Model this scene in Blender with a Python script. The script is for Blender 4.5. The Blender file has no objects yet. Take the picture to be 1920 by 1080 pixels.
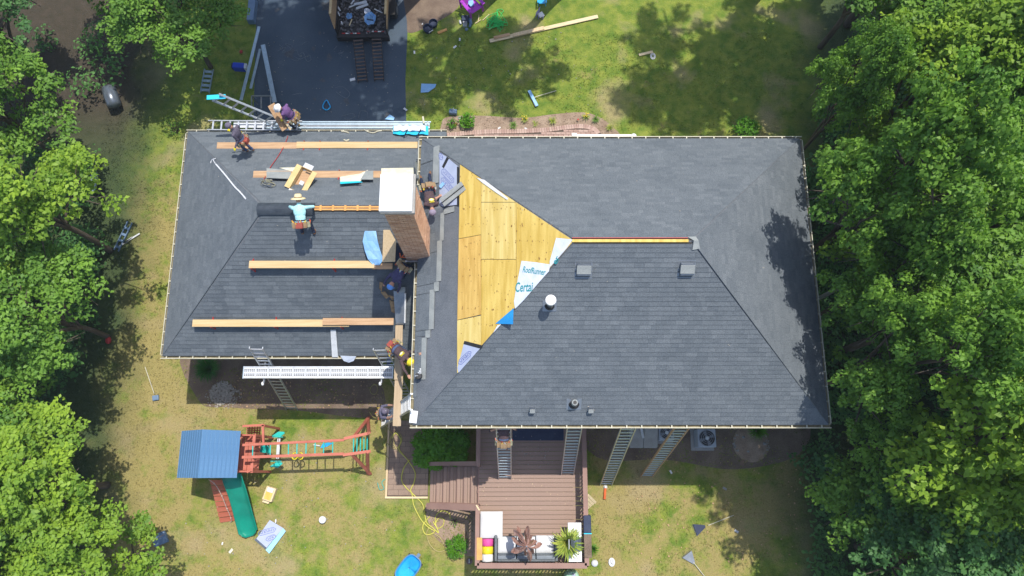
import bpy, bmesh, math, random
import numpy as np
from mathutils import Vector, Matrix
random.seed(7); RNG = np.random.default_rng(7)
V = Vector
# ---------------------------------------------------------------- camera, sky, sun, exposure
SC = bpy.context.scene
COL = SC.collection
HC = 29.4; FP = 1400.0; TILT = math.radians(14)
cam = bpy.data.cameras.new('camera'); camo = bpy.data.objects.new('camera', cam); COL.objects.link(camo)
camo.location = (0, 0, HC); camo.rotation_euler = (TILT, 0, 0)
cam.sensor_width = 36; cam.lens = 36 * FP / 1920; cam.clip_end = 2000; cam.clip_start = 0.5
SC.camera = camo
SC.render.resolution_x = 1024; SC.render.resolution_y = 576
SX, SY = 0.20, 0.25                     # ground offset towards the sun per metre of height
W = bpy.data.worlds.new('World'); SC.world = W; W.use_nodes = True
wn = W.node_tree.nodes; bg = wn['Background']; sky = wn.new('ShaderNodeTexSky')
sky.sky_type = 'NISHITA'; sky.sun_disc = False
el = math.atan(1 / math.hypot(SX, SY)); sky.sun_elevation = el; sky.sun_rotation = math.atan2(SX, SY)
sky.dust_density = 1.5; sky.air_density = 1.0
W.node_tree.links.new(sky.outputs[0], bg.inputs[0]); bg.inputs[1].default_value = 0.15
sl = bpy.data.lights.new('sun', 'SUN'); sl.energy = 3.3; sl.angle = math.radians(0.53); sl.color = (1, .95, .87)
so = bpy.data.objects.new('sun', sl); COL.objects.link(so); so.location = (10, 12, 50)
so.rotation_euler = V((SX, SY, 1)).to_track_quat('Z', 'Y').to_euler()
SC.view_settings.view_transform = 'Standard'; SC.view_settings.look = 'None'
SC.view_settings.exposure = 0.45; SC.view_settings.gamma = 1; SC.view_settings.use_curve_mapping = False
# ---------------------------------------------------------------- survey helpers: real heights -> places
CT, ST = math.cos(TILT), math.sin(TILT)
def ray(px, py):
    a = (px - 960) / FP; b = (540 - py) / FP
    return V((a, ST + b * CT, -CT + b * ST))
def G(px, py, z=0.0):
    d = ray(px, py); t = (z - HC) / d.z
    return V((d.x * t, d.y * t, z))
def R(px, py, pl, off=0.0):
    a, bx, by = pl; d = ray(px, py)
    t = (a + off - HC) / (d.z - bx * d.x - by * d.y)
    return V((d.x * t, d.y * t, HC + d.z * t))
def PN(pl): return V((-pl[1], -pl[2], 1)).normalized()
# main roof rectangle and wing roof rectangle
MX0, MX1, MY0, MY1, MZ, MS = -3.03, 9.46, 1.337, 10.69, 6.9, 0.76
WX0, WX1, WY0, WY1, WZ, WS = -11.84, -2.6, 3.785, 12.14, 4.4, 0.778
MH = (MY1 - MY0) / 2; WHF = (WY1 - WY0) / 2
mS = (MZ - MS * MY0, 0, MS); mN = (MZ + MS * MY1, 0, -MS); mW = (MZ - MS * MX0, MS, 0); mE = (MZ + MS * MX1, -MS, 0)
wS = (WZ - WS * WY0, 0, WS); wN = (WZ + WS * WY1, 0, -WS); wW = (WZ - WS * WX0, WS, 0)
MRZ = MZ + MS * MH; WRZ = WZ + WS * WHF; MRY = MY0 + MH; WRY = WY0 + WHF
# ---------------------------------------------------------------- materials
def lnk(nt, a, b): nt.links.new(a, b)
def M(name, c1, c2=None, scale=3.0, rough=.7, metal=0.0, bump=0.0, stretch=(1, 1, 1), tint=False, detail=4, world=False, fine=0.12, trans=0, spec=.3):
    m = bpy.data.materials.new(name); m.use_nodes = True; nt = m.node_tree; n = nt.nodes; b = n['Principled BSDF']
    b.inputs['Roughness'].default_value = rough; b.inputs['Metallic'].default_value = metal
    b.inputs['Specular IOR Level'].default_value = spec
    if c2 is None: c2 = tuple(x * .78 for x in c1)
    if world: co = n.new('ShaderNodeNewGeometry').outputs['Position']
    else: co = n.new('ShaderNodeTexCoord').outputs['Object']
    mp = n.new('ShaderNodeMapping'); mp.inputs['Scale'].default_value = stretch; lnk(nt, co, mp.inputs[0])
    nz = n.new('ShaderNodeTexNoise'); nz.inputs['Scale'].default_value = scale; nz.inputs['Detail'].default_value = detail
    lnk(nt, mp.outputs[0], nz.inputs[0])
    rp = n.new('ShaderNodeMapRange'); rp.inputs[1].default_value = .32; rp.inputs[2].default_value = .68; lnk(nt, nz.outputs[0], rp.inputs[0])
    fac = rp.outputs[0]
    if tint:
        at = n.new('ShaderNodeAttribute'); at.attribute_name = 'tint'
        mx = n.new('ShaderNodeMath'); mx.operation = 'MULTIPLY_ADD'; mx.inputs[1].default_value = .35
        sb = n.new('ShaderNodeMath'); sb.operation = 'MULTIPLY'; sb.inputs[1].default_value = .65
        lnk(nt, at.outputs['Fac'], sb.inputs[0]); lnk(nt, rp.outputs[0], mx.inputs[0]); lnk(nt, sb.outputs[0], mx.inputs[2]); fac = mx.outputs[0]
    mix = n.new('ShaderNodeMix'); mix.data_type = 'RGBA'; lnk(nt, fac, mix.inputs[0])
    mix.inputs[6].default_value = (*c1, 1); mix.inputs[7].default_value = (*c2, 1)
    out = mix.outputs[2]
    if fine:
        f = n.new('ShaderNodeTexNoise'); f.inputs['Scale'].default_value = 42; f.inputs['Detail'].default_value = 3; lnk(nt, co, f.inputs[0])
        mr = n.new('ShaderNodeMapRange'); mr.inputs[1].default_value = .3; mr.inputs[2].default_value = .7
        mr.inputs[3].default_value = 1 - fine; mr.inputs[4].default_value = 1 + fine; lnk(nt, f.outputs[0], mr.inputs[0])
        vm = n.new('ShaderNodeVectorMath'); vm.operation = 'SCALE'; lnk(nt, out, vm.inputs[0]); lnk(nt, mr.outputs[0], vm.inputs[3]); out = vm.outputs[0]
    lnk(nt, out, b.inputs['Base Color'])
    if bump:
        bp = n.new('ShaderNodeBump'); bp.inputs['Strength'].default_value = bump; bp.inputs['Distance'].default_value = .02
        lnk(nt, nz.outputs[0], bp.inputs['Height']); lnk(nt, bp.outputs[0], b.inputs['Normal'])
    return m
MT = {}
def mt(k, *a, **kw):
    MT[k] = M(k, *a, **kw); return MT[k]
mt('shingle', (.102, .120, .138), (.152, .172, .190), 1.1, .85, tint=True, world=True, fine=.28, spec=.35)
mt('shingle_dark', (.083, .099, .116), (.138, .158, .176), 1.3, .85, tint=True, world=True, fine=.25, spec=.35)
mt('felt', (.125, .14, .16), (.16, .175, .195), 2.2, .9, world=True, fine=.3)
mt('starter', (.26, .28, .28), (.33, .35, .34), 3, .8, fine=.15)
mt('deck_black', (.05, .045, .04), None, 3, .8)
mt('cream', (.58, .55, .42), (.48, .45, .34), 2.5, .45)
mt('gutter_in', (.16, .14, .09), (.30, .26, .16), 6, .8)
mt('siding', (.55, .56, .52), (.48, .50, .47), 1.5, .6)
mt('foundation', (.28, .28, .27), (.22, .22, .21), 4, .9, bump=.4)
mt('glass', (.03, .04, .05), (.06, .07, .08), 1, .08, spec=.8)
mt('white', (.80, .80, .79), (.72, .72, .71), 3, .5, fine=.03)
mt('white_cap', (.70, .71, .71), (.62, .63, .63), 2, .5, fine=.02)
mt('white_dull', (.62, .64, .66), (.52, .54, .56), 5, .6)
mt('galv', (.34, .36, .38), (.26, .28, .30), 5, .35, .6)
mt('alu', (.62, .64, .65), (.50, .52, .54), 6, .38, .75)
mt('alu_blue', (.42, .52, .60), (.34, .43, .50), 6, .42, .5)
mt('black', (.018, .019, .022), (.03, .03, .034), 4, .5)
mt('ridge_black', (.035, .045, .06), (.055, .068, .085), 5, .55)
mt('ply', (.58, .39, .08), (.76, .56, .16), 2.6, .7, stretch=(3.5, .35, 1), world=True, detail=5, fine=.06)
mt('ply_orange', (.54, .33, .08), (.74, .50, .15), 2.8, .7, stretch=(4.5, .4, 1), world=True, detail=5, fine=.06)
mt('ply_pale', (.62, .45, .12), (.78, .62, .24), 2.4, .7, stretch=(4, .3, 1), world=True, detail=5, fine=.05)
mt('knot', (.34, .19, .06), (.25, .13, .04), 4, .8)
mt('wood_x', (.52, .36, .17), (.62, .46, .25), 2.4, .7, stretch=(.5, 9, 9), detail=5, fine=.06)
mt('wood_y', (.58, .43, .25), (.68, .52, .32), 2.4, .7, stretch=(9, .5, 9), detail=5, fine=.06)
mt('wood_worn', (.40, .24, .13), (.54, .36, .21), 2.4, .75, stretch=(.6, 8, 8), detail=5, fine=.08)
mt('wood_new', (.75, .62, .40), (.62, .48, .28), 2.2, .7, stretch=(.5, 8, 8), fine=.05)
mt('wood_orange', (.70, .38, .13), (.60, .30, .09), 3, .7)
mt('pale_cyan', (.30, .58, .70), (.36, .64, .76), 3, .5)
mt('landing', (.34, .25, .185), (.24, .17, .13), 3, .85, tint=True, fine=.15)
mt('under', (.44, .49, .64), (.38, .43, .57), 2.5, .5, fine=.02)
mt('under_white', (.74, .78, .86), (.62, .67, .78), 5, .5, bump=.5, fine=.02)
mt('print_blue', (.12, .15, .38), (.16, .19, .44), 6, .6)
mt('print_teal', (.004, .26, .29), (.006, .30, .33), 6, .6)
mt('tarp_blue', (.03, .32, .70), (.02, .25, .60), 3, .45, bump=.3)
mt('film_blue', (.22, .45, .74), (.30, .52, .80), 2, .45, bump=.3)
mt('cyan', (.02, .62, .72), (.05, .50, .80), 3, .5)
mt('brick', (.46, .24, .15), (.70, .46, .32), 5, .85, tint=True, fine=.15)
mt('mortar', (.55, .47, .40), None, 5, .9)
mt('paver', (.36, .23, .19), (.52, .38, .32), 5, .85, tint=True, fine=.15)
mt('paver_joint', (.13, .10, .08), None, 5, .9)
mt('asphalt', (.048, .074, .108), (.080, .108, .142), .55, .85, world=True, fine=.25, bump=.3)
mt('soil', (.14, .10, .075), (.22, .165, .12), 1.6, .95, world=True, bump=.6, fine=.3)
mt('mulch', (.24, .17, .12), (.36, .27, .20), 2.4, .95, world=True, bump=.8, fine=.35)
mt('gravel', (.22, .21, .19), (.42, .39, .34), 8, .9, tint=True)
mt('concrete', (.38, .37, .35), (.30, .29, .27), 2, .85, bump=.2)
mt('deckboard', (.34, .235, .185), (.29, .20, .16), 1.6, .75, stretch=(.4, 6, 1), tint=True, fine=.06)
mt('deckrail', (.33, .205, .165), (.28, .17, .14), 2, .7, fine=.05)
mt('redwood', (.54, .17, .115), (.42, .125, .085), 3, .65, fine=.08)
mt('redramp', (.46, .12, .07), (.55, .17, .10), 2, .65, fine=.08)
mt('teal', (.02, .50, .44), (.02, .42, .38), 3, .4)
mt('slide_green', (.004, .20, .135), (.008, .27, .185), 2, .3, fine=.03)
mt('canopy', (.085, .20, .37), (.12, .25, .43), 2.2, .55, stretch=(9, .4, 1), fine=.08)
mt('rope', (.62, .45, .38), None, 8, .9)
mt('yellow', (.80, .68, .03), (.70, .58, .02), 3, .45)
mt('hose', (.62, .60, .10), (.50, .46, .10), 3, .5)
mt('hose_dull', (.42, .36, .14), None, 3, .5)
mt('green_rope', (.04, .62, .14), (.03, .50, .10), 3, .6)
mt('purple', (.42, .04, .52), (.34, .03, .44), 2, .35, fine=.03)
mt('lilac', (.36, .32, .70), (.30, .27, .60), 2, .4)
mt('blue_cool', (.015, .05, .50), (.02, .07, .42), 3, .4)
mt('blue_pool', (.02, .32, .66), (.04, .45, .80), 1.5, .25, fine=.02)
mt('navy', (.02, .03, .07), (.03, .045, .09), 3, .6)
mt('steel_blue', (.16, .24, .36), (.12, .19, .30), 3, .5)
mt('orange', (.75, .16, .05), None, 3, .5)
mt('red', (.50, .04, .04), None, 3, .5)
mt('trailer', (.016, .015, .017), (.03, .028, .03), 3, .45)
mt('debris', (.06, .055, .055), (.22, .21, .22), 5, .8, tint=True)
mt('rust', (.12, .085, .075), (.18, .13, .11), 5, .6, .3)
mt('cushion', (.66, .67, .68), (.58, .59, .61), 2, .85, fine=.02, bump=.15)
mt('wicker', (.115, .13, .145), (.16, .18, .195), 12, .7, bump=.5)
mt('grey_cushion', (.20, .23, .26), (.25, .28, .31), 3, .85)
mt('umbrella', (.34, .16, .12), (.56, .36, .30), 9, .85, fine=.06)
mt('pink', (.72, .10, .36), (.62, .08, .30), 3, .6)
mt('grill_lid', (.14, .165, .20), (.18, .205, .24), 3, .3, .5)
mt('steel', (.66, .67, .69), (.56, .58, .60), 3, .35, .5)
mt('barrel_green', (.32, .52, .36), (.38, .58, .40), 3, .6)
mt('unit', (.40, .44, .50), (.34, .38, .44), 3, .5)
mt('skin', (.52, .29, .20), (.45, .24, .16), 6, .55)
mt('shirt_grey', (.13, .115, .155), (.10, .088, .125), 16, .9, bump=1.0, fine=.2)
mt('shirt_brown', (.105, .07, .075), (.08, .052, .058), 16, .9, bump=1.0, fine=.2)
mt('shirt_aqua', (.38, .72, .76), (.48, .80, .82), 16, .9, bump=1.0, fine=.2)
mt('shirt_navy', (.075, .07, .15), (.055, .05, .11), 16, .9, bump=1.0, fine=.2)
mt('shirt_purple', (.19, .10, .26), (.15, .08, .21), 16, .9, bump=1.0, fine=.2)
mt('shirt_slate', (.17, .16, .22), (.13, .12, .18), 16, .9, bump=1.0, fine=.2)
mt('jeans', (.055, .085, .17), (.09, .13, .24), 16, .9, bump=1.0, fine=.2)
mt('jeans_dark', (.018, .026, .055), (.03, .04, .075), 16, .9, bump=1.0, fine=.2)
mt('boots', (.22, .11, .06), (.14, .08, .05), 6, .8)
mt('boots_tan', (.45, .29, .08), None, 6, .8)
mt('hair', (.03, .02, .015), None, 9, .7)
mt('leather', (.34, .24, .13), (.22, .14, .08), 9, .75)
mt('leather_red', (.40, .09, .07), (.28, .07, .05), 9, .75)
mt('pouch_olive', (.24, .24, .16), (.34, .32, .22), 9, .8)
mt('straw', (.78, .68, .42), (.70, .58, .33), 8, .8)
mt('cap_grey', (.16, .14, .19), (.12, .105, .15), 5, .85)
mt('cap_lilac', (.30, .26, .34), (.24, .20, .28), 5, .85)
mt('cap_blue', (.10, .28, .70), (.16, .36, .78), 5, .8)
mt('cardboard', (.60, .43, .18), (.68, .52, .26), 3, .8)
mt('paper_print', (.66, .62, .46), (.74, .72, .60), 6, .6)
mt('bark', (.075, .06, .045), (.13, .105, .08), 3, .95, stretch=(4, 4, .6), bump=.8)
mt('chalk', (.20, .23, .26), (.12, .14, .17), 14, .95)
mt('pale_dapple', (.11, .12, .135), (.065, .074, .088), 9, .95, world=True)
mt('wood_dull', (.40, .30, .19), (.48, .37, .24), 2.4, .75, stretch=(9, .5, 9), fine=.06)
mt('chalk_white', (.75, .76, .78), (.62, .64, .68), 14, .95)
mt('petal_yellow', (.80, .60, .05), None, 3, .6)
mt('petal_red', (.60, .05, .05), None, 3, .6)
def leafmat(name, c1, c2):
    m = M(name, c1, c2, .9, .5, tint=True, world=True, fine=.0, spec=.25)
    nt = m.node_tree; n = nt.nodes; b = n['Principled BSDF']; o = [x for x in n if x.type == 'OUTPUT_MATERIAL'][0]
    src = b.inputs['Base Color'].links[0].from_socket
    tr = n.new('ShaderNodeBsdfTranslucent'); ms = n.new('ShaderNodeMixShader'); ms.inputs[0].default_value = .32
    vm = n.new('ShaderNodeVectorMath'); vm.operation = 'MULTIPLY'; vm.inputs[1].default_value = (1.15, 1.25, .6)
    lnk(nt, src, vm.inputs[0]); lnk(nt, vm.outputs[0], tr.inputs[0])
    lnk(nt, b.outputs[0], ms.inputs[1]); lnk(nt, tr.outputs[0], ms.inputs[2]); lnk(nt, ms.outputs[0], o.inputs[0]); MT[name] = m; return m
leafmat('leaf_mid', (.065, .17, .035), (.25, .44, .055))
leafmat('leaf_dark', (.045, .13, .05), (.14, .31, .075))
leafmat('leaf_lime', (.09, .21, .03), (.36, .52, .05))
leafmat('leaf_bush', (.05, .18, .012), (.16, .38, .02))
leafmat('leaf_laurel', (.02, .10, .015), (.05, .20, .025))
leafmat('leaf_grassy', (.13, .26, .05), (.58, .62, .12))
# lawn
def lawn_mat(name, blade=False):
    m = bpy.data.materials.new(name); m.use_nodes = True; nt = m.node_tree; n = nt.nodes; b = n['Principled BSDF']; b.inputs['Roughness'].default_value = .9
    b.inputs['Specular IOR Level'].default_value = .15
    pos = n.new('ShaderNodeNewGeometry').outputs['Position']
    def noise(s, d=5, off=0):
        mp = n.new('ShaderNodeMapping'); mp.inputs['Location'].default_value = (off, off * .7, 0); lnk(nt, pos, mp.inputs[0])
        x = n.new('ShaderNodeTexNoise'); x.inputs['Scale'].default_value = s; x.inputs['Detail'].default_value = d; lnk(nt, mp.outputs[0], x.inputs[0]); return x.outputs[0]
    def mrange(src, a, bb, lo=0, hi=1):
        r = n.new('ShaderNodeMapRange'); r.inputs[1].default_value = a; r.inputs[2].default_value = bb; r.inputs[3].default_value = lo; r.inputs[4].default_value = hi; lnk(nt, src, r.inputs[0]); return r.outputs[0]
    def math_(op, a, bb):
        x = n.new('ShaderNodeMath'); x.operation = op
        for i, s in enumerate((a, bb)):
            if isinstance(s, (int, float)): x.inputs[i].default_value = s
            else: lnk(nt, s, x.inputs[i])
        return x.outputs[0]
    sep = n.new('ShaderNodeSeparateXYZ'); lnk(nt, pos, sep.inputs[0])
    def mixc(f, a, c):
        x = n.new('ShaderNodeMix'); x.data_type = 'RGBA'; lnk(nt, f, x.inputs[0])
        for i, s in ((6, a), (7, c)):
            if isinstance(s, tuple): x.inputs[i].default_value = (*s, 1)
            else: lnk(nt, s, x.inputs[i])
        return x.outputs[2]
    # the worn dry lawn behind the house, greener in front of it
    dry = mrange(sep.outputs[1], 14.8, 10.0, -.24, .06)
    west = mrange(sep.outputs[0], -10.5, -13.5, 0, .10); west = math_('MULTIPLY', west, mrange(sep.outputs[1], 14, 10)); f = math_('ADD', noise(.33, 6), dry); f = math_('ADD', f, west); f = math_('ADD', f, math_('MULTIPLY', math_('SUBTRACT', noise(1.3, 6, 3), .5), .95))
    f = math_('ADD', f, math_('MULTIPLY', math_('SUBTRACT', noise(6.5, 4, 9), .5), .42))
    f = mrange(f, .42, .68)
    green = mixc(mrange(noise(2.4, 4, 5), .35, .65), (.11, .18, .026), (.225, .26, .045))
    col = mixc(f, green, (.30, .25, .095))
    bare = mrange(noise(.45, 5, 21), .55, .68); col = mixc(math_('MULTIPLY', bare, .75), col, (.34, .27, .145))
    # soil under the trees at either side, woodland shade painted in as dark green
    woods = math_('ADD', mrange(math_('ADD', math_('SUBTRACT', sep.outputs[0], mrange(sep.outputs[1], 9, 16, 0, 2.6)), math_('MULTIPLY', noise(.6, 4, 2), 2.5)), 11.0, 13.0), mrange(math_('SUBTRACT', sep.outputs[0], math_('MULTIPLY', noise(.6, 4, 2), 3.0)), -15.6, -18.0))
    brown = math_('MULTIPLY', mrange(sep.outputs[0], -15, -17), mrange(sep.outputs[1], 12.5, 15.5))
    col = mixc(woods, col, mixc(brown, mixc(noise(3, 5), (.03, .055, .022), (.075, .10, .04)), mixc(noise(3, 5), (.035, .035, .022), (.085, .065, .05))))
    fn = mrange(noise(22, 5), .3, .7, .82, 1.18)
    vm = n.new('ShaderNodeVectorMath'); vm.operation = 'SCALE'; lnk(nt, col, vm.inputs[0]); lnk(nt, fn, vm.inputs[3])
    out = vm.outputs[0]
    if blade:
        at = n.new('ShaderNodeAttribute'); at.attribute_name = 'tint'
        v2 = n.new('ShaderNodeVectorMath'); v2.operation = 'SCALE'; lnk(nt, out, v2.inputs[0]); lnk(nt, mrange(at.outputs['Fac'], 0, 1, .92, 1.2), v2.inputs[3]); out = v2.outputs[0]
    lnk(nt, out, b.inputs['Base Color'])
    if not blade:
        bp = n.new('ShaderNodeBump'); bp.inputs['Strength'].default_value = .6; bp.inputs['Distance'].default_value = .05
        lnk(nt, noise(14, 6), bp.inputs['Height']); lnk(nt, bp.outputs[0], b.inputs['Normal'])
    MT[name] = m; return m
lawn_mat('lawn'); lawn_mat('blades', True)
# ---------------------------------------------------------------- objects
WO = {}
def props(o, label=None, cat=None, group=None, kind=None):
    if label: o['label'] = label
    if cat: o['category'] = cat
    if group: o['group'] = group
    if kind: o['kind'] = kind
    return o
def thing(name, label, cat, loc, group=None, kind=None):
    o = bpy.data.objects.new(name, None); COL.objects.link(o); o.location = loc; o.empty_display_size = .1
    WO[o.name] = V(loc); return props(o, label, cat, group, kind)
def link_mesh(name, me, parent, at):
    o = bpy.data.objects.new(name, me); COL.objects.link(o)
    if parent is not None:
        o.parent = parent; o.location = V(at) - WO[parent.name]
    else: o.location = at
    WO[o.name] = V(at); return o
def frame(n, hint=V((0, 1, 0))):
    n = n.normalized(); x = hint.cross(n)
    if x.length < 1e-3: x = V((1, 0, 0)).cross(n)
    x.normalize(); return x, n.cross(x), n
class MB:
    def __init__(s): s.v = []; s.f = []; s.t = []; s.mi = []; s.cur = 0; s.tint = .5
    def add(s, vs, fs):
        o = len(s.v); s.v += [tuple(v) for v in vs]
        for f in fs: s.f.append(tuple(i + o for i in f)); s.t.append(s.tint); s.mi.append(s.cur)
        return s
    def obox(s, c, ax, ay, az):
        c = V(c); vs = [c + ax * i + ay * j + az * k for k in (-1, 1) for j in (-1, 1) for i in (-1, 1)]
        return s.add(vs, [(0, 2, 3, 1), (4, 5, 7, 6), (0, 1, 5, 4), (2, 6, 7, 3), (0, 4, 6, 2), (1, 3, 7, 5)])
    def box(s, lo, hi):
        lo = V(lo); hi = V(hi); h = (hi - lo) / 2; return s.obox((lo + hi) / 2, V((h.x, 0, 0)), V((0, h.y, 0)), V((0, 0, h.z)))
    def bar(s, p, q, w, h, up=V((0, 0, 1))):
        p = V(p); q = V(q); d = q - p; L = d.length
        if L < 1e-6: return s
        d /= L; x = d.cross(up)
        if x.length < 1e-3: x = d.cross(V((1, 0, 0)))
        x.normalize(); y = x.cross(d); return s.obox((p + q) / 2, x * w / 2, d * L / 2, y * h / 2)
    def prism(s, poly, vec):
        n = len(poly); vec = V(vec); vs = [V(p) for p in poly] + [V(p) + vec for p in poly]
        fs = [tuple(range(n - 1, -1, -1)), tuple(range(n, 2 * n))] + [(i, (i + 1) % n, n + (i + 1) % n, n + i) for i in range(n)]
        return s.add(vs, fs)
    def tube(s, pts, r, seg=8, caps=True):
        pts = [V(p) for p in pts]; n = len(pts); rs = r if isinstance(r, (list, tuple)) else [r] * n; vs = []; fs = []; x = None
        for i, p in enumerate(pts):
            d = (pts[min(i + 1, n - 1)] - pts[max(i - 1, 0)])
            d = d.normalized() if d.length > 1e-9 else V((0, 0, 1))
            if x is None: x = d.orthogonal().normalized()
            else:
                x = x - d * x.dot(d)
                x = x.normalized() if x.length > 1e-6 else d.orthogonal().normalized()
            y = d.cross(x)
            for k in range(seg):
                a = 2 * math.pi * k / seg; vs.append(p + (x * math.cos(a) + y * math.sin(a)) * rs[i])
        for i in range(n - 1):
            for k in range(seg):
                k2 = (k + 1) % seg; fs.append((i * seg + k, i * seg + k2, (i + 1) * seg + k2, (i + 1) * seg + k))
        if caps: fs += [tuple(range(seg - 1, -1, -1)), tuple((n - 1) * seg + k for k in range(seg))]
        return s.add(vs, fs)
    def lathe(s, prof, c, axis=V((0, 0, 1)), seg=20, caps=True):
        x, y, z = frame(V(axis)); c = V(c); vs = []; fs = []; n = len(prof)
        for r, h in prof:
            for k in range(seg):
                a = 2 * math.pi * k / seg; vs.append(c + (x * math.cos(a) + y * math.sin(a)) * r + z * h)
        for i in range(n - 1):
            for k in range(seg):
                k2 = (k + 1) % seg; fs.append((i * seg + k, i * seg + k2, (i + 1) * seg + k2, (i + 1) * seg + k))
        if caps: fs += [tuple(range(seg - 1, -1, -1)), tuple((n - 1) * seg + k for k in range(seg))]
        return s.add(vs, fs)
    def ell(s, c, ax, ay, az, nu=12, nv=8):
        c = V(c); vs = [c - az]; fs = []
        for j in range(1, nv):
            t = -math.pi / 2 + math.pi * j / nv
            for i in range(nu):
                a = 2 * math.pi * i / nu; vs.append(c + ax * math.cos(a) * math.cos(t) + ay * math.sin(a) * math.cos(t) + az * math.sin(t))
        vs.append(c + az)
        for i in range(nu): fs.append((0, 1 + (i + 1) % nu, 1 + i))
        for j in range(nv - 2):
            for i in range(nu):
                a = 1 + j * nu + i; b_ = 1 + j * nu + (i + 1) % nu; fs.append((a, b_, b_ + nu, a + nu))
        l = len(vs) - 1; o = 1 + (nv - 2) * nu
        for i in range(nu): fs.append((l, o + i, o + (i + 1) % nu))
        return s.add(vs, fs)
    def sheet(s, grid):
        nr = len(grid); nc = len(grid[0]); vs = [p for r in grid for p in r]
        return s.add(vs, [(i * nc + j, i * nc + j + 1, (i + 1) * nc + j + 1, (i + 1) * nc + j) for i in range(nr - 1) for j in range(nc - 1)])
    def build(s, name, mat, parent=None, smooth=False, bevel=0, label=None, cat=None, group=None, kind=None, origin=None, solid=0):
        a = np.array(s.v); c = (a.min(0) + a.max(0)) / 2 if origin is None else np.array(origin)
        me = bpy.data.meshes.new(name); me.from_pydata((a - c).tolist(), [], s.f)
        mats = mat if isinstance(mat, (list, tuple)) else [mat]
        for m in mats: me.materials.append(MT[m])
        if len(mats) > 1: me.polygons.foreach_set('material_index', s.mi)
        at = me.attributes.new('tint', 'FLOAT', 'FACE'); at.data.foreach_set('value', s.t)
        if smooth: me.polygons.foreach_set('use_smooth', [True] * len(me.polygons))
        me.update()
        o = link_mesh(name, me, parent, c)
        if solid:
            md = o.modifiers.new('thick', 'SOLIDIFY'); md.thickness = solid; md.offset = 0
        if bevel:
            md = o.modifiers.new('bevel', 'BEVEL'); md.width = bevel; md.segments = 2; md.limit_method = 'ANGLE'
        return props(o, label, cat, group, kind)
def sheet_on(poly, pl, off, th, name, mat, parent, **kw):
    n = PN(pl); pts = [R(x, y, pl, off) for x, y in poly]
    return MB().prism(pts, n * th).build(name, mat, parent, **kw)
def ccw(poly):
    a = sum(poly[i][0] * poly[(i + 1) % len(poly)][1] - poly[(i + 1) % len(poly)][0] * poly[i][1] for i in range(len(poly)))
    return poly if a > 0 else poly[::-1]
def clip(sub, cl):
    out = list(sub); cl = ccw(cl)
    for i in range(len(cl)):
        a, b = cl[i], cl[(i + 1) % len(cl)]; inp = out; out = []
        if not inp: break
        side = lambda p: (b[0] - a[0]) * (p[1] - a[1]) - (b[1] - a[1]) * (p[0] - a[0])
        for j in range(len(inp)):
            p, q = inp[j], inp[(j + 1) % len(inp)]; sp, sq = side(p), side(q)
            if sp >= 0: out.append(p)
            if (sp >= 0) != (sq >= 0):
                t = sp / (sp - sq); out.append((p[0] + (q[0] - p[0]) * t, p[1] + (q[1] - p[1]) * t))
    return out
def parea(p): return abs(sum(p[i][0] * p[(i + 1) % len(p)][1] - p[(i + 1) % len(p)][0] * p[i][1] for i in range(len(p)))) / 2
def curve_pts(ctrl, n=8, closed=False):
    P = [V(p) for p in ctrl]; out = []; m = len(P)
    rng_ = range(m if closed else m - 1)
    for i in rng_:
        if closed: a, b, c, d = P[(i - 1) % m], P[i], P[(i + 1) % m], P[(i + 2) % m]
        else: a, b, c, d = P[max(i - 1, 0)], P[i], P[i + 1], P[min(i + 2, m - 1)]
        for k in range(n):
            t = k / n; out.append(.5 * ((2 * b) + (c - a) * t + (2 * a - 5 * b + 4 * c - d) * t * t + (3 * b - a - 3 * c + d) * t ** 3))
    out.append(P[0] if closed else P[-1]); return out
def text_part(txt, p0, p1, n, mat, parent, name='lettering', lift=.004, hgt=None, bold=True):
    cu = bpy.data.curves.new('txt', 'FONT'); cu.body = txt; cu.extrude = .0; cu.offset = .012 if bold else 0
    to = bpy.data.objects.new('txt', cu); COL.objects.link(to); bpy.context.view_layer.update()
    me = bpy.data.meshes.new_from_object(to); bpy.data.objects.remove(to)
    a = np.array([v.co[:] for v in me.vertices]); x = (p1 - p0); L = x.length; x.normalize(); y = n.cross(x)
    s = L / (a[:, 0].max() - a[:, 0].min()); sy = s if hgt is None else hgt / (a[:, 1].max() - a[:, 1].min())
    org = (p0 + p1) / 2
    co = [(p0 + x * float((v[0] - a[:, 0].min()) * s) + y * float(v[1] * sy) + n * lift - org)[:] for v in a]
    for v, c in zip(me.vertices, co): v.co = c
    me.materials.clear(); me.materials.append(MT[mat]); me.name = name
    return link_mesh(name, me, parent, org)

# ---------------------------------------------------------------- thin summer haze over the whole place
def haze(density):
    m = bpy.data.materials.new('haze'); m.use_nodes = True; nt = m.node_tree; n = nt.nodes; n.remove(n['Principled BSDF'])
    v = n.new('ShaderNodeVolumePrincipled'); v.inputs['Density'].default_value = density; v.inputs['Color'].default_value = (.80, .90, 1, 1); v.inputs['Anisotropy'].default_value = .0
    lnk(nt, v.outputs[0], [x for x in n if x.type == 'OUTPUT_MATERIAL'][0].inputs['Volume']); MT['haze'] = m
    o = MB().box((-275, -275, -1.2), (275, 275, 31)).build('haze', 'haze', None, kind='stuff'); o['label'] = 'thin pale summer haze'
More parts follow.
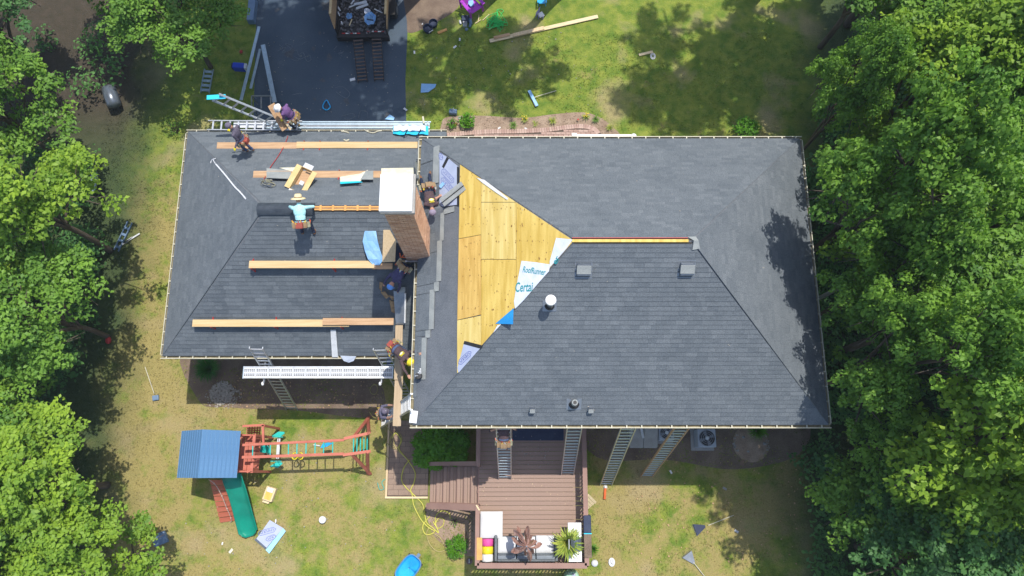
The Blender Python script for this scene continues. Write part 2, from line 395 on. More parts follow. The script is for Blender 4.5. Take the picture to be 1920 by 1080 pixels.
# ================================================================ GROUND
def ground_sheet(name, mat, poly, z, kind='structure', label=None, th=.12):
    MB().prism([V((x, y, z)) for x, y in poly][::1] if False else [V((x, y, z - th)) for x, y in ccw(poly)], (0, 0, th)).build(name, mat, kind=kind, label=label)
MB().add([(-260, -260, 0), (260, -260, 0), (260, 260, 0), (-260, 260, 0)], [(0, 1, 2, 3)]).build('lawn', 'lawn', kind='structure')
gp = lambda x, y, z=0: tuple(G(x, y, z)[:2])
drive = [gp(483, -60), gp(768, -60), gp(764, 60), gp(760, 150), gp(762, 240), gp(765, 300), gp(470, 300), gp(476, 200)]
ground_sheet('driveway', 'asphalt', drive, .004, th=.1)
def blob_poly(pts, n=5): return [tuple(p[:2]) for p in curve_pts([V((x, y, 0)) for x, y in pts], n, True)]
bed = blob_poly([gp(832, 262), gp(828, 232), gp(842, 219), gp(905, 217), gp(980, 221), gp(1040, 214), gp(1095, 211), gp(1128, 222), gp(1150, 240), gp(1163, 256), gp(1150, 290), gp(900, 300)])
ground_sheet('flower_bed', 'mulch', bed, .008, th=.1)
ground_sheet('soil_bed', 'soil', blob_poly([gp(762, -40), gp(850, -40), gp(862, 8), gp(822, 40), gp(770, 62), gp(763, 40)]), .006, th=.1)
ground_sheet('soil_under_eave', 'soil', blob_poly([gp(360, 640), gp(700, 640), gp(712, 700), gp(712, 780), gp(560, 770), gp(430, 764), gp(372, 750)]), .005, th=.1)
ground_sheet('soil_at_steps', 'mulch', blob_poly([gp(800, 945), gp(852, 950), gp(895, 965), gp(893, 1040), gp(850, 1030), gp(820, 1012), gp(805, 985)]), .006, th=.1)
ground_sheet('soil_by_units', 'soil', blob_poly([gp(1110, 780), gp(1480, 780), gp(1500, 850), gp(1380, 880), gp(1250, 862), gp(1120, 858)]), .005, th=.1)
# chalk drawings, and sun dapples painted as pale patches on the driveway
for k, (x, y, r) in enumerate([(612, 12, 20), (545, 100, 14), (616, 112, 6), (618, 105, 9), (588, 92, 7), (600, 62, 5), (520, 18, 7), (604, 150, 8), (650, 190, 8), (590, 186, 6), (726, 215, 7)]):
    mb = MB(); c = G(x, y, .0052); n = 11
    mb.add([c + V((math.cos(2 * math.pi * i / n), math.sin(2 * math.pi * i / n), 0)) * r / 48 * random.uniform(.35, 1.1) for i in range(n)], [tuple(range(n))]).build('sun_dapple', 'pale_dapple', kind='structure')
chalks = [[(523, 84), (530, 90), (520, 96), (536, 88), (529, 99), (545, 92), (534, 82), (548, 86), (540, 97), (525, 92)],
          [(548, 98), (556, 94), (560, 102), (568, 98), (573, 107), (580, 103), (583, 112), (576, 115), (571, 108), (562, 111), (552, 106)],
          [(545, 110), (556, 114), (563, 108), (558, 101)], [(548, 178), (556, 176), (566, 175)], [(628, 165), (640, 162), (650, 168), (656, 176), (650, 184), (640, 180), (630, 172)],
          [(640, 218), (662, 213), (664, 220)], [(672, 222), (676, 208), (688, 210), (690, 222)], [(552, 70), (562, 68), (572, 72)], [(566, 84), (574, 78)], [(626, 93), (632, 86)], [(636, 102), (644, 97), (634, 100)], [(645, 222), (655, 224), (668, 217)]]
for c in chalks:
    MB().tube(curve_pts([G(x, y, .006) for x, y in c], 5), .012, 4).build('chalk_mark', 'chalk', kind='structure')
# brick path in front of the porch (soldier-course edge and running courses)
path = thing('brick_path', 'curved red brick walkway with a soldier course edge beside the flower bed', 'path', G(980, 250))
edge = [G(x, y, .0) for x, y in [(838, 250), (880, 245), (920, 243), (960, 242.5), (1000, 241), (1030, 239), (1060, 235), (1090, 233), (1115, 238), (1128, 252)]]
ec = curve_pts(edge, 14)
basep = [tuple(p[:2]) for p in ec] + [gp(1128, 300), gp(838, 300)]
MB().prism([V((x, y, .010 - .08)) for x, y in ccw(basep)], (0, 0, .08)).build('path_bed', 'paver_joint', path)
tot = [0]
for i in range(1, len(ec)): tot.append(tot[-1] + (ec[i] - ec[i - 1]).length)
def at_len(s):
    for i in range(1, len(ec)):
        if tot[i] >= s:
            t = (s - tot[i - 1]) / (tot[i] - tot[i - 1]); return ec[i - 1].lerp(ec[i], t), (ec[i] - ec[i - 1]).normalized()
    return ec[-1], (ec[-1] - ec[-2]).normalized()
bm_cache = {}
def unit_brick(key, L, Wd, H, mat):
    if key not in bm_cache:
        o = []
        for t in (0, .2, .4, .6, .8, 1):
            mb = MB(); mb.tint = t; mb.box((-L / 2, -Wd / 2, -H / 2), (L / 2, Wd / 2, H / 2)); ob = mb.build('brick', mat, path); o.append(ob.data); bpy.data.objects.remove(ob)
        bm_cache[key] = o
    return random.choice(bm_cache[key])
nb = 0; s = .05
while s < tot[-1] - .05 and nb < 90:
    p, d = at_len(s); nrm = V((d.y, -d.x, 0)); c = p + nrm * .11
    o = link_mesh('brick', unit_brick('e', .095, .2, .06, 'paver'), path, (c.x, c.y, .012 + random.uniform(-.003, .004))); o.rotation_euler[2] = math.atan2(d.y, d.x) + random.uniform(-.03, .03); nb += 1; s += .107
row = 0; mbs = MB()
for row in range(9):
    y = ec[0].y + .10 - .11 * row + .0; x = ec[0].x + (row % 2) * .105
    while x < ec[-1].x:
        # keep inside the edging
        near = min(ec, key=lambda q: abs(q.x - x)); ok = y < near.y - .26
        if ok and y > MY1 - .6:
            if nb < 300:
                o = link_mesh('brick', unit_brick('r', .2, .095, .06, 'paver'), path, (x, y, .012 + random.uniform(-.003, .004))); o.rotation_euler[2] = random.uniform(-.02, .02); nb += 1
            else:
                mbs.tint = random.random(); mbs.box((x - .1, y - .047, -.02), (x + .1, y + .047, .042))
        x += .212
for row in range(16):
    y = ec[0].y + .21 + .11 * row
    x = ec[0].x + (row % 2) * .105
    while x < ec[-1].x:
        near = min(ec, key=lambda q: abs(q.x - x))
        if y < near.y - .26:
            if nb < 300:
                o = link_mesh('brick', unit_brick('r', .2, .095, .06, 'paver'), path, (x, y, .012 + random.uniform(-.003, .004))); nb += 1
            else:
                mbs.tint = random.random(); mbs.box((x - .1, y - .047, -.02), (x + .1, y + .047, .042))
        x += .212
if mbs.v: mbs.build('brick_field', 'paver', path, kind='stuff')
# ================================================================ HOUSE
house = thing('house', 'two level house with dark grey hip roofs being reshingled and bare plywood showing', 'house', (0, 5, 0))
def wallbox(x0, x1, y0, y1, z1, name='wall'):
    mb = MB(); t = .16
    mb.box((x0, y0, 0), (x1, y0 + t, z1)); mb.box((x0, y1 - t, 0), (x1, y1, z1)); mb.box((x0, y0 + t, 0), (x0 + t, y1 - t, z1)); mb.box((x1 - t, y0 + t, 0), (x1, y1 - t, z1))
    # clapboard laps
    z = .35
    while z < z1 - .05:
        for (a, b) in (((x0 - .012, y0 - .012, z), (x1 + .012, y0 - .001, z + .02)), ((x0 - .012, y1 + .001, z), (x1 + .012, y1 + .012, z + .02)), ((x0 - .012, y0, z), (x0 - .001, y1, z + .02)), ((x1 + .001, y0, z), (x1 + .012, y1, z + .02))): mb.box(a, b)
        z += .16
    return mb.build(name, 'siding', house)
ov = .42
w1 = wallbox(MX0 + ov, MX1 - ov, MY0 + ov, MY1 - ov, MZ - .12)
w2 = wallbox(WX0 + ov, MX0 + ov - .01, WY0 + .85, WY1 - ov, WZ - .12)
def window(c, wdt, h, nrm):
    c = V(c); nrm = V(nrm); x = V((0, 0, 1)).cross(nrm); z = V((0, 0, 1))
    mb = MB()
    for sx in (-1, 1): mb.obox(c + x * sx * (wdt / 2 + .04), x * .05, nrm * .05, z * (h / 2 + .09))
    for sz in (-1, 0, 1): mb.obox(c + z * sz * (h / 2 + .04), x * (wdt / 2 - .012), nrm * .04, z * (.05 if sz else .02))
    w = mb.build('window', 'white', house)
    MB().obox(c, x * (wdt / 2 - .005), nrm * .012, z * (h / 2 - .005)).build('pane', 'glass', w)
for x in (-1.2, 6.0, 8.0): window((x, MY0 + ov, 5.6), .9, 1.2, (0, -1, 0))
window((2.6, MY0 + ov, 2.65), 1.8, 2.0, (0, -1, 0)); window((6.6, MY0 + ov, 2.7), 1.2, 1.2, (0, -1, 0))
for x in (-10, -7.5, -5): window((x, WY0 + .85, 2.0), 1.0, 1.2, (0, -1, 0))
for y in (3.5, 6, 8.5): window((MX1 - ov, y, 5.4), .9, 1.2, (1, 0, 0)); window((MX1 - ov, y, 2.4), .9, 1.2, (1, 0, 0))
for y in (6, 9): window((WX0 + ov, y, 2.2), .9, 1.1, (-1, 0, 0))
for x in (0, 2.5, 5, 7.5): window((x, MY1 - ov, 5.5), .9, 1.2, (0, 1, 0))
# -- roof decks (solid hip bodies)
def hip(x0, x1, y0, y1, z, s, name, mat, openR=False):
    h = (y1 - y0) / 2; i = .10; x0 += i; x1 -= 0 if openR else i; y0 += i; y1 -= i; hh = h - i; zz = z + s * i - .015
    ym = (y0 + y1) / 2; rz = zz + s * hh; xr = x1 if openR else x1 - hh
    top = [V((x0, y0, zz)), V((x1, y0, zz)), V((x1, y1, zz)), V((x0, y1, zz)), V((x0 + hh, ym, rz)), V((xr, ym, rz))]
    b = [p - V((0, 0, .16)) for p in top[:4]]
    mb = MB(); mb.add(top + b, [(0, 1, 5, 4), (2, 3, 4, 5), (3, 0, 4), (1, 2, 5), (6, 7, 1, 0), (7, 8, 2, 1), (8, 9, 3, 2), (9, 6, 0, 3), (9, 8, 7, 6)])
    return mb.build(name, mat, house)
roofm = hip(MX0, MX1, MY0, MY1, MZ, MS, 'main_roof', 'felt')
roofw = hip(WX0, WX1 + .0, WY0, WY1, WZ, WS, 'wing_roof', 'felt', True)
# porch end of the wing roof that reaches past the corner of the main roof, and the cricket behind the chimney
px1 = -2.37
mb = MB(); y0 = MY1 - .45; a_, bx, by = wN; zf = lambda y: a_ + by * y
mb.add([(WX1, WY1 - .1, zf(WY1 - .1) - .015), (px1, WY1 - .1, zf(WY1 - .1) - .015), (px1, y0, zf(y0) - .015), (WX1, y0, zf(y0) - .015)] + [(WX1, WY1 - .1, zf(WY1) - .2), (px1, WY1 - .1, zf(WY1) - .2), (px1, y0, zf(y0) - .3), (WX1, y0, zf(y0) - .3)],
       [(0, 1, 2, 3), (7, 6, 5, 4), (0, 4, 5, 1), (1, 5, 6, 2), (2, 6, 7, 3), (3, 7, 4, 0)]); porch = mb.build('porch_roof', 'felt', house)
xw = WX1; zw = MZ + MS * (xw - MX0); dy = (WRZ - zw) / WS; xa = MX0 + (WRZ - MZ) / MS
MB().add([(xw, WRY - dy, zw), (xa, WRY, WRZ), (xw, WRY, WRZ)], [(0, 1, 2)]).add([(xw, WRY, WRZ), (xa, WRY, WRZ), (xw, WRY + dy, zw)], [(0, 1, 2)]).build('cricket', 'felt', house)
MB().box((px1 - .16, WY1 - .5, 0), (px1 - .02, WY1 - .36, 4.35)).build('porch_post', 'white', house)
# -- shingles
EXPO = .143
sh_cache = {}
def slope_basis(pl, u):
    n = PN(pl); u = V(u).normalized(); return u, n.cross(u), n
def tab_mesh(w, tk, mat):
    key = (round(w, 3), tk, mat)
    if key not in sh_cache:
        mb = MB(); mb.tint = tk / 9; hw = w / 2; e = EXPO
        lo, hi = .019, .004
        mb.add([(-hw, 0, lo), (hw, 0, lo), (hw, e, hi), (-hw, e, hi), (-hw, 0, 0), (hw, 0, 0), (hw, e, 0), (-hw, e, 0)], [(0, 1, 2, 3), (0, 4, 5, 1), (1, 5, 6, 2), (3, 7, 4, 0)])
        me = bpy.data.meshes.new('shingle'); me.from_pydata(mb.v, [], mb.f); me.materials.append(MT[mat]); at = me.attributes.new('tint', 'FLOAT', 'FACE'); at.data.foreach_set('value', mb.t)
        sh_cache[key] = me
    return sh_cache[key]
def shingles(pl, u, org, polys, mat, parent, budget=0, pick=None, name='shingle_field'):
    u, v, n = slope_basis(pl, u); org = V(org)
    to2 = lambda p: ((V(p) - org).dot(u), (V(p) - org).dot(v))
    Mx = Matrix((u, v, n)).transposed(); rot = Mx.to_euler()
    mb = MB(); left = budget
    P2 = [[to2(p) for p in poly] for poly in polys]
    allp = [p for P in P2 for p in P]; v0 = min(p[1] for p in allp); v1 = max(p[1] for p in allp); u0 = min(p[0] for p in allp) - 1; u1 = max(p[0] for p in allp) + 1
    nk = int((v1 - v0) / EXPO) + 1; rs = random.Random(3)
    rows = list(range(nk)); 
    for k in reversed(rows):
        vv = v0 + k * EXPO; x = u0 + rs.random() * .3
        while x < u1:
            w = rs.choice((.15, .18, .22, .25, .29, .33, .4)); tk = rs.choice((0, 1, 2, 3, 3, 4, 4, 5, 5, 6, 7, 9)); rect = [(x, vv), (x + w, vv), (x + w, vv + EXPO), (x, vv + EXPO)]; x += w + .002
            for P in P2:
                c = clip(rect, P)
                if len(c) < 3 or parea(c) < 4e-4: continue
                full = parea(c) > .999 * w * EXPO
                wc = org + u * (rect[0][0] + w / 2) + v * vv
                if full and left > 0 and (pick is None or pick(wc)):
                    o = link_mesh('shingle', tab_mesh(w, tk, mat), parent, wc); o.rotation_euler = rot; left -= 1
                else:
                    h = lambda q: (.019 + rs.uniform(0, 0)) * (1 - (q[1] - vv) / EXPO) + .004 * (q[1] - vv) / EXPO
                    top = [org + u * q[0] + v * q[1] + n * h(q) for q in c]; bot = [org + u * q[0] + v * q[1] for q in c]; m = len(c); mb.tint = tk / 9
                    fs = [tuple(range(m))]
                    cc = c
                    sa = sum(cc[i][0] * cc[(i + 1) % m][1] - cc[(i + 1) % m][0] * cc[i][1] for i in range(m))
                    if sa < 0: fs = [tuple(range(m - 1, -1, -1))]
                    for i in range(m):
                        j = (i + 1) % m
                        if abs(cc[i][1] - vv) < 1e-5 and abs(cc[j][1] - vv) < 1e-5 or abs(cc[i][0] - cc[j][0]) < 1e-6: fs.append((i, m + i, m + j, j) if sa > 0 else (j, m + j, m + i, i))
                    mb.add(top + bot, fs)
    if mb.v: mb.build(name, mat, parent, kind='stuff')
e = .09
zpl = lambda pl, x, y: V((x, y, pl[0] + pl[1] * x + pl[2] * y))
cs = [(MX0 + e, MY0 + e), (MX1 - e, MY0 + e), (MX1 - e, MY1 - e), (MX0 + e, MY1 - e)]; rl, rr = (MX0 + MH, MRY), (MX1 - MH, MRY)
shingles(mS, (1, 0, 0), zpl(mS, 0, MY0), [[zpl(mS, *cs[0]), zpl(mS, *cs[1]), zpl(mS, rr[0], MRY - .05), zpl(mS, rl[0], MRY - .05)]], 'shingle', roofm, budget=300)
shingles(mN, (-1, 0, 0), zpl(mN, 0, MY1), [[zpl(mN, *cs[2]), zpl(mN, *cs[3]), zpl(mN, rl[0], MRY + .05), zpl(mN, rr[0], MRY + .05)]], 'shingle', roofm)
shingles(mE, (0, 1, 0), zpl(mE, MX1, 0), [[zpl(mE, *cs[1]), zpl(mE, *cs[2]), zpl(mE, *rr)]], 'shingle', roofm)
# west slope of the main roof: finished to a staggered line only
wx = lambda px, py: R(px, py, mW)
stairs_ = [(820, 262, 300), (812, 300, 352), (824, 352, 398), (831, 398, 470), (823, 470, 530), (815, 530, 548), (807, 548, 618), (798, 618, 630), (791, 630, 712), (782, 712, 745)]
polysW = []
Yh = lambda p: p.y
for (px, ya, yb) in stairs_:
    a = wx(px, ya); b = wx(px, yb); polysW.append([V((MX0 + e, a.y, 0)), V((MX0 + e, b.y, 0)), V((a.x, b.y, 0)), V((a.x, a.y, 0))])
hipW = [(MX0 + e, MY0 + e), (rl[0], MRY), (MX0 + e, MY1 - e)]
pw2 = []
for P in polysW:
    c = clip([(p.x, p.y) for p in P], hipW)
    if len(c) > 2: pw2.append([zpl(mW, *q) for q in c])
shingles(mW, (0, -1, 0), zpl(mW, MX0, 0), pw2, 'shingle', roofm)
def strip_on(px, ya, yb, wpx, mat, name, off=.02):
    a = R(px, ya, mW, off); b = R(px, yb, mW, off); c = R(px + wpx, (ya + yb) / 2, mW, off); w = abs(c.x - R(px, (ya + yb) / 2, mW, off).x)
    xs = a.x; zz = lambda x, y: V((x, y, mW[0] + mW[1] * x + off))
    MB().prism([zz(xs, a.y), zz(xs, b.y), zz(xs + w, b.y), zz(xs + w, a.y)], PN(mW) * .006).build(name, mat, roofm)
strip_on(813, 276, 345, 11, 'starter', 'starter_strip')
for px, ya, yb, w in [(826, 400, 452, 7), (820, 452, 528, 9), (814, 530, 547, 9), (806, 544, 618, 9), (798, 620, 634, 9), (791, 634, 712, 9), (832, 392, 402, 20)]: strip_on(px, ya, yb, w, 'starter', 'starter_strip')
# bare plywood sheets, each cut to the opening
xP = R(860, 500, mW).x
opening = clip([(xP, MY0), (rl[0] + .2, MY0), (rl[0] + .2, MY1), (xP, MY1)], [(MX0, MY0), (rl[0], MRY), (MX0, MY1)])
def pl_at(px, py): p = R(px, py, mW); return (p.x, p.y)
sheets = [([(858, 300), (968, 300), (968, 402), (858, 448)], 'ply'), ([(858, 449), (902, 441), (902, 590), (858, 600)], 'ply_orange'), ([(903, 380), (968, 380), (968, 486), (903, 486)], 'ply_pale'),
          ([(903, 487), (968, 487), (968, 660), (903, 660)], 'ply'), ([(969, 300), (1080, 300), (1080, 620), (969, 620)], 'ply'), ([(858, 601), (902, 592), (902, 700), (858, 715)], 'ply_pale')]
sheets[0] = ([(858, 300), (902, 300), (902, 440), (858, 448)], 'ply'); sheets.insert(1, ([(903, 300), (968, 300), (968, 379), (903, 379)], 'ply_pale'))
nW = PN(mW)
for poly, m in sheets:
    q = [pl_at(*p) for p in poly]; q = [(x + (.0), y) for x, y in q]; c = clip(q, opening)
    if len(c) > 2:
        sp = MB().prism([zpl(mW, *p) + nW * .004 for p in ccw(c)], nW * .016).build('plywood_sheet', m, roofm)
# knots and nail holes, one scatter over the sheets
mb = MB(); rs = random.Random(5)
for i in range(620):
    px = rs.uniform(862, 1070); py = rs.uniform(315, 690)
    if rs.random() < .6: py = 330 + round((py - 330) / 31) * 31 + rs.uniform(-3, 3)
    p = pl_at(px, py)
    if len(clip([(p[0] - .02, p[1] - .03), (p[0] + .02, p[1] - .03), (p[0] + .02, p[1] + .03)], opening)) < 3: continue
    c = zpl(mW, *p) + nW * .0225; r = rs.choice((.010, .014, .018, .028)) * rs.uniform(.7, 1.2); yx = V((0, 1, 0)); xx = yx.cross(nW)
    mb.add([c + xx * math.cos(t) * r * .6 + yx * math.sin(t) * r for t in np.linspace(0, 2 * math.pi, 7)[:-1]], [(0, 1, 2, 3, 4, 5)])
mb.build('knots', 'knot', roofm, kind='stuff')
# underlayment pieces
def under(poly, mat, off=.03, name='underlayment'): 
    h = sheet_on(poly, mW, off, .006, name, mat, roofm); return h
under([(824, 286), (836, 293), (859, 312), (857, 384), (824, 388)], 'under')
under([(857, 312), (861, 314), (861, 386), (857, 385)], 'black', .034, 'lap_edge')
under([(838, 294), (842, 297), (832, 316), (829, 312)], 'black', .038, 'lap_edge')
u2 = under([(978, 489), (1006, 492), (1032, 496), (1029, 509), (1012, 528), (983, 562), (966, 579), (964, 566), (968, 540)], 'under_white')
under([(1043, 446), (1074, 449), (1062, 466), (1044, 487), (1031, 501), (1031, 490), (1037, 468)], 'under_white', .036)
under([(929, 607), (963, 578), (962, 608)], 'tarp_blue', .036, 'blue_flap')
under([(933, 610), (940, 608), (925, 624)], 'under_white')
under([(871, 640), (905, 648), (860, 699), (858, 690)], 'under', .03)
under([(871, 639), (906, 648), (902, 654), (869, 645)], 'black', .039, 'lap_edge')
text_part('RoofRunner', R(980, 510, mW, .04), R(1022, 516, mW, .04), nW, 'print_teal', roofm, hgt=.17)
text_part('Certai', R(966, 547, mW, .04), R(998, 546, mW, .04), nW, 'print_teal', roofm, hgt=.27)
text_part('er', R(1043, 496, mW, .045), R(1050, 483, mW, .045), nW, 'print_teal', roofm, hgt=.12)
def lozenge(a, b, w, pl, off, parent, mat='print_blue', n=9):
    nn = PN(pl) if isinstance(pl, tuple) else V((0, 0, 1)); f = (lambda p: R(*p, pl, off)) if isinstance(pl, tuple) else (lambda p: G(*p, pl + off))
    a, b = f(a), f(b); x = (b - a).normalized(); y = nn.cross(x); L = (b - a).length; mb = MB()
    pts = [a + y * w / 2, b + y * w / 2, b + x * w / 2, b - y * w / 2, a - y * w / 2, a - x * w / 2]
    for i in range(6): mb.bar(pts[i], pts[(i + 1) % 6], .018, .002, nn)
    for k in range(n):
        c = a + x * L * (k + .5) / n; mb.bar(c - y * w * .28, c + y * w * .28 + x * .02 * (k % 3 - 1), .016, .002, nn)
        if k % 2: mb.bar(c + y * w * .26, c + y * w * .26 + x * .05, .014, .002, nn)
        else: mb.bar(c - y * w * .05, c - y * w * .05 + x * .05, .014, .002, nn)
    return mb.build('printed_mark', mat, parent)
lozenge((831, 321), (848, 339), .17, mW, .039, roofm); lozenge((830, 337), (847, 357), .17, mW, .039, roofm); lozenge((863, 679), (880, 663), .16, mW, .04, roofm)
lozenge((825, 290), (828, 297), .12, mW, .04, roofm, n=2); lozenge((842, 377), (848, 376), .1, mW, .04, roofm, n=2)
under([(893, 333), (908, 337), (936, 358), (953, 372), (951, 375), (930, 361), (905, 343)], 'white', .045, 'drip_strip')
# wing slopes
c2 = [(WX0 + e, WY0 + e), (WX1 - .0, WY0 + e), (WX1 - .0, WY1 - e), (WX0 + e, WY1 - e)]; wl = (WX0 + WHF, WRY)
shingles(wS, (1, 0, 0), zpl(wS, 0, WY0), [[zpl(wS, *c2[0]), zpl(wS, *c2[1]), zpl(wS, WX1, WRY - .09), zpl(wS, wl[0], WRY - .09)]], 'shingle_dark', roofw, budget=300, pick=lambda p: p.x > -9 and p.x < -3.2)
shingles(wN, (-1, 0, 0), zpl(wN, 0, WY1), [[zpl(wN, *c2[2]), zpl(wN, *c2[3]), zpl(wN, wl[0], WRY + .09), zpl(wN, WX1, WRY + .09)]], 'shingle', roofw)
shingles(wW, (0, -1, 0), zpl(wW, WX0, 0), [[zpl(wW, *c2[3]), zpl(wW, *c2[0]), zpl(wW, *wl)]], 'shingle', roofw)
shingles(wN, (-1, 0, 0), zpl(wN, 0, WY1), [[zpl(wN, px1 - .02, MY1 - .4), zpl(wN, px1 - .02, WY1 - e), zpl(wN, WX1, WY1 - e), zpl(wN, WX1, MY1 - .4)]], 'shingle', porch)
# ridges: open slots with battens, the black vent roll, a loose cap shingle
def ridge_batten(p, q, name, mat, w=.05):
    n = V((0, 0, 1)); p = V(p); q = V(q); s_ = V((0, 1, 0))
    r = MB(); r.bar(p + s_ * .04, q + s_ * .04, w, .03).bar(p - s_ * .04, q - s_ * .04, w, .03); o = r.build(name, mat, house)
    k = .3; mb = MB()
    while k < (q - p).length: mb.obox(p + (q - p).normalized() * k + V((0, 0, .02)), V((.03, 0, 0)), V((0, .09, 0)), V((0, 0, .012))); k += .38
    mb.build('rafter_end', mat, o); return o
slot = MB().box((wl[0] + .1, WRY - .10, WRZ - .10), (WX1 - .2, WRY + .10, WRZ - .03)).build('ridge_slot', 'deck_black', house)
MB().box((rl[0], MRY - .07, MRZ - .10), (rr[0], MRY + .07, MRZ - .03)).build('ridge_slot', 'deck_black', house)
ridge_batten((-6.2, WRY, WRZ - .01), (-3.4, WRY, WRZ - .01), 'ridge_batten', 'wood_orange')
MB().bar((rl[0] - .05, MRY, MRZ + .0), (rr[0] - .1, MRY, MRZ + .0), .075, .05).build('ridge_batten', 'ply', house)
MB().bar((rl[0] - .05, MRY + .09, MRZ - .03), (rr[0] - .1, MRY + .09, MRZ - .03), .015, .05).build('ridge_edge', 'red', house)
vr = MB(); x0v = R(482, 392, wS).x
gr = [[V((x, WRY + t * .19, WRZ + .05 - abs(t) ** 1.6 * .12)) for x in (x0v, -6.1)] for t in np.linspace(-1, 1, 9)]
vr.sheet(gr).build('ridge_vent_roll', 'ridge_black', house, solid=.02)
p0 = V((rr[0] + .02, MRY, MRZ)); capn = MB()
capn.add([p0 + V((-.12, .12, -.03)), p0 + V((.10, .14, -.06)), p0 + V((.02, 0, .03)), p0 + V((.15, 0, .02)), p0 + V((0, -.22, -.11)), p0 + V((.2, -.18, -.1))], [(0, 2, 3, 1), (2, 4, 5, 3)]).build('ridge_cap', 'starter', house, solid=.012)
# thin lead lines at the hips (open seam)
def seam(pts, name='hip_seam'): MB().tube(pts, .008, 5).build(name, 'grill_lid', house)
seam([zpl(mS, MX1 - .5, MY0 + .5) + V((0, 0, .02)), zpl(mS, *rr) + V((0, 0, .02))]); seam([zpl(mS, MX0 + .5, MY0 + .5) + V((0, 0, .02)), zpl(mS, *rl) + V((0, 0, .012))])
seam([zpl(wS, WX0 + .7, WY0 + .7) + V((0, 0, .02)), zpl(wS, *wl) + V((0, 0, .02))])
# chalk line on the wing's west slope
MB().tube(curve_pts([R(x, y, wW, .025) for x, y in [(405, 308), (412, 316), (424, 330), (440, 350), (450, 360), (461, 373)]], 5), [.028] * 26, 5).build('chalk_line', 'chalk_white', roofw)
MB().tube(curve_pts([R(x, y, wW, .025) for x, y in [(395, 306), (397, 300), (404, 297), (400, 300), (404, 307)]], 5), .014, 5).build('chalk_line', 'chalk_white', roofw)
# gutters
def gutter(p, q, out, brk=None):
    p = V(p); q = V(q); out = V(out); d = (q - p).normalized(); up = V((0, 0, 1)); mb = MB(); W_ = .125
    a0 = p; a1 = q
    mb.bar(a0 + out * (W_ - .006), a1 + out * (W_ - .006), .022, .10); mb.bar(a0 + out * .006, a1 + out * .006, .016, .10)
    g = mb.build('gutter', 'cream', house)
    MB().bar(a0 + out * W_ / 2 - up * .035, a1 + out * W_ / 2 - up * .035, W_ - .04, .02).build('gutter_trough', 'gutter_in', g)
    k = .2; L = (a1 - a0).length
    while k < L:
        c = a0 + d * k + out * W_ / 2 + up * .035; MB().obox(c, d * .018, out * (W_ / 2 + .006), up * .010).build('gutter_hanger', 'cream', g); k += .445
    return g
gz = .0
o_ = .115
gutter((MX0, MY0 + o_, MZ), (MX1, MY0 + o_, MZ), (0, -1, 0)); gutter((MX1, MY1 - o_, MZ), (MX0, MY1 - o_, MZ), (0, 1, 0)); gutter((MX1 - o_, MY0 + .13, MZ), (MX1 - o_, MY1 - .13, MZ), (1, 0, 0))
gutter((MX0 + o_, MY1 - .13, MZ), (MX0 + o_, 9.0, MZ), (-1, 0, 0)); gutter((MX0 + o_, 6.4, MZ), (MX0 + o_, MY0 + .13, MZ), (-1, 0, 0))
gutter((WX0, WY0 + o_, WZ), (MX0 + .3, WY0 + o_, WZ), (0, -1, 0)); gutter((px1, WY1 - o_, WZ), (WX0, WY1 - o_, WZ), (0, 1, 0)); gutter((WX0 + o_, WY1 - .13, WZ), (WX0 + o_, WY0 + .13, WZ), (-1, 0, 0))
# fascia and soffit
for (x0, x1, y0, y1, z) in ((MX0 + .13, MX1 - .13, MY0 + .13, MY1 - .13, MZ), (WX0 + .13, WX1, WY0 + .13, WY1 - .13, WZ)):
    MB().box((x0, y0, z - .16), (x1, y1, z - .12)).build('soffit', 'white', house)
# downspouts
MB().tube([V((-9.6, WY0 + .1, WZ - .12)), V((-9.55, WY0 + .8, WZ - .5)), V((-9.55, WY0 + .8, .2)), V((-9.55, WY0 + .0, .1))], .045, 6).build('downspout', 'white_dull', house)
dsp = G(1322, 826, 1.2)
MB().tube([V((4.75, MY0 + .05, MZ - .1)), V((4.85, MY0 + .38, MZ - .5)), V((4.85, MY0 + .38, .9)), V((4.95, MY0 - .0, .7))], .05, 6).build('downspout', 'white_dull', house)
# box vents
def box_vent(px, py, pl, w, d, h, name='roof_vent'):
    c = R(px, py, pl); n = PN(pl); x, y, n = frame(n); 
    mb = MB(); b = [(-w, -d), (w, -d), (w, d), (-w, d)]; vs = [c + x * i + y * j for i, j in b] + [c + x * i * .94 + y * (j * .8 + .02) + n * (h if j > 0 else h * 1.1) for i, j in b]
    mb.add(vs, [(4, 5, 6, 7), (0, 4, 7, 3), (0, 1, 5, 4), (1, 2, 6, 5), (2, 3, 7, 6)])
    o = mb.build(name, 'grill_lid', house, bevel=.015)
    MB().obox(c + n * .008, x * w * 1.25, y * d * 1.3, n * .006).build('flashing', 'galv', o)
    MB().obox(c + n * (h + .018) + y * .04, x * w * 1.02, y * d * .62, n * .012).build('hood', 'starter', o, bevel=.01); return o
box_vent(1094, 505, mS, .19, .20, .13); box_vent(1287, 504, mS, .19, .20, .13)
box_vent(998, 768, mS, .075, .10, .14, 'small_roof_vent'); box_vent(1107, 768, mS, .075, .10, .14, 'small_roof_vent')
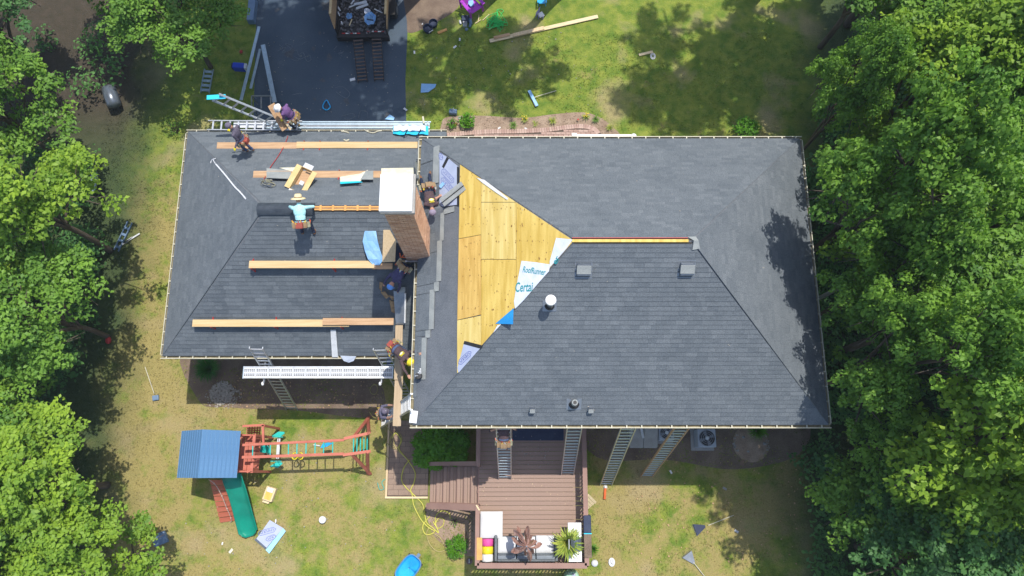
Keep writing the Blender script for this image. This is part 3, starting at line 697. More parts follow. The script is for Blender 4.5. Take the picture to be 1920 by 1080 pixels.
# tall flue with a round cap, and a short vent pipe
def pipe(px, py, pl, r, h, cap, mat, capm):
    c = R(px, py, pl); o = MB().lathe([(r, -.1), (r, h)], c, seg=20).build('vent_pipe', mat, house, smooth=False)
    x, y, n = frame(PN(pl)); MB().obox(c + n * .02, x * r * 2.6, y * r * 2.2, n * .006).build('flashing', 'galv', o)
    MB().lathe([(r * 1.9, 0), (r * 1.25, .07)], c + V((0, 0, .02)), seg=16).build('boot', 'black', o)
    if cap: MB().lathe([(cap, 0), (cap * 1.02, .03), (cap, .09), (cap * .8, .11)], c + V((0, 0, h - .02)), seg=28).build('cap', capm, o, smooth=False)
    else: MB().lathe([(r * .62, .0), (r * .62, .012)], c + V((0, 0, h)), seg=16).build('pipe_mouth', 'black', o)
pipe(1030.5, 573, mS, .075, .62, .145, 'galv', 'white'); pipe(1076, 757, mS, .085, .40, 0, 'starter', 'white')
# chimney
cx0, cx1, cy0, cy1, cz = -3.30, -2.55, 6.52, 7.42, 11.25
ch = MB().box((cx0 + .02, cy0 + .02, 5.6), (cx1 - .02, cy1 - .02, cz - .02)).build('chimney', 'mortar', house)
mb = MB(); z = 5.8; r = 0; rs = random.Random(9)
while z < cz - .08:
    for face in range(4):
        L = (cx1 - cx0) if face % 2 == 0 else (cy1 - cy0); k = -(r % 2) * .105
        while k < L:
            a = max(k, 0); b = min(k + .2, L)
            if b - a > .03:
                mb.tint = rs.random(); pr = rs.uniform(.0, .008)
                if face == 0: mb.box((cx0 + a, cy0 - pr, z), (cx0 + b, cy0 + .03, z + .062))
                elif face == 2: mb.box((cx0 + a, cy1 - .03, z), (cx0 + b, cy1 + pr, z + .062))
                elif face == 1: mb.box((cx1 - .03, cy0 + a, z + .001), (cx1 + pr, cy0 + b, z + .061))
                else: mb.box((cx0 - pr, cy0 + a, z + .001), (cx0 + .03, cy0 + b, z + .061))
            k += .212
    z += .074; r += 1
mb.build('bricks', 'brick', ch, kind='stuff')
MB().box((cx0 - .09, cy0 - .05, cz - .02), (cx1 + .06, cy1 + .13, cz + .10)).build('chimney_crown', 'concrete', ch, bevel=.02)
MB().box((cx0 - .10, cy0 - .02, cz + .10), (cx1 + .0, cy1 + .10, cz + .17)).build('chimney_cap', 'white_cap', ch, bevel=.015)
fl = MB(); fl.box((cx0 - .05, cy0 - .07, 5.9), (cx1 + .03, cy0 - .02, 6.9)); fl.build('chimney_flashing', 'galv', ch)
# house-side bits: bulkhead roof, well ring and air conditioning units come with the yard
# ================================================================ VEGETATION
def leaf_mesh(name, pts, nrm, size, tint, mat, aspect=.62, fold=True):
    n = len(pts); rg = RNG
    a = rg.normal(size=(n, 3)); a -= (a * nrm).sum(1)[:, None] * nrm; a /= np.linalg.norm(a, axis=1)[:, None] + 1e-9; b = np.cross(nrm, a)
    s = size[:, None]; lo = pts - a * s * .5; hi = pts + a * s * .5 - nrm * s * .12; l = pts + b * s * aspect * .5 + nrm * s * .1; r = pts - b * s * aspect * .5 + nrm * s * .1
    v = np.stack([lo, r, hi, l], 1).reshape(-1, 3)
    me = bpy.data.meshes.new(name); me.vertices.add(4 * n); me.loops.add(4 * n); me.polygons.add(n)
    me.vertices.foreach_set('co', v.astype(np.float32).ravel()); me.loops.foreach_set('vertex_index', np.arange(4 * n, dtype=np.int32)); me.polygons.foreach_set('loop_start', np.arange(0, 4 * n, 4, dtype=np.int32))
    me.update(calc_edges=True); at = me.attributes.new('tint', 'FLOAT', 'FACE'); at.data.foreach_set('value', tint.astype(np.float32)); me.materials.append(MT[mat]); return me
def unit(a): return a / (np.linalg.norm(a, axis=1)[:, None] + 1e-9)
def clump_leaves(centers, radii, per, size, flat=.6, upbias=.7, tintv=None):
    P = []; N = []; S = []; T = []
    for i, (c, r) in enumerate(zip(centers, radii)):
        m = int(per * (r / .5) ** 1.6); d = unit(RNG.normal(size=(m, 3))); d[:, 2] = np.abs(d[:, 2]) * np.where(RNG.random(m) < .8, 1, -1)
        rad = r * (RNG.random(m) ** .35)[:, None] * (1 + .35 * np.sin(3 * np.arctan2(d[:, 1], d[:, 0]) + i)[:, None] * .5)
        p = d * rad * np.array([1, 1, flat]) + c
        nn = unit(d * .7 + np.array([0, 0, upbias]) + RNG.normal(size=(m, 3)) * .45); t0 = RNG.random() * .7
        P.append(p); N.append(nn); S.append(size * RNG.uniform(.6, 1.35, m)); T.append(np.clip(t0 + RNG.random(m) ** 1.5 * .4, 0, 1))
    return np.concatenate(P), np.concatenate(N), np.concatenate(S), np.concatenate(T)
def crown_clumps(r, zb, zt, n, rng_, lob=6):
    """clumps through an uneven crown: several leading limbs, each with a spread of clumps round its end"""
    C = []; Rr = []; heads = []
    for i in range(lob):
        a = 2 * math.pi * (i + rng_.uniform(-.3, .3)) / lob; rr = r * rng_.uniform(.42, .78); z = zb + (zt - zb) * rng_.uniform(.35, .8); heads.append((rr * math.cos(a), rr * math.sin(a), z, r * rng_.uniform(.34, .5)))
    for i in range(3):
        a = rng_.uniform(0, 6.28); heads.append((r * .22 * math.cos(a), r * .22 * math.sin(a), zt - r * rng_.uniform(.1, .45), r * rng_.uniform(.35, .5)))
    per = n // len(heads)
    for (x, y, z, hr) in heads:
        for k in range(per):
            d = np.array([rng_.gauss(0, 1), rng_.gauss(0, 1), rng_.gauss(0, 1)]); d /= np.linalg.norm(d)
            if d[2] < -.3: d[2] *= -1
            q = rng_.uniform(.55, 1.12); C.append((x + d[0] * hr * q, y + d[1] * hr * q, z + d[2] * hr * q * .85)); Rr.append(rng_.uniform(.24, .50) * (r / 3) ** .4)
    return np.array(C), np.array(Rr), heads
TREE_MESH = {}
def tree_kind(key, r, h, mat, nclump, per, size, seed, zb=.4):
    rg = random.Random(seed); C, Rr, heads = crown_clumps(r, h * zb, h, nclump, rg)
    p, n, s, t = clump_leaves(C, Rr, per, size); me = leaf_mesh('crown', p, n, s, t, mat)
    mb = MB(); th = h * .62; mb.tube(curve_pts([V((0, 0, -.1)), V((.05, .02, th * .35)), V((-.06, .05, th * .7)), V((.0, 0, th))], 4), [h * .017 * (1 - .6 * i / 12) for i in range(13)], 9)
    tr = mb.build('trunk', 'bark', None, smooth=True, origin=(0, 0, 0)); tm = tr.data; bpy.data.objects.remove(tr)
    mb = MB()
    for i, (x, y, z, hr) in enumerate(heads):
        z0 = h * rg.uniform(.28, .55); pts = curve_pts([V((0, 0, z0)), V((x * .3, y * .3, z0 + (z - z0) * .5)), V((x * .8, y * .8, z * .95 + z0 * .02)), V((x, y, z + hr * .3))], 4); mb.tube(pts, [h * .008 * (1 - .8 * k / (len(pts) - 1)) for k in range(len(pts))], 6)
        for k in range(5):
            d = V((rg.gauss(0, 1), rg.gauss(0, 1), rg.gauss(.4, .6))).normalized(); q = V((x, y, z)) * .92; mb.tube([q, q + d * hr * .55, q + d * hr * 1.0], [h * .004, h * .003, h * .001], 4)
    br = mb.build('branch', 'bark', None, smooth=True, origin=(0, 0, 0)); bmh = br.data; bpy.data.objects.remove(br); TREE_MESH[key] = (me, tm, bmh)
tree_kind('a', 3.0, 9.5, 'leaf_mid', 250, 130, .155, 1, .24)
tree_kind('b', 3.2, 10.5, 'leaf_dark', 250, 130, .16, 2, .24)
tree_kind('c', 2.7, 8.5, 'leaf_lime', 230, 130, .15, 3, .24)
tree_kind('d', 3.4, 11.0, 'leaf_mid', 270, 130, .16, 4, .24)
tree_kind('e', 2.2, 6.2, 'leaf_lime', 170, 130, .13, 5, .22)
tree_kind('f', 2.3, 6.0, 'leaf_mid', 180, 130, .13, 6, .22)
tree_kind('g', 2.7, 16.5, 'leaf_mid', 190, 110, .17, 7, .70)
def tree(key, x, y, label, s=1.0, rot=0, sz=1.0, group='trees round the house', name='broadleaf_tree'):
    me, tm, bmh = TREE_MESH[key]; t = thing(name, label, 'tree', (x, y, 0), group); t.scale = (s, s, s * sz); t.rotation_euler[2] = rot
    for nm, m in (('crown', me), ('trunk', tm), ('branch', bmh)):
        o = bpy.data.objects.new(nm, m); COL.objects.link(o); o.parent = t
    return t
TREES = [
 # x, y, key, scale, zscale, label
 (-16.5, 8.9, 'e', 1.25, 1.05, 'bright green tree at the west lawn edge, just below the brown clearing'),
 (-16.1, 5.3, 'f', 1.12, 1.0, 'green tree at the lawn edge level with the middle of the wing roof'),
 (-19.4, 7.2, 'c', .95, .85, 'tall tree behind the two crowns beside the west lawn'),
 (-15.4, -.4, 'c', 1.0, .80, 'lime tinged tree whose crown reaches out towards the play set'),
 (-13.7, -2.9, 'c', .92, .78, 'lowest bright tree beside the lawn near the green slide'),
 (-15.9, -3.9, 'a', 1.0, .75, 'green tree at the bottom of the lawn behind the lowest bright one'),
 (-17.3, 2.2, 'f', 1.0, .85, 'shaded tree in the gap beside the play set lawn'),
 (-19.9, .6, 'a', 1.0, .8, 'shaded tree at the far edge behind the playground lawn'),
 (-20.0, -4.4, 'c', 1.0, .85, 'yellow green tree in the bottom corner of the wood'),
 (-13.2, 17.3, 'f', 1.1, .80, 'rounded green tree beside the driveway behind the step ladder'),
 (-15.8, 19.6, 'a', .85, .8, 'tree behind the rounded one beside the driveway'),
 (-20.6, 17.2, 'b', .95, .62, 'dark tree over the brown forest floor at the top corner'),
 (-18.9, 12.9, 'f', 1.15, .95, 'dark tree between the brown clearing and the edge of the wood'),
 (-23.5, 21.0, 'd', 1.0, .8, 'broad tree in the far top corner of the wood'),
 (15.2, 16.0, 'a', 1.05, 1.05, 'tall green tree past the top corner of the main roof'),
 (16.4, 12.6, 'c', 1.35, 1.15, 'tallest yellow green tree of the east wood'),
 (13.5, 12.2, 'c', 1.05, 1.15, 'soft green tree leaning towards the corner of the main roof'),
 (16.6, 8.6, 'a', 1.1, 1.05, 'wide tree behind the first row in the east wood'),
 (12.7, 8.3, 'c', .95, 1.25, 'tree whose crown shades the middle of the roof edge'),
 (12.8, 4.6, 'd', .92, 1.05, 'dense tree beside the middle of the east eave'),
 (16.9, 4.4, 'c', 1.1, 1.1, 'bright topped tree deep in the east wood'),
 (13.1, .9, 'c', 1.12, 1.5, 'green tree beside the lowest roof corner'),
 (16.4, .4, 'c', 1.0, 1.05, 'lime crowned tree behind the corner tree'),
 (12.9, -2.6, 'b', .9, .85, 'dark tree between the back lawn and the east wood'),
 (16.4, -3.6, 'a', 1.05, .95, 'green tree at the lower edge of the east wood'),
 (12.1, -.6, 'f', 1.05, 1.1, 'small tree under the dense one below the roof corner'), (12.8, -6.2, 'a', .85, .75, 'tree near the rakes on the shaded lawn'), (16.6, -7.6, 'b', 1.0, .85, 'dark tree in the lowest corner of the east wood'),
 (20.3, 6.8, 'd', 1.1, 1.1, 'outer tree behind the bright topped one'), (20.2, 2.2, 'a', 1.1, 1.0, 'outer tree deep in the east wood'), (20.5, 11.5, 'c', 1.1, 1.1, 'outer yellow green tree high in the wood'), (13.6, 18.3, 'f', 1.35, 1.0, 'low leafy tree filling the top corner of the east wood'), (16.4, 19.6, 'a', 1.0, .9, 'tree in the very top corner of the east wood'), (16.6, 17.2, 'b', 1.1, 1.0, 'dark tree at the top edge of the east wood'), (20.4, -2.5, 'd', 1.1, .95, 'outer tree at the far lower edge of the wood'),
 # trees that stand above the frame and throw the shadows on the front lawn and the driveway
 (11.2, 21.2, 'g', 1.25, 1.0, 'front lawn tree whose shade falls past the roof corner'), (14.2, 21.4, 'g', 1.15, .9, 'front lawn tree next to the wood'), (14.9, 19.4, 'b', 1.1, 1.05, 'front lawn tree closest to the roof corner'),
 (2.3, 21.1, 'g', .98, 1.0, 'front lawn tree shading the grass by the lumber'), (-.7, 21.0, 'g', .95, 1.12, 'tree shading the flower bed side of the driveway'),
 (-4.1, 21.2, 'g', 1.25, 1.0, 'tallest tree, overhanging the driveway by the trailer'), (-6.3, 21.1, 'g', 1.2, .98, 'tall driveway tree standing beyond the trailer'), (-8.6, 21.2, 'g', 1.15, .9, 'tree at the far side of the driveway entrance'), (-11.6, 21.8, 'a', 1.0, 1.35, 'tall narrow tree on the cooler side of the driveway'),
 (-4.9, 24.0, 'g', 1.3, 1.0, 'tree at the far end of the driveway'),
 (10.5, 7.6, 'd', .68, 1.85, 'slender tree hard against the east eave'), (10.6, 5.3, 'a', .62, 2.1, 'second slender tree against the east eave'), (10.7, 3.0, 'd', .62, 1.9, 'slender tree at the lowest corner of the east eave'), (10.7, 11.6, 'a', .5, 2.3, 'slender tree at the upper corner of the east eave'),
]
for i, (x, y, k, s_, zs, lab) in enumerate(TREES): tree(k, x, y, lab, s_, i * 1.37, zs)
# low growth filling the floor of both woods
cu = []; ru = []
for i in range(900):
    y = RNG.uniform(-8, 19); x = RNG.uniform(11.2 + max(0, y - 9) * .35, 22) if i % 5 < 3 else RNG.uniform(-24, -17.0)
    if x < 0 and y > 13 and RNG.random() < .8: continue
    cu.append((x, y, RNG.uniform(.2, 1.3))); ru.append(RNG.uniform(.45, .9))
p, n, s, tt = clump_leaves(np.array(cu), np.array(ru), 55, .17)
o = bpy.data.objects.new('undergrowth', leaf_mesh('undergrowth', p, n, s, tt, 'leaf_dark')); COL.objects.link(o); o['kind'] = 'stuff'; o['label'] = 'low leafy undergrowth on the woodland floor'
for key in ('c', 'a', 'd', 'b'): pass
# fallen grey trunk in the east wood
MB().tube(curve_pts([V((10.4, 5.9, 1.0)), V((11.6, 6.4, 4.2)), V((12.4, 6.9, 6.6))], 5), [.10 - .006 * i for i in range(11)], 9).build('dead_tree_trunk', 'galv', None, True, label='bare grey trunk leaning between the east trees', cat='tree trunk')
# bushes
def bush(name, label, px, py, r, h, mat, z0=0, nc=40, size=.11, per=70, cat='bush', squash=1):
    c = G(px, py, z0 + h * .5); c.z = z0; t = thing(name, label, cat, c); rg = random.Random(int(px)); C = []; Rr = []
    for k in range(nc):
        d = V((rg.gauss(0, 1), rg.gauss(0, 1), abs(rg.gauss(0, .8)))).normalized(); q = rg.uniform(.45, .9); C.append((d.x * r * q, d.y * r * q * squash, h * .35 + d.z * h * .55 * q)); Rr.append(rg.uniform(.18, .3) * max(r, .4))
    p, n, s, tt = clump_leaves(np.array(C), np.array(Rr), per, size); o = bpy.data.objects.new('foliage', leaf_mesh('foliage', p, n, s, tt, mat)); COL.objects.link(o); o.parent = t
    mb = MB()
    for k in range(7):
        a = k * .9; mb.tube([V((0, 0, -.02)), V((math.cos(a) * r * .3, math.sin(a) * r * .3, h * .4)), V((math.cos(a) * r * .7, math.sin(a) * r * .7, h * .75))], [.02, .015, .006], 5)
    s_ = mb.build('stem', 'bark', None, origin=(0, 0, 0)); s_.parent = t; return t
bush('laurel_bush', 'large dark green laurel bush tucked under the eave beside the deck', 828, 836, 1.15, 1.6, 'leaf_bush', 0, 90, .13, 230, squash=.72)
bush('boxwood_bush', 'round bright green bush beside the deck corner post', 856, 1026, .46, .65, 'leaf_bush', 0, 60, .07, 260)
bush('hydrangea_bush', 'bright green leafy shrub at the start of the flower bed', 876, 226, .40, .6, 'leaf_bush', 0, 50, .09, 150)
bush('small_green_shrub', 'small dark shrub touching the pale blue bag', 846, 232, .26, .35, 'leaf_bush', 0, 24, .07, 90)
bush('lime_shrub', 'lime green shrub at the front wall near the shaded roof corner', 1400, 240, .6, .8, 'leaf_bush', 0, 60, .09, 160)
bush('young_shrub', 'leafy young shrub half in shade by the wing roof corner', 326, 240, .42, .8, 'leaf_mid', 0, 22, .09, 50)
bush('weed_clump', 'low weeds under the stair rail by the yellow hose', 852, 978, .2, .25, 'leaf_mid', 0, 10, .06, 40, cat='plant')
def blades(name, label, px, py, r, h, mat, n, w=.02, z0=0, cat='plant', droop=.6, parent=None, xy=None, partname='leaf'):
    c = V((*xy, z0)) if xy else G(px, py, z0 + h * .4); c.z = z0; rg = random.Random(int(px) + n); mb = MB()
    for k in range(n):
        a = rg.uniform(0, 6.283); L = rg.uniform(.55, 1) * r; d = V((math.cos(a), math.sin(a), 0)); sd = V((-d.y, d.x, 0)); b0 = c + d * rg.uniform(0, r * .12); g = []
        for i, t in enumerate((0, .3, .6, .85, 1)):
            z = h * (math.sin(t * 1.9) / math.sin(1.4) if droop > .4 else t) * rg.uniform(.97, 1.03) * (1 - droop * .5 * t * t); ww = w * (1 - t) ** .6 * (1.0 if i else .8); g.append([b0 + d * L * t + V((0, 0, z)) - sd * ww, b0 + d * L * t + V((0, 0, z)) + sd * ww])
        mb.tint = rg.random(); mb.sheet(g)
    if parent is not None: return mb.build(partname, mat, parent)
    return mb.build(name, mat, None, label=label, cat=cat)
blades('fern_clump', 'shaggy green ornamental grass in the shade under the wing eave', 391, 692, .58, .55, 'leaf_laurel', 330, .013)
blades('daylily_plant', 'green grassy plant in the shade by the round stone well', 1420, 808, .45, .45, 'leaf_bush', 160, .012)
blades('grass_clump', 'tall green grass growing against the outside of the deck rail', 1112, 1030, .26, .4, 'leaf_bush', 90, .010)
blades('lily_plant', 'thin yellow green lily leaves by the brick edging', 1004, 232, .22, .12, 'leaf_grassy', 26, .008)
for (x, y, m, lab) in [(984, 224, 'petal_yellow', 'yellow flowering plant in the middle of the flower bed'), (1098, 219, 'petal_yellow', 'flowering clump with one red bloom at the far end of the bed'), (1144, 240, 'leaf_grassy', 'pale leafed plant beyond the end of the brick path'), (1036, 227, 'leaf_bush', 'small square green ground plant in the mulch'), (962, 236, 'leaf_mid', 'spindly dark weed beside the brick edging'), (1117, 224, 'leaf_mid', 'sparse shrub at the tip of the flower bed')]:
    t = thing('flowering_plant' if 'petal' in m else 'bed_plant', lab, 'plant', G(x, y)); blades('x', '', x, y, .24, .20, 'leaf_grassy' if m != 'leaf_mid' else 'leaf_mid', 36, .012, parent=t)
    if m.startswith('petal'):
        c = G(x, y); mb = MB()
        for k in range(14): q = c + V((random.uniform(-.13, .13), random.uniform(-.1, .1), random.uniform(.14, .22))); mb.ell(q, V((.022, 0, 0)), V((0, .022, 0)), V((0, 0, .01)), 6, 4)
        mb.build('bloom', m, t)
        if x > 1050: MB().ell(G(1084, 224, .15), V((.04, 0, 0)), V((0, .04, 0)), V((0, 0, .025)), 8, 5).build('bloom', 'petal_red', t)
# lawn grass as one mass of blades
NB = 110000
bx = RNG.uniform(-17.5, 13.0, NB); by = RNG.uniform(-5.8, 19.0, NB)
def inside(poly, x, y):
    poly = np.array(poly); c = np.zeros(len(x), bool); j = len(poly) - 1
    for i in range(len(poly)):
        xi, yi = poly[i]; xj, yj = poly[j]; c ^= ((yi > y) != (yj > y)) & (x < (xj - xi) * (y - yi) / (yj - yi + 1e-12) + xi); j = i
    return c
keep = ~(inside(drive, bx, by) | inside(bed, bx, by) | ((bx > MX0 + .4) & (bx < MX1 - .4) & (by > MY0 + .4) & (by < MY1)) | ((bx > WX0 + .4) & (bx < MX0 + .5) & (by > WY0 + .4) & (by < WY1)) | ((bx > -1.3) & (bx < 2.7) & (by > -3.2) & (by < 2)) | ((bx > -5.1) & (bx < -1.2) & (by > -1.1) & (by < 2.2)))
keep &= (np.sin(bx * 2.1 + np.sin(by * 1.3) * 2) + np.sin(by * 2.7 + np.sin(bx * 1.9) * 2) + RNG.normal(size=NB) * .8) > -.6
bx = bx[keep]; by = by[keep]; n_ = len(bx); P = np.stack([bx, by, np.full(n_, .018)], 1); N = unit(np.stack([RNG.normal(size=n_), RNG.normal(size=n_), np.full(n_, 1.1)], 1))
gm = leaf_mesh('grass', P, N, RNG.uniform(.05, .13, n_), RNG.random(n_), 'blades', .28); g = bpy.data.objects.new('grass', gm); COL.objects.link(g); g['kind'] = 'stuff'; g['label'] = 'patchy green and dry tan lawn grass'
# fallen leaves and scraps in the shade under the eaves, gravel
def scatter(name, poly, n, z, smin, smax, mat, label, parent=None):
    xs = [p[0] for p in poly]; ys = [p[1] for p in poly]; x = RNG.uniform(min(xs), max(xs), n * 3); y = RNG.uniform(min(ys), max(ys), n * 3); k = inside(poly, x, y); x = x[k][:n]; y = y[k][:n]; mb = MB()
    for a, b in zip(x, y):
        s_ = random.uniform(smin, smax); r = random.uniform(0, 3.1); u_ = V((math.cos(r), math.sin(r), random.uniform(-.3, .3))) * s_; w_ = V((-math.sin(r), math.cos(r), random.uniform(-.3, .3))) * s_ * random.uniform(.5, .9); mb.tint = random.random()
        mb.obox((a, b, z + s_ * .3), u_, w_, V((0, 0, 1)) * s_ * .45)
    o = mb.build(name, mat, parent, kind='stuff'); 
    if parent is None: o['label'] = label
    return o
circ = lambda c, r, n=20, sq=1: [(c.x + math.cos(2 * math.pi * i / n) * r, c.y + math.sin(2 * math.pi * i / n) * r * sq) for i in range(n)]
scatter('gravel', circ(G(417, 737), .47), 520, .03, .016, .04, 'gravel', 'round patch of loose gravel below the downspout, half in sun')
scatter('spilled_gravel', circ(G(420, 745), .75, sq=.62), 150, .01, .012, .03, 'gravel', 'thin spill of gravel round the drain patch')
scatter('well_gravel', circ(G(1408, 832), .72, sq=.7), 420, .03, .014, .034, 'gravel', 'ring of pebbles round the planter in the shade')
scatter('mulch_chips', bed, 900, .02, .008, .022, 'mulch', 'wood chips over the flower bed')
# ================================================================ BUILDERS' GEAR
Z3 = V((0, 0, 1))
def ladder(label, foot, top, w, mat='alu', rungmat='alu', side=None, group=None, name='extension_ladder', rw=.075, step=.305, rail=.03, cat='ladder', flat=.03, rungs=True):
    foot = V(foot); top = V(top); d = (top - foot).normalized(); s = V(side).normalized() if side is not None else d.cross(Z3).normalized(); s = (s - d * s.dot(d)).normalized(); n = s.cross(d)
    t = thing(name, label, cat, foot, group)
    for k in (-1, 1): MB().bar(foot + s * k * w / 2, top + s * k * w / 2, rail, rw, n).build('rail', mat, t)
    L = (top - foot).length; k = step * .6
    while k < L - .05:
        c = foot + d * k; MB().obox(c, s * (w / 2 - .016), d * flat, n * .012).build('rung', rungmat, t); k += step
    return t
def plank(label, p, q, w, th, mat, name='wood_plank', cat='plank', group=None, up=Z3):
    o = MB().bar(p, q, w, th, up).build(name, mat, None, label=label, cat=cat, bevel=.006); props(o, group=group); return o
# roof brackets and planks on the wing roof (planks are held level above the slope)
def roof_plank(label, xa, xb, py, pl, lift, mat, w=.24, th=.04, brackets=(), tilt=0):
    c0 = R(xa, py, pl, lift); c1 = R(xb, py, pl, lift); y = (c0.y + c1.y) / 2; z = (c0.z + c1.z) / 2
    o = plank(label, V((c0.x, y, z)), V((c1.x, y, z)), w, th, mat, name='roof_plank', group='planks set out across the wing roof')
    sgn = -1 if pl[2] > 0 else 1
    for bxp in brackets:
        b = R(bxp, py, pl, lift); mb = MB(); x = b.x; ys = y
        mb.bar(V((x, ys - w / 2 - .03, z - th / 2 - .008)), V((x, ys + w / 2 + .03, z - th / 2 - .008)), .035, .012)
        yo = ys + sgn * (w / 2 + .02); mb.bar(V((x, yo, z - th / 2)), V((x, yo, z + .06)), .035, .01, V((0, 1, 0))); mb.bar(V((x, yo, z - .03)), V((x, yo, pl[0] + pl[2] * yo + .02)), .03, .01, V((0, 1, 0)))
        ab = ys - sgn * (w / 2 + .10); mb.bar(V((x, yo, pl[0] + pl[2] * yo + .03)), V((x, ab, pl[0] + pl[2] * ab + .03)), .035, .01)
        k = mb.build('roof_bracket', 'red', None); k.parent = o; k.location = V(WO[k.name]) - WO[o.name]
    return o
roof_plank('pale pine plank nearest the ridge on the shingled slope, in front of the man in aqua', 467, 702, 496, wS, .30, 'wood_x', brackets=(472, 625))
roof_plank('short shaded plank end under the blue film beside the chimney', 698, 736, 499, wS, .26, 'wood_worn', w=.2)
roof_plank('long pine plank lowest on the shingled slope', 361, 655, 606, wS, .25, 'wood_x', brackets=(397, 516, 640))
roof_plank('brown plank overlapping the end of the lowest pine plank', 605, 738, 603, wS, .32, 'wood_worn', w=.23)
roof_plank('weathered brown plank nearest the front eave, under the walking worker', 407, 562, 273, wN, .10, 'wood_worn', brackets=())
roof_plank('yellow pine plank nearest the front eave, ending at the main gutter', 556, 783, 272, wN, .13, 'wood_x', brackets=(570, 600, 690))
roof_plank('brown plank behind the ridge worker with scraps lying on it', 475, 716, 327, wN, .10, 'wood_worn', brackets=(636,))
# scraps and offcuts on the front slope
def poly_thing(name, label, cat, poly, pl, off, th, mat, curl=0, group=None):
    f = (lambda p: R(*p, pl, off)) if isinstance(pl, tuple) else (lambda p: G(*p, pl + off)); n = PN(pl) if isinstance(pl, tuple) else Z3
    o = MB().prism([f(p) for p in poly], n * th).build(name, mat, None, label=label, cat=cat, group=group); return o
poly_thing('shingle_scrap', 'grey shingle offcut lying on the brown plank beside tangled cord', 'shingle', [(500, 316), (545, 320), (547, 336), (500, 334)], wN, .17, .02, 'starter')
poly_thing('shingle_wrapper', 'torn shingle wrapper with a teal edge by the open box', 'wrapper', [(524, 315), (561, 314), (562, 324), (545, 321)], wN, .20, .01, 'paper_print')
poly_thing('shingle_wrapper', 'torn printed wrapper lying over the brown plank between box and chimney', 'wrapper', [(638, 332), (675, 326), (690, 319), (676, 340), (638, 342)], wN, .18, .012, 'paper_print')
poly_thing('shingle_scrap', 'grey folded shingle piece beside the torn printed wrapper', 'shingle', [(686, 321), (700, 321), (700, 337), (676, 337)], wN, .19, .015, 'starter')
poly_thing('wrapper_edge', 'cyan strip along the torn printed wrapper', 'wrapper', [(638, 341), (672, 340), (680, 342), (638, 345)], wN, .20, .012, 'cyan')
poly_thing('plywood_offcut', 'pale plywood offcut standing out behind the chimney', 'board', [(715, 317), (775, 316), (776, 338), (715, 336)], wN, .30, .03, 'paper_print')
poly_thing('folded_flashing', 'dark strip of flashing leaning at the main gutter by the chimney', 'flashing', [(778, 304), (783, 305), (786, 336), (780, 334)], wN, .35, .02, 'galv')
cord = thing('tangled_cord', 'tangle of pale wire and clips on the front slope of the wing', 'cord', R(505, 342, wN, .05))
for k in range(5): MB().tube(curve_pts([R(492 + random.uniform(-4, 26), 338 + random.uniform(-2, 12), wN, .05 + .02 * k) for _ in range(6)], 4), .012, 5).build('cord_loop', 'pouch_olive' if k % 2 else 'galv', cord)
MB().tube(curve_pts([R(x, y, wN, .06) for x, y in [(540, 255), (532, 275), (520, 295), (508, 312), (498, 330), (492, 342)]], 6), .012, 5).build('air_hose', 'red', None, label='thin dark red air hose running down the front slope', cat='hose')
# open cardboard box of nails in front of the ridge worker
b0 = R(568, 342, wN, .05); yv = V((math.sin(math.radians(-24)), math.cos(math.radians(-24)), 0)); yv = V((.42, .9, .0)).normalized(); xv = V((yv.y, -yv.x, 0)).normalized(); zb = b0.z + .22
box = thing('cardboard_box', 'open cardboard box with long side flaps beside the man in aqua', 'box', (b0.x, b0.y, zb - .22))
bc = V((b0.x, b0.y, zb))
for s_ in (-1, 1):
    MB().obox(bc + xv * s_ * .20 - Z3 * .09, xv * .006, yv * .42, Z3 * .11).build('box_side', 'cardboard', box)
    MB().obox(bc + xv * s_ * .285 + Z3 * (.02), (xv * .085 + Z3 * .01 * s_), yv * .42, Z3 * .005).build('flap', 'cardboard', box)
for s_ in (-1, 1): MB().obox(bc + yv * s_ * .41 - Z3 * .09, xv * .19, yv * .006, Z3 * .11).build('box_end', 'cardboard', box)
MB().obox(bc + yv * .50 + Z3 * .01, xv * .16, yv * .08, Z3 * .005).build('flap', 'white_dull', box); MB().obox(bc - yv * .52 + Z3 * .01, xv * .19, yv * .10, Z3 * .005).build('flap', 'white', box)
for k in range(3): MB().obox(bc - yv * (.47 + k * .05) + Z3 * .018, xv * .07, yv * .012, Z3 * .002).build('printed_stripe', 'purple', box)
MB().obox(bc - Z3 * .19, xv * .18, yv * .32, Z3 * .005).build('box_bottom', 'wood_worn', box); MB().obox(bc - Z3 * .16 - yv * .05, xv * .07, yv * .07, Z3 * .01).build('nail_packet', 'white_dull', box)
# blue film and plywood offcuts beside the chimney
mb = MB(); gr = []
for i, (xl, xr_, y) in enumerate([(684, 705, 433), (680, 708, 452), (684, 713, 470), (690, 719, 486), (700, 712, 497)]): gr.append([R(xl + (xr_ - xl) * t, y, wS, .10 + .20 * min(i, 3) / 3 + .03 * math.sin(i * 2 + t * 5)) for t in (0, .33, .66, 1)])
mb.sheet(gr).build('blue_film', 'film_blue', None, label='crumpled light blue plastic film lying down the slope beside the chimney', cat='plastic film', solid=.008)
poly_thing('plywood_offcut', 'narrow particle board offcut leaning against the foot of the chimney', 'board', [(719, 431), (731, 431), (743, 452), (741, 490), (717, 491)], wS, .36, .03, 'wood_y')
poly_thing('metal_scrap', 'shaded grey offcut lying beside the particle board', 'scrap', [(741, 450), (752, 470), (751, 500), (741, 492)], wS, .10, .02, 'navy')
clamp = thing('orange_clamp', 'small orange bar clamp at the foot of the chimney', 'tool', R(757, 482, wS, .3)); c = WO[clamp.name]
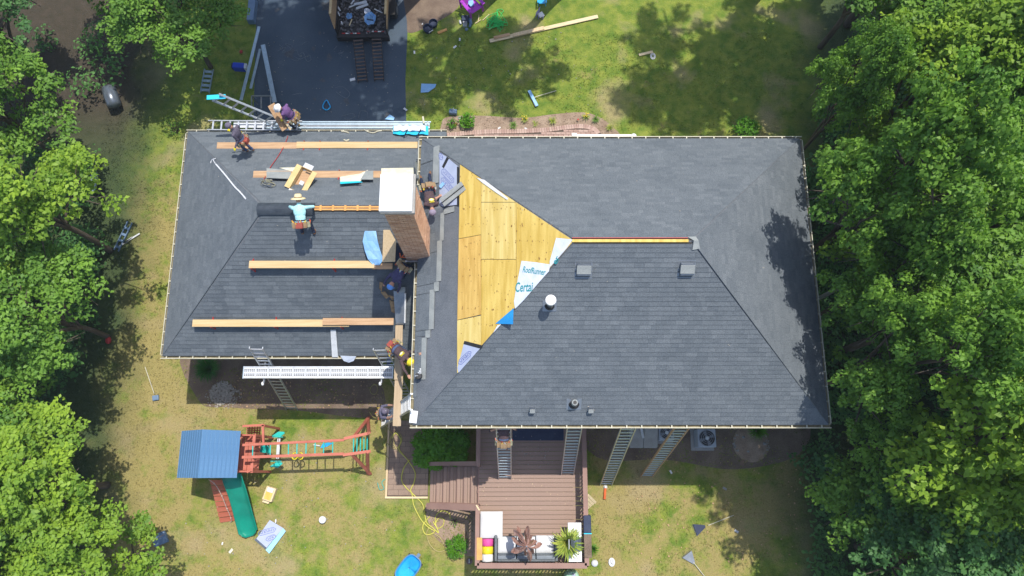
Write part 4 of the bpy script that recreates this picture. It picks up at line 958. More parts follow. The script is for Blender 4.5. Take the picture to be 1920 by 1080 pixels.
MB().bar(c + V((-.12, 0, 0)), c + V((.16, -.03, 0)), .03, .03).bar(c + V((-.1, 0, 0)), c + V((-.13, .13, 0)), .03, .03).bar(c + V((-.06, 0, 0)), c + V((.02, .1, 0)), .025, .025).build('clamp_bar', 'orange', clamp)
# cut strips of shingle and felt stacked where the wing meets the main wall
for (poly, m, lab, zz) in [([(738, 545), (758, 548), (760, 608), (742, 608)], 'galv', 'long grey metal flashing strip standing in the corner below the blue capped worker', .25), ([(750, 488), (762, 488), (762, 502), (750, 502)], 'wood_y', 'small square of board in the corner by the chimney', .2),
                           ([(746, 538), (760, 538), (760, 548), (746, 548)], 'starter', 'small grey shingle square beside the blue capped worker', .3), ([(728, 655), (736, 655), (731, 690), (724, 690)], 'navy', 'dark felt strip at the wing eave by the second ladder', .05)]:
    poly_thing('roofing_strip', lab, 'roofing strip', poly, wS, zz, .02, m)
MB().tube([R(760, 550, wS, .35), R(759, 605, wS, .35)], .03, 6).build('caulk_bead', 'white', None, label='white crusted bead along the metal flashing strip', cat='sealant')
fg = thing('felt_scraps', 'crumpled tan felt scraps below the blue capped worker', 'scraps', R(737, 565, wS, .1))
for (poly) in [[(714, 548), (722, 546), (730, 556), (724, 560)], [(728, 553), (744, 557), (736, 563)], [(730, 562), (738, 565), (744, 562), (742, 588), (734, 584)], [(712, 528), (718, 530), (716, 548), (711, 540)]]:
    MB().prism([R(x, y, wS, .12 + random.uniform(0, .1)) for x, y in poly], PN(wS) * .02).build('scrap', 'leather', fg)
# white metal drip edge on the slope, and the white bag on the eave
poly_thing('metal_drip_edge', 'white metal drip edge piece lying down the slope at the wing eave', 'flashing', [(620, 618), (630, 618), (634, 669), (623, 669)], wS, .04, .03, 'white_dull')
mb = MB(); mb.prism([R(638, 667, wS, .12), R(668, 668, wS, .12), R(663, 677, wS, .05), R(654, 680, wS, .0), R(645, 677, wS, .05)], (0, 0, .02)).build('plastic_bag', 'under_white', None, label='white and teal plastic bag caught on the wing gutter', cat='bag')
# perforated aluminium stage plank on ladder jacks
P0 = G(457, 700, 4.22); P1 = G(737, 697, 4.22); ys = (P0.y + P1.y) / 2
st = thing('stage_plank', 'long perforated aluminium stage plank hung below the wing eave', 'plank', ((P0.x + P1.x) / 2, ys, 4.2))
xa, xb = P0.x, P1.x; SWd = .40
MB().box((xa, ys - SWd / 2, 4.18), (xb, ys - SWd / 2 + .03, 4.28)).build('side_beam', 'alu', st); MB().box((xa, ys + SWd / 2 - .03, 4.18), (xb, ys + SWd / 2, 4.28)).build('side_beam', 'alu', st)
mb = MB(); hol = []
for k in range(12):
    x = xa + (xb - xa) * (k + .0) / 12; x2 = xa + (xb - xa) * (k + 1) / 12; mb2 = MB().box((x + .004, ys - SWd / 2 + .03, 4.235), (x2 - .004, ys + SWd / 2 - .03, 4.265)); mb2.build('deck_panel', 'white_dull', st)
    for j in range(2):
        for r in range(2):
            for q in range(6): cx = x + .05 + q * .062; cy = ys - .105 + j * .15 + r * .048; hol.append((cx, cy))
hm = MB()
for cx, cy in hol: hm.box((cx - .019, cy - .015, 4.264), (cx + .019, cy + .015, 4.2675))
hm.build('drain_holes', 'black', st, kind='stuff')
for xx in (P0.x, P1.x):
    MB().box((xx - .012, ys - SWd / 2 - .01, 4.17), (xx + .012, ys + SWd / 2 + .01, 4.275)).build('end_cap', 'alu_blue', st)
ladder('aluminium ladder carrying the near end of the perforated stage plank', G(548, 768, 0), G(480, 652, 5.6), .42, side=(1, 0, 0), group='ladders leaning on the wing eave')
ladder('ladder behind the crouching worker, at the far end of the stage plank', G(775, 768, 0), G(712, 654, 5.6), .42, side=(1, 0, 0), group='ladders leaning on the wing eave')
for (px_, py_) in ((500, 706), (718, 706)):
    c = G(px_, py_, 3.9); j = thing('ladder_jack', 'steel ladder jack bracket holding the %s of the stage plank' % ('west end' if px_ < 600 else 'east end'), 'bracket', c)
    MB().bar(V((c.x, ys - .35, 4.15)), V((c.x, ys + .35, 4.15)), .04, .04).bar(V((c.x, ys - .33, 4.13)), V((c.x, ys + .3, 3.5)), .035, .035, V((1, 0, 0))).build('jack_arm', 'galv', j); MB().ell(V((c.x - .05, ys - .36, 4.1)), V((.05, 0, 0)), V((0, .07, 0)), V((0, 0, .06))).build('jack_knob', 'white', j)
# plank bridging from the wing roof out past the main corner, on its own ladder
za = 5.35
plank('long sand coloured scaffold plank running out past the corner of the main roof', G(749, 688, za), G(744, 799, za), .26, .045, 'wood_dull')
plank('second scaffold plank butting up to the wing roof by the yellow helmet', G(748.5, 610, za + .12), G(746, 712, za + .06), .24, .045, 'wood_dull')
ladder('silver ladder climbed by the man in the grey cap, resting on the main gutter', G(715, 790, 0), V((MX0 + .1, 2.05, 7.5)), .46, side=(0, 1, 0), mat='alu', rungmat='white', flat=.04)
MB().bar(R(777, 770, mW, .15), R(774, 793, mW, .1), .22, .02).build('white_trim_piece', 'white', None, label='white metal trim piece at the low corner of the main roof', cat='trim')
# bucket with tool bag hanging at the gutter by the yellow helmet
bk = R(786, 706, mW, .10); tb = thing('tool_bag', 'dark open tool bag on the gutter below the yellow helmet', 'bag', bk); MB().lathe([(.07, 0), (.11, .12), (.09, .2)], bk, seg=10).build('bag_body', 'black', tb); 
for k in range(4): MB().tube([bk + V((random.uniform(-.08, .08), random.uniform(-.08, .08), .12)), bk + V((random.uniform(-.12, .12), random.uniform(-.05, .2), .3))], .02, 6).build('hand_tool', 'steel' if k % 2 else 'white', tb)
# ladders on the south eave
for (lab, fx, fy, fz, tx, ty, m) in [('ladder standing on the deck nearest the laurel, with a worker up it', 947, 897, 1.56, 944, 796, 'alu'), ('ladder standing on the deck near the rail beside the dark rug', 1064, 889, 1.56, 1078, 796, 'alu'),
                                 ('ladder on the grass with an orange cone at its feet', 1136, 909, 0, 1180, 797, 'alu'), ('brown railed ladder nearest the air conditioners', 1212, 893, 0, 1282, 797, 'wood_worn')]:
    ladder(lab, G(fx, fy, fz), G(tx, ty, 6.75), .44, side=(1, 0, 0), mat=m, rungmat='alu_blue', flat=.045, group='ladders leaning on the main roof gutter')
cn = G(1135, 913, .02); co_ = thing('orange_stake', 'orange stake flag lying at the foot of the lawn ladder', 'marker', cn); MB().tube([cn, cn + V((-.05, -.45, .05))], .05, 8).build('flag_roll', 'orange', co_); MB().lathe([(.08, 0), (.03, .1)], cn).build('flag_foot', 'white', co_)
# front side: staging, spare ladder, planks behind the wing
zf_ = 4.30
fs = thing('front_stage', 'aluminium staging planks laid behind the front eave of the wing', 'scaffold', G(640, 236, zf_))
for k, (py, m) in enumerate(((229, 'alu_blue'), (233.5, 'alu_blue'), (236.8, 'galv'), (240, 'alu_blue'))):
    a = G(500, py, zf_); b = G(806 if k else 808, py, zf_); MB().bar(a, b, .085 if k in (1, 2) else .05, .06).build('stage_beam', m, fs)
a = G(438, 235, zf_ + .04); b = G(498, 235, zf_ + .04); MB().bar(a, b, .20, .03).build('stage_sheet', 'white_dull', fs)
MB().bar(G(802, 228, zf_), G(802, 246, zf_), .05, .06).bar(G(793, 219, zf_), G(795, 232, zf_ + .1), .06, .05).build('end_bracket', 'cream', fs)
for px_ in (470, 560, 690, 790): a = G(px_, 234, zf_); MB().bar(V((a.x, a.y, zf_ - .04)), V((a.x, a.y, .0)), .06, .06, V((0, 1, 0))).build('stage_post', 'galv', fs)
ladder('long extension ladder lying along the front staging behind the walking worker', G(390, 235, 4.55), G(566, 236, 4.55), .36, side=(0, 1, 0), mat='alu', rungmat='alu')
ladder('tilted ladder with wide top rung rising behind the front eave', G(542, 238, 4.7), G(404, 182, 6.6), .52, side=(1, 0, 0), mat='alu', rungmat='alu')
MB().bar(G(388, 183, 6.62), G(423, 181, 6.62), .16, .03).build('ladder_top_pad', 'cyan', None, label='cyan pad across the top of the tilted ladder', cat='pad')
mb = MB(); x0w = R(735, 246, wN, .15)
gr = [[R(x, y + 1.2 * math.sin(x * .8), wN, .12 + .04 * math.sin(x * .5)) for x in range(737, 805, 6)] for y in (236, 241, 246, 252)]
mb.sheet(gr).build('shingle_wrapping', 'cyan', None, label='bright cyan shingle wrapping draped on the front gutter', cat='wrapping', solid=.015)
gr = [[R(x, y + 1.5 * math.sin(x * .6), wN, .20 + .03 * math.sin(x * .4)) for x in range(738, 802, 6)] for y in (235, 240, 245)]
MB().sheet(gr).build('white_wrapping', 'under_white', None, label='crumpled white wrapping on top of the cyan wrapping', cat='wrapping', solid=.012)
for k, (x0_, y0_, x1_, y1_) in enumerate([(757, 258, 764, 243), (781, 258, 789, 243)]): MB().tube([R(x0_, y0_, wN, .05), R(x1_, y1_, wN, .45)], .02, 6).build('strap', 'navy', None, label='%s dark strap crossing the cyan wrapping' % ('first' if k == 0 else 'second'), cat='strap')
for k, pts in enumerate([[(683, 243), (690, 247), (700, 249), (708, 246), (716, 245)], [(640, 246), (648, 247), (654, 249)], [(645, 262), (649, 264), (654, 262)]]):
    MB().tube(curve_pts([R(x, y, wN, .06) for x, y in pts], 4), .03 if k else .022, 6).build('trim_offcut', 'cream', None, label=['curled cream trim offcut just inside the front gutter', 'short cream scrap by the front gutter', 'white crumpled scrap above the yellow plank'][k], cat='offcut')
# wood sheet carried upright by the white helmeted worker
pa, pb = G(508, 196, 5.6), G(535, 243, 5.0); d = (pb - pa); MB().bar(pa, pb, .30, .03, Z3 + V((.5, .2, 0))).build('carried_board', 'wood_worn', None, label='rough brown board held by the worker in the white helmet', cat='board', bevel=.01)
MB().bar(G(530, 222, 5.3), G(545, 243, 5.0), .07, .05).build('carried_batten', 'wood_new', None, label='narrow pale batten beside the carried board', cat='batten')
# driveway: gutters/trim lengths on saw horses, trailer, hose, scraps
sh_ = thing('sawhorse', 'grey metal sawhorse frame beside the long blue grey trim pieces', 'sawhorse', G(490, 192, .7)); 
for a, b in [((472, 180), (507, 180)), ((472, 180), (472, 200)), ((490, 180), (490, 204)), ((507, 180), (508, 200))]: MB().bar(G(*a, .75), G(*b, .75), .05, .05).build('frame_bar', 'galv', sh_)
for a in ((472, 180), (507, 180), (472, 200), (508, 200)): p = G(*a, .75); MB().bar(p, V((p.x, p.y, 0)), .04, .04, V((0, 1, 0))).build('leg', 'galv', sh_)
for k, (a, b, w_, lab) in enumerate([((486, 50), (452, 188), .13, 'long blue grey siding trim piece furthest along the driveway edge'), ((493, 84), (515, 192), .19, 'wide blue grey trim piece pointing at the worker in the white helmet'), ((488, 92), (470, 166), .11, 'shorter trim piece crossing under the long one')]):
    o = MB().bar(G(*a, .5 - k * .12), G(*b, .72 - k * .15), w_, .05).build('trim_piece', 'film_blue' if 0 else 'alu_blue', None, label=lab, cat='trim', group='trim pieces beside the driveway', bevel=.01)
MB().box(tuple(G(467, 46, 0) + V((0, 0, 0))), tuple(G(484, 4, 0) + V((0, 0, .35)))).build('utility_box', 'steel_blue', None, label='dark blue grey board leaning at the top of the driveway edge', cat='board', bevel=.02)
# trailer
TZ = .62; tl = thing('dump_trailer', 'black trailer with wooden side boards full of debris and two rear ramps', 'trailer', G(680, 40, 0))
tx0, tx1 = G(634, 60, TZ).x, G(727, 60, TZ).x; ty0 = G(680, 66, TZ).y; ty1 = ty0 + 4.6
MB().box((tx0, ty0, TZ - .12), (tx1, ty1, TZ)).build('bed', 'trailer', tl, bevel=.01)
MB().box((tx0 - .06, ty0 - .12, TZ - .30), (tx1 + .06, ty0 + .02, TZ + .02)).build('rear_bumper', 'trailer', tl, bevel=.01)
for s_, x in ((-1, tx0), (1, tx1)):
    MB().box((x - .03, ty0, TZ), (x + .03, ty1, TZ + .45)).build('side_panel', 'trailer', tl)
    MB().prism([V((x + s_ * .02, ty0 + .02, TZ + .45)), V((x + s_ * .02, ty1, TZ + .45)), V((x + s_ * .10, ty1, TZ + 1.15)), V((x + s_ * .10, ty0 + .30, TZ + 1.15))], (s_ * .045, 0, 0)).build('side_board', 'wood_worn', tl)
    MB().bar(V((x + s_ * .08, ty0 + .25, TZ + 1.17)), V((x + s_ * .08, ty1, TZ + 1.17)), .09, .04).build('rail_cap', 'wood_x', tl)
    for yy in (1.4, 2.4): w_ = MB().lathe([(.0, -.11), (.33, -.11), (.36, -.06), (.36, .06), (.33, .11), (0, .11)], V((x + s_ * .2, ty0 + yy, .36)), V((1, 0, 0)), 20, False).build('wheel', 'black', tl); MB().lathe([(.0, 0), (.18, .0), (.18, .02), (0, .02)], V((x + s_ * .32, ty0 + yy, .36)), V((s_, 0, 0)), 14, False).build('rim', 'galv', w_)
MB().box((tx0 - .3, ty0 + .9, .76), (tx0 - .04, ty0 + 2.9, .80)).build('fender', 'trailer', tl); MB().box((tx1 + .04, ty0 + .9, .76), (tx1 + .3, ty0 + 2.9, .80)).build('fender', 'trailer', tl)
for (a, b, y_) in ((641, 676, 62.5), (688, 722, 59)):
    pa, pb = G(a, y_, TZ + .03), G(b, y_, TZ + .03)
    for k in range(5): MB().bar(pa.lerp(pb, k / 5), pa.lerp(pb, (k + .92) / 5), .05, .012).build('reflective_tape', 'red' if k % 2 == 0 else 'white', tl)
for nm, a, b in (('ramp', (671, 74), (680, 154)), ('ramp', (706, 72), (711, 152))):
    top = G(*a, TZ - .06); ft = G(*b, .05); rp = MB(); d = (ft - top).normalized(); s_ = V((1, 0, 0)); s_ = (s_ - d * s_.dot(d)).normalized()
    for k in (-1, 1): rp.bar(top + s_ * k * .2, ft + s_ * k * .2, .04, .06)
    r_ = rp.build('ramp', 'trailer', tl); L = (ft - top).length
    for k in range(12): c = top + d * (L * (k + .4) / 12); MB().obox(c + Z3 * .02, s_ * .2, d * .022, Z3 * .02).build('ramp_rung', 'rust', r_)
# debris in the trailer
db = [('torn_tarp', 'round crumpled blue tarp in the trailer', 'film_blue', (694, 33), 14), ('torn_tarp', 'small torn blue film piece in the trailer', 'film_blue', (654, 28), 7), ('torn_tarp', 'pale cloth scrap beside the blue tarp in the trailer', 'under_white', (688, 19), 7)]
for nm, lab, m, (x, y), r in db:
    c = G(x, y, TZ + .35); mb = MB(); gr = []; rr = r / 50; rs = random.Random(x)
    ring = [[c + V((0, 0, .12))] * 14]
    for j in (1, 2, 3, 4): ring.append([c + V((math.cos(a * 2 * math.pi / 13) * rr * j / 4 * rs.uniform(.8, 1.15), math.sin(a * 2 * math.pi / 13) * rr * j / 4 * rs.uniform(.8, 1.15), .1 * math.cos(j) + rs.uniform(-.06, .06))) for a in range(14)]); ring[-1][-1] = ring[-1][0]
    mb.sheet(ring).build(nm, m, None, label=lab, cat='tarp', solid=.01)
MB().tube([G(700, 38, TZ + .5), G(688, 36, TZ + .5)], .03).build('debris_stick', 'navy', None, label='dark stick across the blue tarp in the trailer', cat='debris')
rs = random.Random(2); k = 0
for (a, b, w_) in [((654, 14), (686, 1), .05), ((664, 8), (688, 4), .12), ((668, 16), (690, 8), .1), ((658, 8), (664, 0), .06), ((702, 17), (717, 24), .04), ((655, 48), (660, 36), .04), ((640, 40), (642, 46), .05), ((633, 12), (638, 20), .06), ((634, 22), (637, 30), .05)]:
    k += 1; MB().bar(G(*a, TZ + .3 + k * .01), G(*b, TZ + .42), w_, .03).build('debris_board', 'white_dull' if k != 6 else 'wood_new', None, label=['longest white strip across the trailer load', 'wide pale panel piece near the top of the trailer load', 'second pale panel piece in the trailer load', 'short white strip high in the trailer', 'thin stick by the side board of the trailer', 'small wooden stick low in the trailer', 'tiny pale scrap at the trailer rim', 'white scrap by the wooden rail of the trailer', 'lower white scrap by the wooden rail of the trailer'][k - 1], cat='debris', group='boards and strips in the trailer load')
tc = G(680, 25, TZ); scatter('debris', [(tx0 + .08, ty0 + .08), (tx1 - .08, ty0 + .08), (tx1 - .08, ty1 - .1), (tx0 + .08, ty1 - .1)], 700, TZ + .02, .02, .06, 'debris', 'heap of shingle and wood crumbs in the trailer')
hs = G(612, 198, .05); h_ = thing('coiled_hose', 'pear shaped coil of bright blue hose on the driveway', 'hose', hs)
for k in range(3): MB().tube(curve_pts([G(x, y, .03 + .03 * k) for x, y in [(612, 188), (617, 195), (619, 201), (613, 206), (606, 203), (606, 196)]], 6, True), .028, 6).build('hose_coil', 'blue_pool', h_)
poly_thing('tarp_piece', 'folded blue tarp piece with pointed top at the driveway end', 'tarp', [(722, 224), (731, 215), (740, 221), (738, 226)], 0, .05, .03, 'film_blue')
poly_thing('tarp_piece', 'flat bright blue tarp piece on the grass beside the driveway', 'tarp', [(790, 157), (818, 158), (816, 164), (803, 173), (789, 174)], 0, .03, .02, 'film_blue')
def litter(lab, px, py, s_, m, z=.03, cat='litter', name='paper_scrap'):
    c = G(px, py, z); a = random.uniform(0, 3); MB().obox(c, V((math.cos(a), math.sin(a), .05)) * s_, V((-math.sin(a), math.cos(a), .1)) * s_ * .5, Z3 * .012).build(name, m, None, label=lab, cat=cat, bevel=.004)
for lab, x, y, s_, m in [('white scrap at the lower driveway edge', 760, 205, .09, 'white_dull'), ('pale leaf shaped scrap beside the ramps', 661, 149, .12, 'chalk_white'), ('pale scrap on the grass below the purple chair', 862, 74, .07, 'white_dull'), ('second pale scrap lower than the tools', 853, 88, .08, 'white'), ('long white scrap close to the driveway edge', 777, 98, .07, 'white'), ('white pebble on the soil near the driveway', 792, 45, .04, 'white'),
                         ('white scrap on the mulch by the brick edging', 936, 240, .06, 'white'), ('second white scrap on the mulch', 986, 241, .06, 'white_dull'), ('white paper on the shaded back lawn', 1258, 885, .07, 'white'), ('pale stone on the shaded lawn past the white paper', 1359, 916, .08, 'concrete'), ('tiny scrap left of the play set slide', 417, 1019, .05, 'cushion'), ('light scrap near the slide foot', 433, 1033, .09, 'petal_yellow' if 0 else 'paper_print'), ('blue white scrap beside the second rake', 1381, 996, .08, 'white_dull')]:
    litter(lab, x, y, s_, m)
# front lawn lumber and tools
plank('long pale plank lying on the front lawn', G(918, 77, .06), G(1121, 31, .06), .17, .05, 'wood_new'); plank('short brown board lying on the lower end of the lawn plank', G(926, 71, .12), G(956, 64, .12), .14, .03, 'wood_worn')
plank('greyish middle length resting on the lawn plank', G(962, 66, .11), G(1020, 52, .11), .17, .03, 'wood_y')
plank('small tan board near the round metal coil', G(1198, 103, .04), G(1224, 97, .04), .12, .04, 'wood_new'); plank('short tan board beside the dark bin lids', G(821, 62, .04), G(838, 55, .04), .12, .05, 'wood_orange')
cl = thing('metal_coil', 'round coil of pale strip in the grass shade', 'coil', G(1224, 106)); c = WO[cl.name]
for k in range(3): MB().tube([c + V((math.cos(a) * (.11 - .03 * k), math.sin(a) * (.15 - .035 * k), .03)) for a in np.linspace(0, 6.283, 20)], .012, 5).build('coil_turn', 'white', cl)
br = thing('push_broom', 'push broom with a blue head and pale handle on the front lawn', 'broom', G(999, 184)); MB().bar(G(992, 170, .1), G(1007, 199, .1), .13, .07).build('broom_head', 'film_blue', br, bevel=.01); MB().bar(G(990, 171, .04), G(1004, 200, .04), .05, .09).build('bristles', 'pouch_olive', br); MB().tube([G(1000, 184, .12), G(1006, 181, .14), G(1043, 170, .08)], .018, 7).build('handle', 'cream', br)
def adirondack(name, label, cat, c, ang, m, s=1.0):
    c = V(c); t = thing(name, label, cat, c); f = V((math.cos(ang), math.sin(ang), 0)); r = V((f.y, -f.x, 0))
    for k in range(5): MB().bar(c + r * (k - 2) * .11 * s - f * .02 + Z3 * .36 * s, c + r * (k - 2) * .12 * s - f * .42 * s + Z3 * .92 * s, .095 * s, .02, f).build('back_slat', m, t)
    for k in range(5): MB().obox(c + f * (.04 + k * .11) * s + Z3 * (.33 + .015 * k) * s, f * .05 * s, r * .27 * s, Z3 * .012).build('seat_slat', m, t)
    for q in (-1, 1):
        MB().bar(c + r * q * .33 * s - f * .2 * s + Z3 * .56 * s, c + r * q * .36 * s + f * .55 * s + Z3 * .56 * s, .13 * s, .025).build('arm', m, t)
        for (fx, fz) in ((.5, .55), (-.25, .5)): MB().bar(c + r * q * .33 * s + f * fx * s, c + r * q * .33 * s + f * (fx - .05) * s + Z3 * fz * s, .08 * s, .04 * s, f).build('leg', m, t)
    return t
adirondack('garden_chair', 'purple slatted garden chair on the front lawn', 'chair', G(882, 14, .1), math.radians(-52), 'purple', 1.0)
poly_thing('cloth_bundle', 'crumpled blue cloth on the seat of the purple chair', 'cloth', [(879, 3), (887, 2), (889, 10), (883, 14), (878, 9)], .5, .0, .08, 'film_blue')
adirondack('childs_chair', 'bright blue stool shaped chair at the top edge of the lawn', 'chair', G(1016, 2, .1), math.radians(-90), 'blue_pool', .5)
cc = thing('toy_chair', 'small lilac toy chair with a white seat on the front lawn', 'toy', G(1012, 32)); c = WO[cc.name]
MB().obox(c + V((.05, 0, .18)), V((.10, .06, 0)), V((-.06, .1, 0)), Z3 * .02).build('seat', 'white', cc, bevel=.01); MB().obox(c + V((-.09, .06, .28)), V((.05, .09, 0)) * .2, V((-.09, -.16, 0)), Z3 * .2).build('backrest', 'lilac', cc, bevel=.02)
for dx, dy in ((.1, .1), (.14, -.1), (-.06, -.08), (-.1, .12)): MB().bar(c + V((dx, dy, 0)), c + V((dx, dy, .18)), .04, .04, V((0, 1, 0))).build('leg', 'lilac', cc)
gr_ = thing('green_rope_pile', 'tangled pile of bright green rope on the front lawn', 'rope', G(930, 42)); 
for k in range(9): r1 = random.Random(k); c = G(929, 43, .03 + k * .015); MB().tube(curve_pts([c + V((r1.gauss(0, .22), r1.gauss(0, .2), r1.uniform(0, .06))) for _ in range(7)], 6, True), .012, 5).build('rope_loop', 'green_rope', gr_)
MB().tube(curve_pts([G(x, y, .05) for x, y in [(930, 38), (934, 28), (932, 20), (938, 17), (944, 20), (940, 26), (935, 36)]], 6), .012, 5).build('rope_loop', 'green_rope', gr_)
MB().tube(curve_pts([G(x, y, .05) for x, y in [(938, 40), (943, 46), (941, 55), (934, 50)]], 6), .012, 5).build('rope_loop', 'green_rope', gr_)
tp = thing('nail_gun_kit', 'grey pile of power tools and cases below the purple chair', 'tools', G(873, 43)); c = WO[tp.name]
MB().obox(c + V((0, .12, .12)), V((.17, 0, 0)), V((0, .14, 0)), Z3 * .1).build('tool_case', 'navy', tp, bevel=.03); MB().obox(c + V((-.02, -.12, .1)), V((.09, .0, 0)), V((0, .11, 0)), Z3 * .07).build('battery_tray', 'white_dull', tp, bevel=.01)
for k in range(6): MB().obox(c + V((-.06 + .05 * (k % 3), -.17 + .09 * (k // 3), .18)), V((.016, 0, 0)), V((0, .028, 0)), Z3 * .006).build('battery', 'black', tp)
MB().tube([c + V((.2, .12, .15)), c + V((.24, -.1, .1)), c + V((.18, -.24, .05))], [.08, .07, .05], 8).build('tool_body', 'steel_blue', tp); MB().tube([c + V((-.26, .08, .06)), c + V((-.2, -.1, .06))], .045, 8).build('tool_body', 'white_dull', tp); MB().ell(c + V((.05, -.36, .07)), V((.08, 0, 0)), V((0, .07, 0)), Z3 * .06).build('tape_reel', 'steel_blue', tp)
for k, (a, b, lab) in enumerate([((891, 44), (902, 37), 'pale stick nearest the tool pile'), ((905, 38), (917, 27), 'pale stick nearest the green rope'), ((898, 28), (897, 40), 'short white stick pointing at the purple chair'), ((917, 55), (925, 50), 'tiny stick at the foot of the green rope')]): MB().tube([G(*a, .04), G(*b, .05)], .018, 6).build('wood_stick', 'wood_new', None, label=lab, cat='stick')
for k, (x, y, r) in enumerate([(803, 57, .22), (813, 47, .20)]): c = G(x, y); t = thing('bin_lid', 'dark blue round bin with strips in it beside the soil' if k == 0 else 'dark blue folded bag behind the round bin', 'bin', c); MB().lathe([(r * .8, 0), (r, .2), (r * .9, .21), (r * .75, .06)], c, seg=18).build('bin_body', 'navy', t)
c = G(804, 61, .2); MB().tube([c, c + V((.2, .1, .05))], .015).build('strip_scrap', 'white', None, label='white strip lying across the dark round bin', cat='scrap')
bg_ = thing('storage_bag', 'pale blue bag in the grass by the front shrub', 'bag', G(850, 213)); c = WO[bg_.name]; MB().obox(c + Z3 * .14, V((.17, -.02, 0)), V((.01, .1, 0)), Z3 * .12).build('bag_body', 'steel_blue', bg_, bevel=.04); MB().tube([c + V((-.02, .05, .24)), c + V((.02, .1, .32)), c + V((.05, .05, .25))], .02).build('handle', 'white_dull', bg_)
MB().lathe([(.05, 0), (.07, .05), (.05, .09), (.03, .05)], G(862, 222), seg=12).build('round_stone', 'white', None, label='white round stone beside the hydrangea', cat='stone'); MB().ell(G(854, 233, .04), V((.09, 0, 0)), V((0, .07, 0)), Z3 * .05).build('brick_stone', 'red', None, label='reddish stone beside the flower bed edge', cat='stone')
# white fascia board lying on the front path
pa = G(1072, 256, .95); pb = G(1188, 256, .95); fb = thing('porch_rail', 'white porch rail with a round post cap in front of the main eave', 'railing', pa); MB().bar(pa, pb, .17, .08).build('top_rail', 'white', fb, bevel=.01)
for x in (pa.x, (pa.x + pb.x) / 2, pb.x - .05): MB().bar(V((x, pa.y, .9)), V((x, pa.y, 0)), .1, .1, V((0, 1, 0))).build('post', 'white', fb)
MB().lathe([(.10, 0), (.11, .04), (.06, .09)], V((pb.x, pa.y, .98)), seg=14).build('post_cap', 'white', fb); MB().obox(V((pa.x + .1, pa.y + .06, .98)), V((.1, 0, 0)), V((0, .06, 0)), Z3 * .05).build('post_cap', 'white', fb)
# west side lawn
cool = thing('cooler', 'royal blue cooler on the grass beside the driveway', 'cooler', G(452, 130)); c = WO[cool.name]; MB().obox(c + Z3 * .18, V((.26, -.02, 0)), V((.01, .13, 0)), Z3 * .17).build('body', 'blue_cool', cool, bevel=.03); MB().obox(c + V((.3, -.03, .2)), V((.06, 0, 0)), V((0, .12, 0)), Z3 * .15).build('handle', 'white_dull', cool, bevel=.02); MB().obox(c + V((-.29, .02, .2)), V((.03, 0, 0)), V((0, .1, 0)), Z3 * .12).build('wheel_end', 'navy', cool)
ladder('small grey step ladder lying in the shaded grass', G(384, 174, .12), G(392, 130, .12), .38, side=(1, 0, 0), mat='alu_blue', rungmat='alu_blue', flat=.06, name='step_ladder', step=.22)
MB().ell(G(452, 97, .05), V((.07, 0, 0)), V((0, .09, 0)), Z3 * .06).build('red_cup', 'red', None, label='small red object in the grass above the cooler', cat='litter')
drum = thing('covered_drum', 'grey barrel shaped smoker in the dark corner of the west lawn', 'barbecue', G(220, 192)); c = WO[drum.name]; MB().lathe([(.12, -.5), (.28, -.42), (.3, 0), (.28, .42), (.12, .5)], c + Z3 * .5, V((.45, -1, 0)), 18).build('drum', 'grill_lid', drum, True)
for k in ((-.2, .3), (.25, -.3), (-.1, -.35), (.15, .35)): MB().bar(c + V((k[0], k[1], 0)), c + V((k[0] * .6, k[1] * .6, .4)), .04, .04, V((0, 1, 0))).build('leg', 'black', drum)
mow = thing('garden_cart', 'grey two wheeled cart at the lawn edge below the tree', 'cart', G(183, 352)); c = WO[mow.name]; MB().obox(c + V((0, .1, .35)), V((.13, 0, 0)), V((0, .42, 0)), Z3 * .06).build('deck', 'alu_blue', mow, bevel=.02)
for q in (-1, 1): MB().lathe([(0, -.05), (.2, -.05), (.22, 0), (.2, .05), (0, .05)], c + V((q * .3, -.3, .22)), V((1, 0, 0)), 16, False).build('wheel', 'black', mow)
MB().tube([c + V((-.3, -.3, .22)), c + V((.3, -.3, .22))], .025).build('axle', 'galv', mow)
ladder('broken grey ladder piece in the grass where the tree shade ends', G(218, 470, .06), G(244, 416, .10), .20, mat='steel_blue', rungmat='steel_blue', flat=.05, name='ladder_piece', step=.28)
for k, (a, b) in enumerate([((232, 456), (262, 438)), ((224, 462), (248, 445))]): MB().bar(G(*a, .06), G(*b, .06), .06, .03).build('trim_piece', 'white_dull', None, label='%s pale strip beside the broken ladder piece' % ('upper' if k else 'longer'), cat='trim')
sb = thing('garden_broom', 'thin broom with a dark head lying in the west lawn shade', 'broom', G(285, 722)); MB().tube([G(272, 688, .05), G(289, 738, .12)], .016).build('handle', 'cream', sb); MB().obox(G(292, 746, .06), V((.12, .02, 0)), V((-.02, .1, 0)), Z3 * .05).build('broom_head', 'steel_blue', sb, bevel=.02)
MB().ell(G(203, 638, .12), V((.11, .03, 0)), V((-.03, .15, 0)), Z3 * .1).build('red_ball', 'red', None, label='red toy in the shade by the west lawn', cat='toy')
MB().obox(G(300, 1010, .1), V((.25, .1, 0)), V((-.1, .2, 0)), Z3 * .08).build('tarp_bundle', 'steel_blue', None, label='blue grey bundle half hidden by the lowest bright tree', cat='tarp', bevel=.04)
